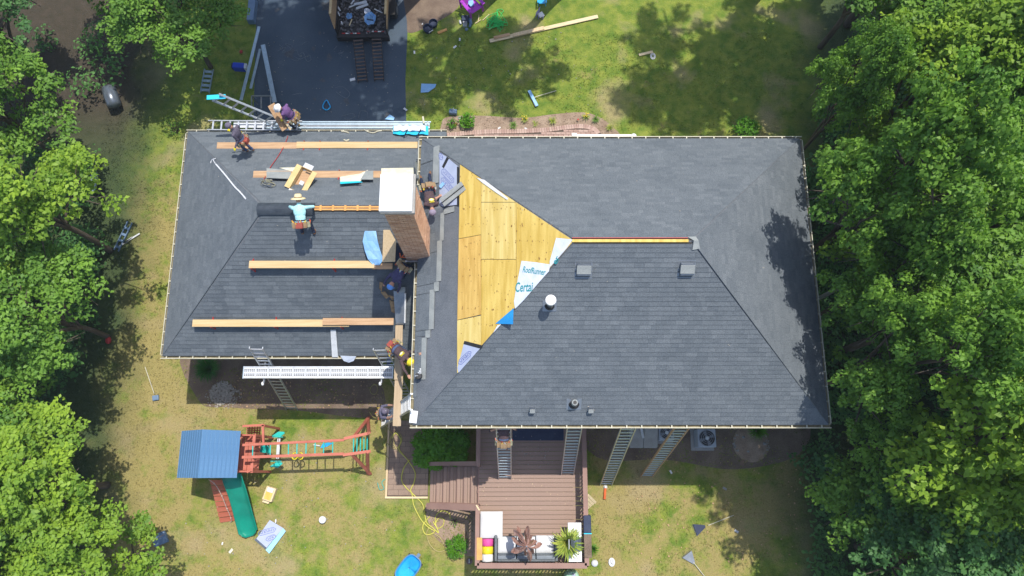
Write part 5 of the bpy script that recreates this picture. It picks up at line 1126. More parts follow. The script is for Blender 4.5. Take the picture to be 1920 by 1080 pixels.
# ================================================================ DECK
DZ = 1.55; dx0, dx1, dy0, dy1 = -1.19, 2.55, -3.02, MY0 + ov - .01
deck = thing('wooden_deck', 'raised reddish brown deck with rails and side stairs behind the house', 'deck', (0, 0, 0))
k = 0; y = dy1
BW = .158
while y - BW > dy0 - .02:
    mb = MB(); mb.tint = random.random(); zz = random.uniform(-.003, .003); mb.box((dx0, y - BW + .010, DZ - .03 + zz), (dx1, y - .002, DZ + zz)); mb.build('deck_board', 'deckboard', deck); y -= BW
for (a, b) in (((dx0, dy0), (dx1, dy0 + .04)), ((dx0 - .03, dy0), (dx0, dy1)), ((dx1, dy0), (dx1 + .03, dy1))): MB().box((a[0], a[1] if a[1] != dy0 or b[1] > 0 else a[1] - .04, DZ - .25), (b[0], b[1] if b[1] > 0 else dy0, DZ - .001)).build('rim_board', 'deckrail', deck)
def rail_run(a, b, z0=DZ, z1=None, zt=2.5, ztb=None, cap=.15, parent=None, baluster_step=.125, nm='rail_cap'):
    a = V((*a, 0)); b = V((*b, 0)); ztb = zt if ztb is None else ztb; z1 = z0 if z1 is None else z1; d = (b - a); L = d.length; d.normalize(); p = parent or deck
    MB().bar(a + Z3 * zt, b + Z3 * ztb, cap, .035).build(nm, 'deckrail', p, bevel=.005)
    MB().bar(a + Z3 * (z0 + .1), b + Z3 * (z1 + .1), .04, .07).build('bottom_rail', 'deckrail', p); MB().bar(a + Z3 * (zt - .06), b + Z3 * (ztb - .06), .04, .07).build('top_rail', 'deckrail', p)
    k = baluster_step / 2
    while k < L:
        c = a + d * k; t = k / L; za_ = z0 + (z1 - z0) * t + .06; zb_ = zt + (ztb - zt) * t - .04; MB().obox(c + Z3 * (za_ + zb_) / 2, d * .018, V((-d.y, d.x, 0)) * .018, Z3 * (zb_ - za_) / 2).build('baluster', 'deckrail', p); k += baluster_step
    for e_ in (a, b): t = 0 if e_ is a else 1; MB().obox(e_ + Z3 * ((z0 + (z1 - z0) * t) * .5 + (zt + (ztb - zt) * t) * .5 - .2), V((.045, 0, 0)), V((0, .045, 0)), Z3 * ((zt + (ztb - zt) * t) - (z0 + (z1 - z0) * t)) * .5 + Z3 * .18).build('post', 'deckrail', p)
sy0, sy1 = -1.02, .27
rail_run((dx0, dy1 - .05), (dx0, sy1 + .02)); rail_run((dx0, sy0 - .05), (dx0, dy0)); rail_run((dx0, dy0), (dx1, dy0), cap=.18); rail_run((dx1, dy0), (dx1, dy1 - .05), cap=.16)
for x in (dx0, 0.6, dx1):
    for yy in (dy0 + .05, -.6, 1.5): MB().box((x - .06, yy - .06, 0), (x + .06, yy + .06, DZ - .05)).build('support_post', 'deckrail', deck)
# stairs
NS = 7; run = .27
for k in range(NS):
    z = DZ - (k + 1) * (DZ - .12) / (NS + .0) + .0; x = dx0 - .03 - k * run
    for q in (0, 1): mb = MB(); mb.tint = random.random(); mb.box((x - run + q * .135 + .006, sy0, z - .035), (x - run + (q + 1) * .135 - .004, sy1, z)); mb.build('tread', 'deckboard', deck)
    MB().box((x - .018, sy0, z), (x - .002, sy1, z + .17)).build('riser', 'deckrail', deck)
for yy in (sy0 - .03, sy1 + .01):
    MB().prism([V((dx0 - .03, yy, DZ)), V((dx0 - .03 - NS * run, yy, .12)), V((dx0 - .03 - NS * run, yy, 0)), V((dx0 - .2, yy, DZ - .45))], (0, .03, 0)).build('stringer', 'deckrail', deck)
rail_run((dx0 - .03 - NS * run, sy0 - .10), (dx0, sy0 - .10), z0=.1, z1=DZ, zt=1.05, ztb=2.5, cap=.22); 
MB().bar(V((dx0 - NS * run, sy1 + .10, 1.0)), V((dx0, sy1 + .1, 2.45)), .14, .035).build('rail_cap', 'deckrail', deck)
# board landing at the foot of the stairs
ld = thing('paver_landing', 'low framed paver landing between the stairs and the house corner', 'patio', G(760, 850)); lx0, lx1, ly0, ly1 = G(727, 900, .05).x, G(803, 900, .05).x, G(760, 931, .05).y, 2.0
MB().box((lx0, ly0, -.08), (lx1, ly1, .045)).build('landing_bed', 'paver_joint', ld)
x = lx0 + .03; n_ = 0; r_ = 0
yy = ly0 + .05
while yy < ly1 - .1:
    x = lx0 + .02 + (-.2 if r_ % 2 else 0)
    while x < lx1 - .05:
        a_ = max(x, lx0 + .01); b_ = min(x + .395, lx1 - .01)
        if b_ - a_ > .05: mb = MB(); mb.tint = random.random(); mb.box((a_, yy, .0), (b_, yy + .19, .06 + random.uniform(-.003, .004))); mb.build('paver', 'landing', ld)
        x += .405
    yy += .2; r_ += 1
MB().box((lx0 - .07, ly0 - .07, 0), (lx1 + .0, ly0, .10)).build('edge_board', 'wood_new', ld); MB().box((lx0 - .07, ly0, 0), (lx0, ly1, .10)).build('edge_board', 'wood_y', ld)
# rug, furniture and umbrella
a = G(961, 806, DZ); b = G(1057, 826, DZ); MB().box((a.x, b.y, DZ + .005), (b.x, dy1 - .05, DZ + .02)).build('door_mat', 'navy', None, label='dark blue rug on the deck between the two ladders', cat='rug', bevel=.005)
def cushion(mb, c, hx, hy, hz, puff=.35):
    c = V(c); n = 8; top = []; 
    for j in range(n + 1):
        row = []
        for i in range(n + 1):
            u = -1 + 2 * i / n; v = -1 + 2 * j / n; e_ = (1 - u ** 6) * (1 - v ** 6); k = .97 if abs(u) == 1 or abs(v) == 1 else 1
            row.append(c + V((u * hx * k, v * hy * k, hz * (.2 + .8 * e_ ** .4))))
        top.append(row)
    mb.sheet(top); mb.sheet([[V((p.x, p.y, 2 * c.z - p.z)) for p in r[::-1]] for r in top]); return mb
ot = thing('ottoman', 'square white cushioned ottoman in the deck corner by the stairs', 'ottoman', G(921, 984, DZ)); c = G(921.5, 984, DZ + .45)
MB().box((c.x - .36, c.y - .42, DZ + .02), (c.x + .36, c.y + .42, DZ + .32)).build('base', 'wicker', ot, bevel=.02); cushion(MB(), (c.x, c.y, DZ + .41), .40, .46, .08).build('cushion', 'cushion', ot, True)
sf = thing('patio_sofa', 'grey wicker corner sofa with white seat cushions on the deck', 'sofa', G(985, 1030, DZ)); q0 = G(927, 1052, DZ + .5); q1 = G(1046, 1052, DZ + .5); sx0, sx1 = q0.x, q1.x; sy_ = q0.y; tpY = G(985, 1006, DZ + .45).y
MB().box((sx0 + .1, sy_ + .1, DZ + .05), (sx1 - .1, tpY, DZ + .30)).build('base', 'wicker', sf, bevel=.02)
MB().box((sx0, sy_, DZ + .05), (sx0 + .10, tpY + .05, DZ + .62)).build('arm', 'wicker', sf, bevel=.03); MB().box((sx1 - .10, sy_, DZ + .05), (sx1, tpY, DZ + .62)).build('arm', 'wicker', sf, bevel=.03); MB().box((sx0 + .1, sy_, DZ + .05), (sx1 - .1, sy_ + .09, DZ + .70)).build('backrest', 'wicker', sf, bevel=.03)
wS_ = (sx1 - sx0 - .2) / 3
for k in range(3):
    cx = sx0 + .1 + wS_ * (k + .5); ytop = tpY + (.04 if k == 2 else -.0); ylo = sy_ + .25
    cushion(MB(), (cx, (ytop + ylo) / 2, DZ + .38), wS_ / 2 - .008, (ytop - ylo) / 2, .08).build('seat_cushion', 'cushion', sf, True)
    MB().obox(V((cx, sy_ + .17, DZ + .58)), V((wS_ / 2 - .015, 0, 0)), V((0, .065, .02)), V((0, -.03, .20))).build('back_cushion', 'grey_cushion', sf, bevel=.03)
um = thing('closed_umbrella', 'closed brown patio umbrella with folded pleats seen from above', 'umbrella', G(985, 1012, DZ)); uc = G(985, 1012, DZ); mb = MB(); NF = 19
MB().tube([uc, uc + Z3 * 2.5], .025, 10).build('pole', 'grill_lid', um); MB().lathe([(.25, 0), (.25, .06), (.05, .1)], uc).build('base', 'black', um)
for k in range(NF):
    rg = random.Random(k * 3 + 1); a0 = 2 * math.pi * (k + rg.uniform(-.4, .4)) / NF; tw_ = rg.uniform(-.5, .5); wd_ = rg.uniform(.13, .24); L = rg.uniform(.26, .60) * (1.4 if k == 6 else 1); g = []
    for i, t in enumerate((0, .25, .5, .75, 1)):
        row = []; z = uc.z + 2.45 - t * (.7 + .5 * (k % 3) / 2); rr = .03 + L * (t ** .7)
        for j, s_ in enumerate((-1, -.5, 0, .5, 1)):
            aa = a0 + tw_ * t * t + s_ * wd_; r2 = rr * (.72 + .28 * (1 - abs(s_)) ** .7); row.append(V((uc.x + math.cos(aa) * r2, uc.y + math.sin(aa) * r2, z - (.14 if j % 2 else 0) * t - rg.uniform(0, .12) * t)))
        g.append(row)
    MB().sheet(g).build('pleat', 'umbrella', um, label=None, solid=.006)
    if k % 2 == 0:
        aa = a0 + .5; MB().tube([uc + V((math.cos(aa) * .06, math.sin(aa) * .06, 2.3)), uc + V((math.cos(aa) * .26, math.sin(aa) * .26, 1.75))], .018, 6).build('rib', 'leather', um)
fl_ = thing('striped_float', 'folded pink, yellow and white pool float beside the ottoman', 'pool float', G(912, 1030, DZ)); a = G(903, 1010, DZ + .4); b = G(925, 1054, DZ + .4); h = (a.y - b.y) / 3
for k, m in enumerate(('pink', 'yellow', 'white')): MB().lathe([((b.x - a.x) / 2 * .86, -h / 2 + .004), ((b.x - a.x) / 2, -h / 2 + .03), ((b.x - a.x) / 2, h / 2 - .03), ((b.x - a.x) / 2 * .86, h / 2 - .004)], V(((a.x + b.x) / 2, a.y - h * (k + .5), DZ + .25)), V((0, 1, 0)), 18).build('band', m, fl_, True)
pp = thing('potted_plant', 'spiky green and yellow potted plant between the sofa and the grill', 'plant', G(1058, 1012, DZ)); pc = G(1060, 1014, DZ); MB().lathe([(.14, 0), (.2, .35), (.22, .38), (.17, .36)], pc, seg=18).build('pot', 'unit', pp)
blades('x', '', 1058, 1012, .62, 1.0, 'leaf_grassy', 120, .032, z0=DZ + .35, xy=(pc.x, pc.y), parent=pp, droop=.75)
gl = thing('gas_grill', 'gas grill with steel side shelves against the deck rail', 'grill', G(1077, 1018, DZ)); g0 = G(1066, 1054, DZ + .9); g1 = G(1090, 980, DZ + .9); hx = (g1.x - g0.x)
MB().box((g0.x, g0.y, DZ + .80), (g1.x, g0.y + .36, DZ + .86)).build('side_shelf', 'steel', gl, bevel=.01); MB().box((g0.x, g1.y - .48, DZ + .80), (g1.x, g1.y, DZ + .86)).build('side_shelf', 'steel', gl, bevel=.01)
ya, yb = g0.y + .37, g1.y - .49; MB().box((g0.x + .02, ya, DZ + .1), (g1.x - .02, yb, DZ + .84)).build('cabinet', 'black', gl)
prof = [(-.5, 0), (-.48, .12), (-.25, .22), (.1, .25), (.4, .18), (.5, 0)]; cxm = (g0.x + g1.x) / 2 + .04
gg = [[V((cxm + u_ * hx * .8, y_, DZ + .86 + z_)) for u_, z_ in prof] for y_ in (ya, yb)]; MB().sheet(gg).build('lid', 'grill_lid', gl, solid=.02); MB().tube([V((g0.x + .02, ya + .05, DZ + 1.0)), V((g0.x + .02, yb - .05, DZ + 1.0))], .02).build('lid_handle', 'steel', gl)
for q in (-.1, .1): MB().lathe([(.03, 0), (.03, .02)], V((cxm - .03 + q, g0.y + .25, DZ + .865))).build('knob', 'grill_lid', gl)
for xx in (g0.x + .05, g1.x - .05):
    for y_ in (ya + .05, yb - .05): MB().box((xx - .025, y_ - .025, DZ), (xx + .025, y_ + .025, DZ + .12)).build('leg', 'black', gl)
tw = thing('rail_cover', 'grey and brown grill cover hung over the deck rail', 'cover', V((dx1 + .05, -2.0, 2.55))); ta, tb_, tc_ = G(1100, 966, 2.5).y, G(1100, 1000, 2.5).y, G(1100, 1046, 2.5).y
MB().box((dx1 - .09, tb_ + .01, 2.52), (dx1 + .17, ta, 2.56)).build('cover_top', 'navy', tw, bevel=.02); MB().box((dx1 - .09, tc_, 2.52), (dx1 + .17, tb_ - .02, 2.56)).build('cover_top', 'soil', tw, bevel=.02); MB().box((dx1 + .12, tc_, 2.0), (dx1 + .16, ta, 2.53)).build('cover_side', 'navy', tw); MB().box((dx1 - .09, tb_ - .02, 2.53), (dx1 + .18, tb_ + .01, 2.575)).build('cover_trim', 'cyan', tw)
MB().bar(G(899, 1008, 2.53), G(899, 1050, 2.53), .19, .02).build('rail_board', 'wood_orange', None, label='orange tan board resting on the deck rail beside the float', cat='board'); MB().bar(G(893, 947, 2.54), G(899, 957, 2.54), .05, .02).build('shim', 'wood_new', None, label='small pale shim on the stair corner of the deck rail', cat='shim')
pt = thing('wood_bundle', 'bundle of pale boards leaning on the outside of the deck rail', 'boards', G(1100, 938, 1.6))
for k in range(4): pa = G(1090 + k * 4.2, 938 - k * 3.2, 2.2); pb = G(1104 + k * 4.2, 952 - k * 3.2, 1.6); MB().bar(pa, pb, .09, .04).build('board', 'wood_new', pt)
gb = thing('green_barrel', 'pale green rain barrel at the outer foot of the deck', 'barrel', G(1068, 1078)); c = G(1070, 1078, .0); MB().lathe([(.22, 0), (.27, .3), (.27, .6), (.23, .85), (.2, .87)], c, seg=24).build('barrel_body', 'barrel_green', gb, True); MB().lathe([(.07, .0), (.06, .03)], c + V((.05, .1, .87))).build('barrel_cap', 'unit', gb)
MB().ell(G(1115, 1056, .06), V((.13, 0, 0)), V((0, .13, 0)), Z3 * .08).build('pale_rock', 'white_dull', None, label='pale round rock at the outer deck corner', cat='rock')
ss = thing('stepping_stone', 'small pale oval stepping stone with a scratched mark on the back lawn', 'stone', G(1147, 1054)); c = G(1147, 1054, .03); MB().prism([c + V((math.cos(a) * .12, math.sin(a) * .16, 0)) for a in np.linspace(0, 6.283, 25)[:-1]], (0, 0, .03)).build('slab', 'cushion', ss, bevel=.008)
MB().tube(curve_pts([c + V((x, y, .034)) for x, y in ((-.05, -.08), (.05, .06), (-.03, .08), (-.04, -.02), (.05, -.08))], 4), .007, 4).build('carved_mark', 'galv', ss)
# ================================================================ PLAY SET
ps = thing('play_set', 'red wooden play set with blue roof, green slide and monkey bars', 'play set', G(420, 860))
ze, zr = 2.55, 3.45
ex0, ex1 = G(341, 812, ze).x, G(451, 812, ze).x; ridx = G(376, 840, zr).x; ey0, ey1 = G(396, 896, ze).y, G(396, 808, ze).y
def canopy(xa, za_, xb, zb_, n):
    for k in range(n):
        t0, t1 = k / n, (k + 1) / n; q = [V((xa + (xb - xa) * t0, ey0, za_ + (zb_ - za_) * t0)), V((xa + (xb - xa) * t1 - (xb - xa) * .002, ey0, za_ + (zb_ - za_) * t1)), V((xa + (xb - xa) * t1 - (xb - xa) * .002, ey1, za_ + (zb_ - za_) * t1)), V((xa + (xb - xa) * t0, ey1, za_ + (zb_ - za_) * t0))]
        MB().prism(q, (0, 0, -.02)).build('roof_board', 'canopy', ps)
        yy = q[1].x; MB().bar(V((q[1].x, ey0, q[1].z + .006)), V((q[1].x, ey1, q[1].z + .006)), .014, .012).build('roof_batten', 'canopy', ps)
canopy(ridx, zr, ex1, ze, 9); canopy(ridx, zr, ex0, ze, 9)
tx = [ex0 + .25, ex1 - .15, G(490, 800, .1).x - .1]; tyy = [ey0 + .22, ey1 - .12]
for x in tx[:2]:
    for y_ in tyy: MB().bar(V((x, y_, 0)), V((x, y_, ze + .1)), .09, .09, V((0, 1, 0))).build('post', 'redwood', ps)
fz = 1.35
k = tx[0]
while k < tx[1] + .45: MB().box((k, tyy[0] - .05, fz - .03), (k + .13, tyy[1] + .05, fz)).build('floor_board', 'redwood', ps); k += .145
xe = tx[1] + .5
for y_ in tyy + [(tyy[0] + tyy[1]) / 2]:
    MB().bar(V((xe, y_, 0)), V((xe, y_, fz + .75)), .09, .09, V((0, 1, 0))).build('post', 'redwood', ps)
for y_ in tyy:
    MB().bar(V((tx[0], y_, fz + .7)), V((xe, y_, fz + .7)), .05, .1).build('guard_rail', 'redwood', ps)
    kx = tx[0] + .12
    while kx < xe: MB().bar(V((kx, y_, fz)), V((kx, y_, fz + .7)), .07, .02, V((0, 1, 0))).build('guard_slat', 'redwood', ps); kx += .16
MB().bar(V((xe, tyy[0], fz + .75)), V((xe, (tyy[0] + tyy[1]) / 2 - .35, fz + .75)), .1, .05).build('guard_rail', 'redwood', ps); MB().bar(V((xe, tyy[1], fz + .75)), V((xe, (tyy[0] + tyy[1]) / 2 + .35, fz + .75)), .1, .05).build('guard_rail', 'redwood', ps)
for k in range(7): yk = tyy[0] + (tyy[1] - tyy[0]) * (k + .5) / 7; MB().bar(V((xe, yk, fz)), V((xe, yk, fz + .72)), .02, .07, V((0, 1, 0))).build('guard_slat', 'redwood', ps)
# climbing frame on the front side of the tower
fa, fb_ = G(466, 796, 1.6), G(494, 796, .2)
MB().bar(G(455, 799, 1.9), G(495, 797, 1.9), .08, .06).build('frame_bar', 'redwood', ps); MB().bar(G(493, 797, 1.9), G(494, 830, 1.9), .08, .06).build('frame_bar', 'redwood', ps); p_ = G(494, 798, 1.9); MB().bar(V((p_.x, p_.y, 0)), p_, .08, .08, V((0, 1, 0))).build('post', 'redwood', ps)
for k in range(6): a = G(462, 800 + k * 3.5, 1.6 - k * .22); b = G(488, 798 + k * 4.5, 1.6 - k * .22); MB().bar(a, b, .05, .03).build('lattice_slat', 'redwood', ps)
for k in range(5): a = G(468 + k * 5, 800, 1.6); b = G(466 + k * 5, 822, .4); MB().bar(a, b, .04, .03).build('lattice_slat', 'redwood', ps)
mz = 2.15
rails = [((455, 834.5), (645.5, 825), .09), ((454, 857.5), (645, 851), .10)]
for (a, b, w_) in rails: MB().bar(G(*a, mz), G(*b, mz), w_, .09).build('monkey_bar_beam', 'redwood', ps, bevel=.008)
for x in (474, 507, 541, 557, 574, 591, 607, 624):
    t = (x - 455) / 190; a = G(x, 835 - 9.5 * t + 2, mz + .02); b = G(x - .5, 857 - 6.5 * t - 1, mz + .02); MB().tube([a, b], .022, 8).build('monkey_bar', 'teal', ps)
MB().bar(G(645, 822.5, mz + .05), G(693, 812, mz - .1), .10, .06).build('end_beam', 'redwood', ps); MB().bar(G(643, 853, mz + .05), G(695, 846, mz - .1), .10, .06).build('end_beam', 'redwood', ps)
for k, x in enumerate((662.5, 669, 675.5, 682, 688)): MB().tube([G(x + .5, 822 - k * .8, mz - .05 - k * .12), G(x, 848 - k * .8, mz - .05 - k * .12)], .022, 8).build('climbing_rung', 'teal', ps)
for (a, za_, b, zb_) in [((663, 820), mz, (692, 782), .05), ((660, 852), mz, (695, 889), .05), ((692, 812), mz, (690, 786), .05), ((689, 848), mz, (690, 889), .05)]: MB().bar(G(*a, za_), G(*b, zb_), .11, .07).build('leg', 'redwood', ps)
# slide
cen = [((436, 891), 1.42), ((440, 905), 1.36), ((447, 925), 1.06), ((453, 946), .72), ((459, 968), .40), ((465, 990), .20), ((468, 1001), .14)]
mb = MB(); gr = []; pts = [G(*p, z) for p, z in cen]; pts = curve_pts(pts, 4); wd = .33
for i, p in enumerate(pts):
    d = (pts[min(i + 1, len(pts) - 1)] - pts[max(i - 1, 0)]); d.z = 0; d.normalize(); s_ = V((d.y, -d.x, 0)); tt = i / (len(pts) - 1); w_ = wd * (1 if tt < .93 else .8); 
    gr.append([p + s_ * (w_ * u_) * -1 + Z3 * h_ for u_, h_ in ((-1.08, .10), (-1.0, .14), (-.9, .03), (-.5, 0), (0, -.01), (.5, 0), (.9, .03), (1.0, .14), (1.08, .10))])
e_ = gr[-1]; cpt = pts[-1]; gr.append([cpt + (q - cpt) * .55 + (pts[-1] - pts[-3]).normalized() * .10 + Z3 * .02 for q in e_])
mb.sheet(gr).build('slide', 'slide_green', ps, True, solid=.015)
# ramp with climbing rope
ra = [G(393, 900, 1.35), G(430, 900, 1.35), G(440, 977, .03), G(413, 981, .03)]
for k in range(8):
    t0, t1 = k / 8, (k + 1) / 8 - .012; q = [ra[0].lerp(ra[3], t0), ra[1].lerp(ra[2], t0), ra[1].lerp(ra[2], t1), ra[0].lerp(ra[3], t1)]; MB().prism(q, (0, 0, -.03)).build('ramp_board', 'redramp', ps)
rp = curve_pts([G(391, 899, 1.75), G(404, 909, 1.55), G(416, 930, 1.15), G(424, 950, .75), G(431, 966, .4), G(434, 977, .12), G(431, 979, .05)], 5); MB().tube(rp, .014, 6).build('climbing_rope', 'rope', ps)
for k in range(4, len(rp) - 3, 6): MB().ell(rp[k], V((.028, 0, 0)), V((0, .028, 0)), Z3 * .028, 8, 6).build('rope_knot', 'rope', ps)
# hanging toys
def hang(o, pts, r=.008):
    for a, b in pts: MB().tube([a, b], r, 5).build('rope', 'rope', o)
sw = thing('toddler_swing', 'teal bucket swing hanging under the monkey bars', 'swing', G(499, 848, .6)); c = G(500, 846, .55)
mb = MB(); gr = [[c + V((u_ * .19, v * .2, .25 * (u_ * u_ + v * v) ** 1.2)) for u_ in np.linspace(-1, 1, 7)] for v in np.linspace(-1, 1, 7)]; mb.sheet(gr).build('bucket_seat', 'teal', sw, True, solid=.02)
hang(sw, [(c + V((-.15, .15, .3)), G(500, 832, mz)), (c + V((.15, -.15, .3)), G(500, 856, mz))])
gd = thing('glider_swing', 'white two seat glider swing with teal seats hanging across the bars', 'swing', G(521, 845, .6)); c = G(521.5, 843, .55)
MB().bar(c + V((0, -.34, 0)), c + V((0, .42, 0)), .12, .06).build('glider_beam', 'cushion', gd, bevel=.02)
for q, pyq in ((1, .58), (-1, -.55)):
    MB().prism([c + V((-.27, pyq - .08, .02)), c + V((.05, pyq - .12, .02)), c + V((.22, pyq + .02, .02)), c + V((.2, pyq + .08, .02)), c + V((-.02, pyq + .09, .02))], (0, 0, .05)).build('seat', 'teal', gd, bevel=.015); MB().bar(c + V((-.2, pyq - q * .12, .15)), c + V((.2, pyq - q * .12, .15)), .03, .03).build('handle', 'teal', gd)
    hang(gd, [(c + V((0, pyq * .7, .05)), G(521, 833 if q > 0 else 856, mz))])
rg_ = thing('ring_swing', 'yellow plastic ring handles hanging from the bars', 'swing', G(557, 857, .9)); c = G(558, 855, 1.1)
for q in (-1, 1): MB().tube([c + V((q * .11 + math.cos(a) * .09, math.sin(a) * .12, .03 * math.sin(a * 2))) for a in np.linspace(0, 6.283, 18)], .022, 6).build('ring', 'yellow', rg_, True); hang(rg_, [(c + V((q * .1, .1, 0)), G(557, 853, mz))])
bsw = thing('belt_swing', 'bright blue swing seat folded up among the bars', 'swing', G(609, 838, .8)); c = G(611, 838, .9)
MB().prism([c + V((-.2, -.05, 0)), c + V((.05, .0, .05)), c + V((.3, .14, .1)), c + V((.1, .16, .05)), c + V((-.12, .12, 0))], (0, 0, .05)).build('seat', 'blue_pool', bsw, bevel=.01); hang(bsw, [(c, G(607, 828, mz)), (c + V((-.1, -.1, 0)), G(607, 851, mz))])
hn = G(588, 834, .05); MB().tube([hn, G(600, 836, .05)], .025, 6).build('toy_hammer', 'cushion', None, label='pale toy lying on the grass beneath the bars', cat='toy')
# ================================================================ BACK LAWN THINGS
ub = [(481, 1010), (506, 975), (535, 994), (501, 1036)]; ul = thing('underlay_pack', 'loose pale lavender underlayment sheet with a cyan edge at the slide foot', 'roofing sheet', G(507, 1004))
MB().prism([G(*p, .10) for p in [(481, 1010), (506, 975), (531, 990), (500, 1027)]], (0, 0, .012)).build('sheet', 'under', ul); MB().prism([G(*p, .09) for p in [(531, 990), (536, 996), (505, 1038), (498, 1031)]], (0, 0, .012)).build('sheet_edge', 'pale_cyan', ul); MB().prism([G(*p, .05) for p in [(477, 1012), (482, 1008), (500, 1026), (498, 1030)]], (0, 0, .02)).build('rolled_edge', 'grill_lid', ul)
lozenge((488, 1000), (513, 993), .17, .113, .0, ul); lozenge((502, 1011), (514, 1006), .15, .113, .0, ul, n=4); MB().ell(G(517, 977, .15), V((.03, 0, 0)), V((0, .08, 0)), Z3 * .03).build('tape_end', 'white', ul)
yb_ = thing('yellow_toy_box', 'pale yellow plastic toy box with a white lid on the back lawn', 'toy', G(508, 926)); c = G(508, 926, 0); rt = math.radians(-17); ux = V((math.cos(rt), math.sin(rt), 0)); uy = V((-ux.y, ux.x, 0))
MB().obox(c + Z3 * .12, ux * .19, uy * .26, Z3 * .12).build('tray', 'wood_new', yb_, bevel=.02); MB().obox(c + Z3 * .245 + uy * -.02, ux * .13, uy * .19, Z3 * .008).build('inner_panel', 'ply', yb_); MB().obox(c + Z3 * .255 + uy * .15, ux * .12, uy * .08, Z3 * .015).build('lid', 'cushion', yb_); MB().obox(c + uy * -.30 + Z3 * .06 - ux * .05, ux * .13, uy * .06, Z3 * .06).build('step', 'wood_new', yb_, bevel=.01)
bkt = thing('white_bucket', 'round white bucket lid on the open back lawn', 'bucket', G(607, 974)); MB().lathe([(.11, 0), (.13, .2), (.135, .21), (.12, .235), (0, .235)], G(607, 974), seg=24, caps=False).build('bucket_body', 'cushion', bkt)
pool = thing('blue_wagon', 'bright blue plastic wagon tub with a grey rim on the back lawn', 'wagon', G(767, 1062)); c = G(768, 1064, 0); rt = math.radians(-38); ux = V((math.cos(rt), math.sin(rt), 0)); uy = V((-ux.y, ux.x, 0)); nq = 28
def rr_pt(a, sx_, sy_2): ca, sa = math.cos(a), math.sin(a); e_ = 2 / 3.2; return ux * (abs(ca) ** e_ * (1 if ca > 0 else -1) * sx_) + uy * (abs(sa) ** e_ * (1 if sa > 0 else -1) * sy_2)
gr = [[c + rr_pt(2 * math.pi * i / nq, sx_, sy_2) + Z3 * z for i in range(nq + 1)] for sx_, sy_2, z in ((.02, .02, .16), (.24, .38, .16), (.30, .46, .26), (.33, .50, .42))]; MB().sheet(gr).build('tub', 'blue_pool', pool, True, solid=.015)
MB().tube([c + rr_pt(2 * math.pi * i / nq, .34, .51) + Z3 * .43 for i in range(nq + 1)], .02, 6).build('rim', 'steel_blue', pool); MB().bar(c + uy * .52 + Z3 * .4, c + uy * .66 + Z3 * .42, .12, .05).build('handle', 'steel_blue', pool, bevel=.01)
for q in (-1, 1):
    for v in (-.3, .3): MB().lathe([(0, -.03), (.1, -.03), (.1, .03), (0, .03)], c + ux * q * .3 + uy * v + Z3 * .1, ux, 14, False).build('wheel', 'black', pool)
# yellow air hoses
def hose(lab, pts, m='hose', r=.02, z=.04):
    MB().tube(curve_pts([G(p[0], p[1], p[2] if len(p) > 2 else z) for p in pts], 7), r, 6).build('air_hose', m, None, True, label=lab, cat='hose')
hose('yellow air hose running from the landing to the coils by the shrub', [(735, 822, .1), (742, 812, .1), (752, 826, .1), (748, 842, .12), (764, 862, .1), (778, 885, .1), (776, 905, .1), (770, 920, .1), (780, 932, .06), (792, 945), (796, 962), (800, 980), (812, 990), (822, 999), (818, 988), (812, 978)])
hose('second yellow air hose looping over the landing edge', [(768, 862, .1), (757, 878, .1), (753, 900, .1), (762, 915, .1), (772, 926, .06), (776, 948), (790, 975), (805, 990), (815, 996), (806, 1002), (796, 1000), (793, 985), (806, 968)])
hose('yellow hose loop round the bright shrub by the deck', [(812, 1000), (825, 1008), (832, 1020), (836, 1030), (822, 1034), (810, 1026), (803, 1014), (800, 1000), (804, 990)], 'hose_dull')
hose('coiled yellow hose end beneath the stair rail', [(815, 985), (822, 972), (832, 974), (830, 986), (820, 990), (816, 976), (818, 966), (828, 958), (842, 962), (844, 972)], 'hose', .018)
hose('thin hose coil in the shade of the wing eave', [(697, 725), (702, 720), (708, 727), (705, 738), (697, 738), (694, 730), (700, 722), (712, 722)], 'hose_dull', .015)
hose('tangled dull hose on the dark landing', [(740, 836), (733, 826), (736, 815), (748, 812), (754, 825), (746, 838), (735, 836), (731, 822), (742, 810), (752, 818), (750, 834), (738, 842), (724, 830), (722, 845), (728, 860)], 'hose_dull', .015, .1)
hose('pale hose trailing down from the climbing worker', [(692, 772, .6), (700, 782, .3), (712, 786, .1), (725, 800, .1), (735, 815, .1), (742, 840, .1), (760, 858, .1), (768, 868, .1)], 'hose_dull', .015)
hose('thin teal hose in the grass beside the landing', [(708, 905), (712, 918), (720, 916), (716, 905), (722, 898)], 'teal', .012)
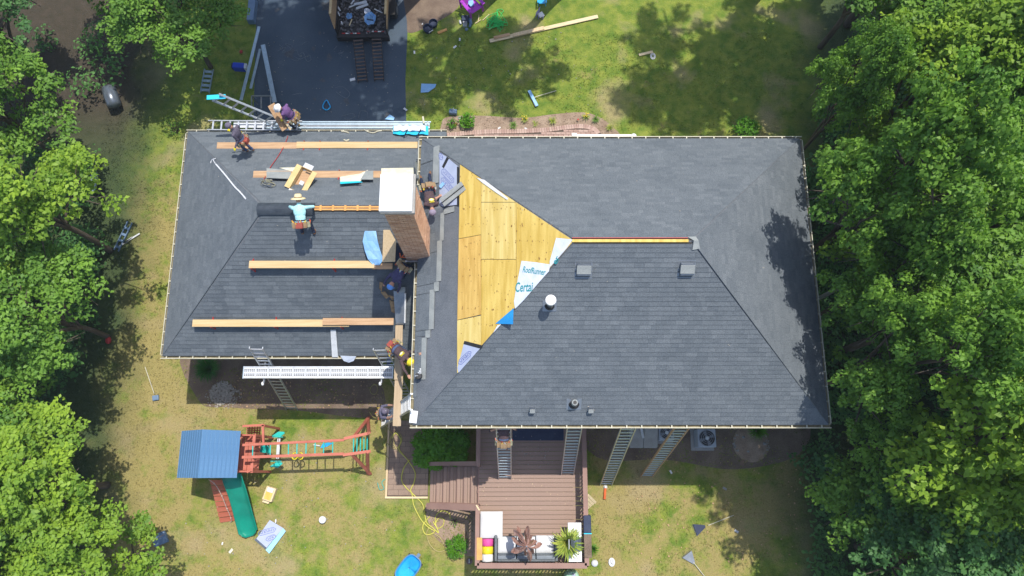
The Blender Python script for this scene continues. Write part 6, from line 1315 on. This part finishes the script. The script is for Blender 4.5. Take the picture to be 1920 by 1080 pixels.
# things by the east end of the deck
ac = [(1322, 822, .62, 'air conditioner with its round fan grille facing up', 'unit'), (1247, 812, .5, 'smaller air conditioner half hidden by the brown railed ladder', 'unit')]
for px_, py_, s_, lab, m in ac:
    c = G(px_, py_, .45); t = thing('air_conditioner', lab, 'air conditioner', (c.x, c.y, 0), 'air conditioners on pads behind the house'); hx = s_ / 2 + .03
    MB().box((c.x - hx - .12, c.y - hx - .1, 0), (c.x + hx + .08, c.y + hx + .1, .08)).build('pad', 'concrete', t, bevel=.01); MB().box((c.x - hx, c.y - hx, .08), (c.x + hx, c.y + hx, .74)).build('cabinet', m, t, bevel=.03)
    MB().lathe([(hx * .88, 0), (hx * .88, .012), (0, .012)], V((c.x, c.y, .742)), seg=28, caps=False).build('fan_opening', 'black', t)
    for k in range(4): a = k * math.pi / 2 + .4; d = V((math.cos(a), math.sin(a), 0)); n_2 = V((-d.y, d.x, 0)); MB().prism([V((c.x, c.y, .756)) + d * .06 - n_2 * .02, V((c.x, c.y, .756)) + d * hx * .8 - n_2 * .09, V((c.x, c.y, .756)) + d * hx * .8 + n_2 * .05, V((c.x, c.y, .756)) + d * .06 + n_2 * .03], (0, 0, .008)).build('fan_blade', 'grill_lid', t)
    for k in range(4): rr_ = hx * (.85 - .2 * k); MB().tube([V((c.x + math.cos(a) * rr_, c.y + math.sin(a) * rr_, .785)) for a in np.linspace(0, 6.283, 25)], .006, 4).build('grille_ring', 'unit', t)
    MB().lathe([(.07, 0), (.05, .03)], V((c.x, c.y, .78))).build('fan_hub', 'white_dull', t)
bh = thing('bulkhead_door', 'sloping grey bulkhead door behind the two lawn ladders', 'bulkhead', G(1212, 825)); a = G(1180, 840, .3); b = G(1232, 840, .3)
for k in range(2): xa_ = a.x + (b.x - a.x) * k / 2; MB().prism([V((xa_ + .01, a.y, .3)), V((xa_ + (b.x - a.x) / 2 - .01, a.y, .3)), V((xa_ + (b.x - a.x) / 2 - .01, MY0 + ov - .02, .75)), V((xa_ + .01, MY0 + ov - .02, .75))], (0, 0, .03)).build('door_leaf', 'concrete', bh)
MB().prism([V((a.x - .03, a.y + .04, 0)), V((a.x - .03, MY0 + ov, 0)), V((a.x - .03, MY0 + ov, .74)), V((a.x - .03, a.y + .04, .29))], (b.x - a.x + .06, 0, 0)).build('bulkhead_base', 'foundation', bh)
wc = G(1408, 832); wr = thing('round_bed', 'low round mulch mound in the shade near the roof corner', 'planter', wc)
MB().lathe([(.72, 0), (.5, .08), (.2, .14), (0, .15)], wc, seg=20, caps=False).build('mulch_mound', 'mulch', wr, True)
for k in range(3): MB().ell(wc + V((.5 * math.cos(k * 2.2), .3 * math.sin(k * 2.2), .08)), V((.08, 0, 0)), V((0, .06, 0)), Z3 * .05, 8, 6).build('mound_stone', 'foundation', wr, True)
for k, (hd, a, b, lab) in enumerate([((1313, 990), (1328, 985), (1376, 966), 'rake with a dark blue head and pale handle on the shaded lawn'), ((1295, 1048), (1300, 1054), (1322, 1082), 'grey headed rake at the bottom of the shaded lawn')]):
    c = G(*hd, .05); t = thing('rake', lab, 'rake', c, 'garden rakes on the shaded back lawn'); d = (G(*b, .05) - G(*a, .05)).normalized(); n_2 = V((-d.y, d.x, 0))
    MB().prism([c + d * .2 - n_2 * .04, c + d * .2 + n_2 * .04, c - d * .2 + n_2 * .22, c - d * .22 - n_2 * .22], (0, 0, .02)).build('rake_head', 'navy' if k == 0 else 'grill_lid', t)
    for q in range(9): pq = c - d * .21 + n_2 * (-.2 + q * .05); MB().bar(pq, pq - d * .05 - Z3 * .03, .012, .012).build('tine', 'galv', t)
    MB().tube([G(*a, .07), G(*b, .05)], .016, 7).build('handle', 'cream', t)
# garden hose tap reel under the deck corner
rl_ = thing('sprinkler', 'small metal sprinkler on the dark ground beside the deck post', 'sprinkler', G(880, 1052)); c = WO[rl_.name]; MB().lathe([(.11, 0), (.12, .02), (.03, .05), (.03, .12)], c, seg=14).build('base', 'rust', rl_); MB().tube([c + V((0, -.05, .12)), c + V((0, .09, .13))], .015).build('arm', 'white_dull', rl_)

# roofing crumbs and scraps swept over deck, lawn, driveway and slopes
scatter('roofing_crumbs', [tuple(G(x, y, DZ)[:2]) for x, y in [(955, 812), (1045, 812), (1035, 875), (960, 878)]], 90, DZ + .004, .008, .02, 'gravel', 'small bright roofing crumbs on the shaded deck boards')
scatter('deck_crumbs', [tuple(G(x, y, DZ)[:2]) for x, y in [(900, 895), (1080, 895), (1080, 955), (900, 955)]], 26, DZ + .004, .006, .014, 'wood_new', 'few wood chips on the sunlit deck boards')
scatter('driveway_litter', [gp(500, 60), gp(755, 60), gp(755, 215), gp(500, 215)], 130, .008, .007, .022, 'gravel', 'specks of grit and paper on the driveway')
scatter('lawn_litter', [gp(560, 800), gp(720, 880), gp(790, 1070), gp(350, 1070), gp(340, 930)], 110, .02, .008, .024, 'gravel', 'small pale scraps in the back lawn grass')
scatter('front_litter', [gp(770, 60), gp(1100, 60), gp(1130, 210), gp(770, 210)], 70, .02, .008, .026, 'gravel', 'small pale scraps in the front lawn grass')
scatter('eave_litter', [gp(430, 700), gp(715, 700), gp(715, 780), gp(430, 780)], 150, .012, .010, .03, 'wood_worn', 'leaves and chips on the bare soil under the wing eave')
scatter('wood_floor_litter', [gp(1180, 860), gp(1500, 860), gp(1500, 1060), gp(1180, 1060)], 160, .02, .010, .03, 'wood_worn', 'dead leaves in the shaded grass by the rakes')
mb = MB(); rs = random.Random(12)
for i in range(70):
    pl, x, y = rs.choice(((mS, rs.uniform(930, 1480), rs.uniform(500, 780)), (wS, rs.uniform(440, 700), rs.uniform(420, 650)), (mN, rs.uniform(950, 1450), rs.uniform(275, 420)), (wN, rs.uniform(400, 700), rs.uniform(255, 370))))
    if y < 470 and pl is mS: continue
    c = R(x, y, pl, .022); a = rs.uniform(0, 3); s_ = rs.uniform(.006, .02); mb.obox(c, V((math.cos(a), math.sin(a), 0)) * s_, V((-math.sin(a), math.cos(a), 0)) * s_ * .5, Z3 * .004)
mb.build('roof_litter', 'gravel', house, kind='stuff')
# ================================================================ PEOPLE
def ik(a, b, l1, l2, pole):
    d = b - a; L = d.length
    if L > (l1 + l2) * .995: b = a + d * ((l1 + l2) * .995 / L); d = b - a; L = d.length
    if L < abs(l1 - l2) + .05: L = abs(l1 - l2) + .05; b = a + (d.normalized() if d.length > 1e-4 else V((0, 0, -1))) * L; d = b - a
    x = (l1 * l1 - l2 * l2 + L * L) / (2 * L); h = math.sqrt(max(l1 * l1 - x * x, 0)); u = d.normalized(); p = pole - u * pole.dot(u)
    p = p.normalized() if p.length > 1e-4 else u.orthogonal().normalized(); return a + u * x + p * h, b
def person(label, neck, pelvis, lat, hands, feet, armp, legp, face, cols, hat=None, hatmat=None, sleeves=False, belt=None, footdir=None, gloves=None, k=1.0, hair=False, emblem=None, beltpouches=True):
    """a figure from joints placed in the scene; cols = shirt, trousers, boots"""
    neck, pelvis = V(neck), V(pelvis); lat = V(lat).normalized(); up = (neck - pelvis).normalized(); lat = (lat - up * lat.dot(up)).normalized(); fwd = lat.cross(up) * -1
    # lat points to the figure's own right hand side; fwd is where the chest faces
    fwd = up.cross(lat); face = V(face).normalized()
    tl = .50 * k; pelvis = neck - up * tl if abs((neck - pelvis).length - tl) > .12 else pelvis
    shirt, pants, boots = cols; segs = []; mb = MB()
    def cap(a, b, ra, rb, tag, n=4):
        segs.append((V(a), V(b), tag)); d = (b - a); L = max(d.length, 1e-4); pts = [a - d / L * ra * .85] + [a - d / L * ra * .5] + [a.lerp(b, i / n) for i in range(n + 1)] + [b + d / L * rb * .5, b + d / L * rb * .85]
        rs = [ra * .5, ra * .87] + [ra + (rb - ra) * i / n for i in range(n + 1)] + [rb * .87, rb * .5]; mb.tube(pts, rs, 12)
    # torso
    chest = pelvis.lerp(neck, .68); waist = pelvis.lerp(neck, .32)
    mb.ell(chest, lat * .185 * k, fwd * .125 * k, up * .215 * k, 16, 10); mb.ell(waist, lat * .155 * k, fwd * .115 * k, up * .20 * k, 16, 10); mb.ell(pelvis, lat * .17 * k, fwd * .13 * k, up * .14 * k, 16, 10)
    segs += [(waist, neck, 'torso'), (pelvis - up * .02, pelvis + up * .02, 'hip')]
    mb.ell(pelvis.lerp(neck, .90) , lat * .20 * k, fwd * .085 * k, up * .085 * k, 14, 8)
    head = neck + (up * .35 + V((0, 0, .45)) + face * .45).normalized() * .20 * k
    cap(neck - up * .03, neck.lerp(head, .5), .062 * k, .055 * k, 'neck')
    hup = (head - neck).normalized(); f2 = (face - hup * face.dot(hup)); f2 = f2.normalized() if f2.length > .05 else fwd; hs = hup.cross(f2)
    mb.ell(head, hs * .078 * k, f2 * .098 * k, hup * .118 * k, 14, 10); segs.append((head - hup * .03, head + hup * .06, 'head'))
    mb.ell(head + f2 * .045 - hup * .05, hs * .055 * k, f2 * .05 * k, hup * .06 * k, 10, 8)
    mb.tube([head + f2 * .09 + hup * .02, head + f2 * .118 - hup * .022], [.010, .017], 8); 
    for q in (-1, 1): mb.ell(head + hs * q * .080, hs * .014, f2 * .022, hup * .034, 8, 6)
    handinfo = []
    for q, hp, ap in ((1, hands[0], armp[0]), (-1, hands[1], armp[1])):
        sh = pelvis.lerp(neck, .90) + lat * q * .18 * k; el_, wr = ik(sh, V(hp), .29 * k, .26 * k, V(ap))
        cap(sh, el_, .058 * k, .044 * k, 'uparm'); cap(el_, wr, .042 * k, .030 * k, 'forearm'); d = (wr - el_).normalized()
        pn = d.cross(V((0, 0, 1))); pn = pn.normalized() if pn.length > .1 else lat; dn = pn.cross(d)
        if dn.z > 0: dn = -dn
        pc = wr + d * .055 * k; mb.ell(pc, pn * .043 * k, dn * .020 * k, d * .058 * k, 12, 8); segs.append((wr + d * .03, wr + d * .17, 'hand'))
        for i, (off, ln) in enumerate(((-.032, .068), (-.011, .080), (.011, .074), (.031, .058))):
            b0 = pc + pn * off * k + d * .035 * k; b1 = b0 + (d * .8 + dn * .45).normalized() * ln * .5 * k; b2 = b1 + (d * .3 + dn * .95).normalized() * ln * .5 * k; mb.tube([b0, b1, b2], [.0115, .0105, .009], 7)
        tb0 = wr + d * .03 * k + pn * -q * .03 * k; mb.tube([tb0, tb0 + (d * .5 - pn * q * .7 + dn * .2).normalized() * .04 * k, tb0 + (d * .95 - pn * q * .7 + dn * .6).normalized() * .065 * k], [.0135, .0125, .0105], 7)
    for q, ft, lp in ((1, feet[0], legp[0]), (-1, feet[1], legp[1])):
        hp = pelvis + lat * q * .09 * k - up * .03; kn, an = ik(hp, V(ft) + V((0, 0, .08)), .43 * k, .43 * k, V(lp)); cap(hp, kn, .088 * k, .062 * k, 'thigh'); cap(kn, an, .060 * k, .042 * k, 'shin')
        fd = V(footdir[0 if q > 0 else 1]).normalized() if footdir else V((fwd.x, fwd.y, 0)).normalized()
        hl = an - V((0, 0, .045)) - fd * .05; mb.tube([hl - fd * .02, hl + fd * .03, hl + fd * .13, hl + fd * .21], [.035, .048, .044, .026], 10); segs.append((hl, hl + fd * .2, 'foot')); mb.tube([an + V((0, 0, .05)), an - V((0, 0, .05))], [.05, .052], 10); segs.append((an, an - V((0, 0, .04)), 'foot'))
    raw = mb.build('body_raw', 'skin', None, origin=pelvis); md = raw.modifiers.new('r', 'REMESH'); md.mode = 'VOXEL'; md.voxel_size = .0125; md.use_smooth_shade = True
    sm = raw.modifiers.new('s', 'SMOOTH'); sm.factor = .5; sm.iterations = 2
    bpy.context.view_layer.update(); dg = bpy.context.evaluated_depsgraph_get(); me = bpy.data.meshes.new_from_object(raw.evaluated_get(dg)); me.name = 'body'; bpy.data.objects.remove(raw)
    t = thing('person', label, 'person', pelvis); o = link_mesh('body', me, t, pelvis)
    me.materials.clear(); names = [shirt, pants, boots, 'skin', 'hair', gloves or 'skin']
    for m in names: me.materials.append(MT[m])
    nf = len(me.polygons); co = np.empty(nf * 3); me.polygons.foreach_get('center', co); co = co.reshape(-1, 3) + np.array(pelvis); best = np.full(nf, 1e9); idx = np.zeros(nf, int); mp = {'torso': 0, 'uparm': 0, 'forearm': 0 if sleeves else 3, 'hand': 5, 'hip': 1, 'thigh': 1, 'shin': 1, 'foot': 2, 'neck': 3, 'head': 3}
    rad = {'torso': .13, 'hip': .13, 'uparm': .05, 'forearm': .035, 'hand': .03, 'thigh': .075, 'shin': .05, 'foot': .05, 'neck': .05, 'head': .09}
    for a, b, tg in segs:
        a_, b_ = np.array(a), np.array(b); ab = b_ - a_; tt = np.clip(((co - a_) @ ab) / (ab @ ab + 1e-12), 0, 1); dd = np.linalg.norm(co - a_ - tt[:, None] * ab, axis=1) - rad[tg]; w_ = dd < best; best[w_] = dd[w_]; idx[w_] = mp[tg]
        if tg == 'head' and hair: hh = w_ & (((co - np.array(head)) @ np.array(hup) > .02) | ((co - np.array(head)) @ np.array(f2) < -.02)); idx[hh] = 4
    me.polygons.foreach_set('material_index', idx.astype(np.int32)); me.polygons.foreach_set('use_smooth', [True] * nf); me.update()
    for q in (-1, 1): MB().ell(head + f2 * .088 + hs * q * .032 + hup * .018, hs * .013, f2 * .008, hup * .009, 8, 6).build('eye', 'hair', t)
    MB().tube([head + f2 * .094 - hup * .055 - hs * .022, head + f2 * .098 - hup * .057, head + f2 * .094 - hup * .055 + hs * .022], .005, 5).build('mouth', 'leather_red', t)
    # clothing folds: collar, hem and cuffs
    MB().tube([pelvis + up * .03 + lat * math.cos(a) * .168 * k + fwd * math.sin(a) * .128 * k for a in np.linspace(0, 6.283, 21)], .014, 6).build('shirt_hem', shirt, t, True)
    MB().tube([neck - up * .02 + lat * math.cos(a) * .072 * k + fwd * math.sin(a) * .07 * k for a in np.linspace(0, 6.283, 15)], .013, 6).build('collar', shirt, t, True)
    if belt:
        MB().tube([pelvis + up * -.01 + lat * math.cos(a) * .182 * k + fwd * math.sin(a) * .142 * k for a in np.linspace(0, 6.283, 21)], .024, 6).build('belt', belt, t, True)
        if beltpouches:
            rg = random.Random(int(abs(pelvis.x * 100)))
            for q in (-1, 1):
                for j, a in enumerate((.1, .75, 1.35)):
                    d = lat * q * math.cos(a) - fwd * math.sin(a) * (1 if j else 0); c = pelvis + d * .215 * k - up * .07; MB().obox(c, lat * .055, fwd * .045, up * .085).build('pouch', ('pouch_olive', 'leather', belt)[j], t, bevel=.015)
                    for z in range(2): p = c + V((rg.uniform(-.04, .04), rg.uniform(-.04, .04), 0)); MB().tube([p, p + up * .13 + d * .03], .012, 6).build('tool', ('steel', 'petal_yellow', 'red', 'orange')[rg.randrange(4)], t)
    hc = head + hup * .045
    if hat == 'helmet':
        MB().lathe([(.150, -.012), (.155, 0), (.128, .012), (.124, .05), (.100, .10), (.055, .132), (.0, .14)], hc, hup, 26, False).build('hard_hat', hatmat, t, True, solid=.006); MB().prism([hc + f2 * .11 + hs * .08, hc + f2 * .19 + hs * .04, hc + f2 * .19 - hs * .04, hc + f2 * .11 - hs * .08], hup * .01).build('hat_brim', hatmat, t); MB().bar(hc - f2 * .1 + hup * .125, hc + f2 * .1 + hup * .125, .03, .02, hup).build('hat_ridge', hatmat, t, bevel=.006)
    elif hat == 'cap':
        MB().lathe([(.108, -.02), (.110, .02), (.102, .055), (.075, .09), (.035, .108), (0, .112)], hc, hup, 22, False).build('cap', hatmat, t, True, solid=.006); g = []
        for r_ in (.09, .14, .19): g.append([hc + f2 * (r_ * math.cos(a)) + hs * (r_ * .62 * math.sin(a)) - hup * (.018 + .1 * (r_ - .09)) for a in np.linspace(-1.05, 1.05, 9)])
        MB().sheet(g).build('cap_peak', hatmat, t, True, solid=.006); MB().ell(hc + hup * .113, hs * .012, f2 * .012, hup * .006, 8, 5).build('cap_button', 'white_dull', t)
    elif hat == 'straw':
        prof = [(.225, -.035), (.20, -.015), (.15, 0), (.118, .005), (.110, .05), (.100, .095), (.07, .118), (0, .112)]; MB().lathe(prof, hc, hup, 32, False).build('straw_hat', hatmat, t, True, solid=.006); MB().lathe([(.121, .01), (.117, .035)], hc, hup, 26, False).build('hat_band', 'leather', t, True, solid=.004)
    elif hat == 'bucket':
        MB().lathe([(.165, -.05), (.150, -.03), (.118, -.005), (.112, .05), (.098, .095), (.0, .108)], hc, hup, 26, False).build('sun_hat', hatmat, t, True, solid=.006)
    if emblem:
        bc_ = pelvis.lerp(neck, .74) - fwd * .128 * k; e1 = -lat; 
        s_ = .085; pts = [(-1, .25), (-.7, .7), (0, 1), (.7, .7), (1, .25), (.75, -.35), (0, -.65), (-.75, -.35)]
        MB().prism([bc_ + e1 * x * s_ + up * y * s_ * .75 for x, y in pts], -fwd * .008).build('back_emblem', 'yellow', t); MB().prism([bc_ - fwd * .009 + e1 * x * s_ + up * y * s_ for x, y in ((-.7, .2), (0, .45), (.7, .2), (.55, -.12), (0, -.3), (-.55, -.12))], -fwd * .003).build('emblem_print', 'cushion', t); MB().bar(bc_ - fwd * .008 + e1 * .08 + up * .085, bc_ - fwd * .008 - e1 * .08 + up * .085, .018, .004, fwd).build('emblem_print', 'yellow', t)
    return t
X_, Y_ = V((1, 0, 0)), V((0, 1, 0))
# a: walking along the front plank, looking out over the eave
f1 = R(474, 281, wN, .14); f2_ = R(463, 283, wN, .14); fm = (f1 + f2_) / 2
person('roofer in a grey cap, dark shirt and jeans walking on the weathered front plank', fm + V((-.02, .08, 1.42)), fm + V((0, .0, .93)), (.25, 1, 0), [fm + V((-.30, .28, 1.05)), fm + V((-.12, -.34, .98))], [f1, f2_], [V((.4, .3, -.5))] * 2, [V((-.6, .2, .2))] * 2, (-1, .25, -.35), ('shirt_grey', 'jeans', 'boots'), 'cap', 'cap_grey', sleeves=True, belt='leather_red', gloves='yellow', footdir=[(-.8, .3, 0), (-.9, .1, 0)])
# b: standing on the front staging holding the board
fb = G(556, 239, 4.36)
person('worker in a white helmet and purple shirt holding a rough board behind the front eave', fb + V((-.06, .02, 1.38)), fb + V((.10, -.02, .93)), (.35, .9, 0), [G(530, 222, 5.35), G(527, 228, 5.2)], [fb + V((.06, .1, 0)), fb + V((.0, -.10, 0))], [V((.6, .4, -.4))] * 2, [V((-.5, 0, .1))] * 2, (-.8, -.5, -.4), ('shirt_purple', 'jeans_dark', 'boots_tan'), 'helmet', 'white', sleeves=False, belt='leather', gloves='yellow')
# c: bending over the ridge, back to the camera
fc = R(586, 436, wS, .02); fc2 = R(572, 436, wS, .02); fcm = (fc + fc2) / 2; pel = fcm + V((-.0, .02, .90))
person('man in a straw hat and aqua shirt leaning over the wing ridge', pel + V((-.03, .44, .22)), pel, (1, 0, 0), [V((R(590, 391, wS).x, WRY - .02, WRZ + .16)), V((R(557, 391, wS).x, WRY - .02, WRZ + .16))], [fc + V((.07, 0, 0)), fc2 - V((.07, 0, 0))], [V((.8, -.1, .6)), V((-.8, -.1, .6))], [V((0, 1, .2))] * 2, (0, 1, -.55), ('shirt_aqua', 'jeans_dark', 'boots'), 'straw', 'straw', sleeves=True, belt='leather_red', footdir=[(0.1, 1, 0), (-.1, 1, 0)], k=1.04)
# d: kneeling head-down by the chimney on the main roof
hd = R(800, 346, mW, .55); nd = R(809, 385, mW, .42)
person('roofer in a brown shirt kneeling head down beside the chimney', nd, hd, (-1, .2, .3), [R(824, 368, mW, .12), R(800, 408, mW, .06)], [R(790, 338, mW, .02), R(806, 330, mW, .02)], [V((.6, 0, .5)), V((-.5, -.2, .5))], [V((.1, -.9, -.3))] * 2, (.1, -.8, -.5), ('shirt_brown', 'jeans_dark', 'boots'), 'cap', 'cap_lilac', sleeves=False, belt='leather', emblem=True, footdir=[(-.2, 1, 0), (.1, 1, 0)], k=1.05)
sbn = MB().obox(R(849, 364, mW, .16), V((.42, .26, .22)) * .8, V((-.075, .13, 0)), V((-.2, -.1, .5)).normalized() * .02).build('shingle_bundle', 'starter', None, label='pair of grey hip shingles held out over the lavender underlayment', cat='shingles', bevel=.004)
MB().obox(R(849, 364, mW, .19), V((.42, .26, .22)) * .8, V((-.006, .011, 0)), V((-.2, -.1, .5)).normalized() * .01).build('shingle_joint', 'black', sbn)
MB().bar(R(825, 351, mW, .12), R(832, 343, mW, .10), .10, .02).build('glove_rag', 'film_blue', None, label='pale blue glove on the underlayment by the kneeling roofer', cat='glove')
# e: crouched by the flashing with a blue cap
he = R(757, 501, wS, .62); ne = R(740, 524, wS, .60)
person('roofer in a navy shirt and blue cap crouching in the corner below the chimney', ne, he, (-.8, .6, .0), [R(720, 532, wS, .20), R(744, 556, wS, .08)], [R(768, 500, wS, .03), R(754, 492, wS, .03)], [V((-.6, .4, .3)), V((.7, -.2, .2))], [V((-.3, -.6, .3)), V((.5, -.5, .3))], (-.25, -.85, -.6), ('shirt_navy', 'jeans_dark', 'boots_tan'), 'cap', 'cap_blue', sleeves=True, belt='leather', footdir=[(-.5, -.6, 0), (-.2, -.8, 0)], k=1.05)
# f: bent over the plank with the yellow helmet
pf = G(741, 653, za + 1.0); nf_ = G(762, 671, za + 1.30); ff = G(754, 668, za + .10)
person('worker in a yellow helmet and brown shirt bending from the plank towards the main gutter', nf_, pf, (-.62, -.78, 0), [R(766, 706, mW, .06), R(796, 663, mW, .08)], [ff + V((.02, -.22, 0)), ff + V((-.02, .16, 0))], [V((-.5, -.6, -.2)), V((.2, .7, .4))], [V((.7, -.2, 0))] * 2, (.75, -.6, -.45), ('shirt_brown', 'jeans', 'boots'), 'helmet', 'yellow', sleeves=True, belt='leather_red', emblem=True, footdir=[(.7, -.3, 0), (.6, -.4, 0)], k=1.04)
# g: climbing the silver ladder
lt = V((MX0 + .1, 2.05, 7.5)); lf = G(715, 790, 0); ld_ = lt - lf; q1 = lf + ld_ * .30; q2 = lf + ld_ * .345; 
pg = lf + ld_ * .47 + V((-.34, .0, .0)); ng = pg + V((.03, .02, .50))
person('man in a grey cap and slate shirt climbing the silver ladder by the play set', ng, pg, (0, -1, 0), [lf + ld_ * .62 + V((-.02, -.2, 0)), lf + ld_ * .60 + V((-.02, .2, 0))], [q1 + V((-.06, -.11, 0)), q2 + V((-.06, .11, 0))], [V((0, -.6, -.4)), V((0, .6, -.4))], [V((.8, -.1, .3))] * 2, (1, 0, .0), ('shirt_slate', 'jeans', 'boots'), 'cap', 'cap_grey', belt='leather', footdir=[(1, 0, 0)] * 2)
# h: on the deck ladder with only hips and legs out from under the eave
l0, l1 = G(947, 897, 1.56), G(944, 796, 6.75); dd = l1 - l0; ph = l0 + dd * .85 + V((0, -.20, 0)); nh = ph + V((.0, .43, .22))
person('roofer on the deck ladder with a full tool belt, head tucked under the eave', nh, ph, (1, 0, 0), [l0 + dd * .96 + V((.2, 0, 0)), l0 + dd * .94 + V((-.2, 0, 0))], [l0 + dd * .65 + V((.1, -.07, 0)), l0 + dd * .70 + V((-.1, -.07, 0))], [V((.6, -.2, -.3)), V((-.6, -.2, -.3))], [V((0, .8, .3))] * 2, (0, 1, .1), ('shirt_brown', 'jeans', 'boots'), 'cap', 'cap_grey', belt='leather', footdir=[(0, 1, 0)] * 2)

haze(.0005)
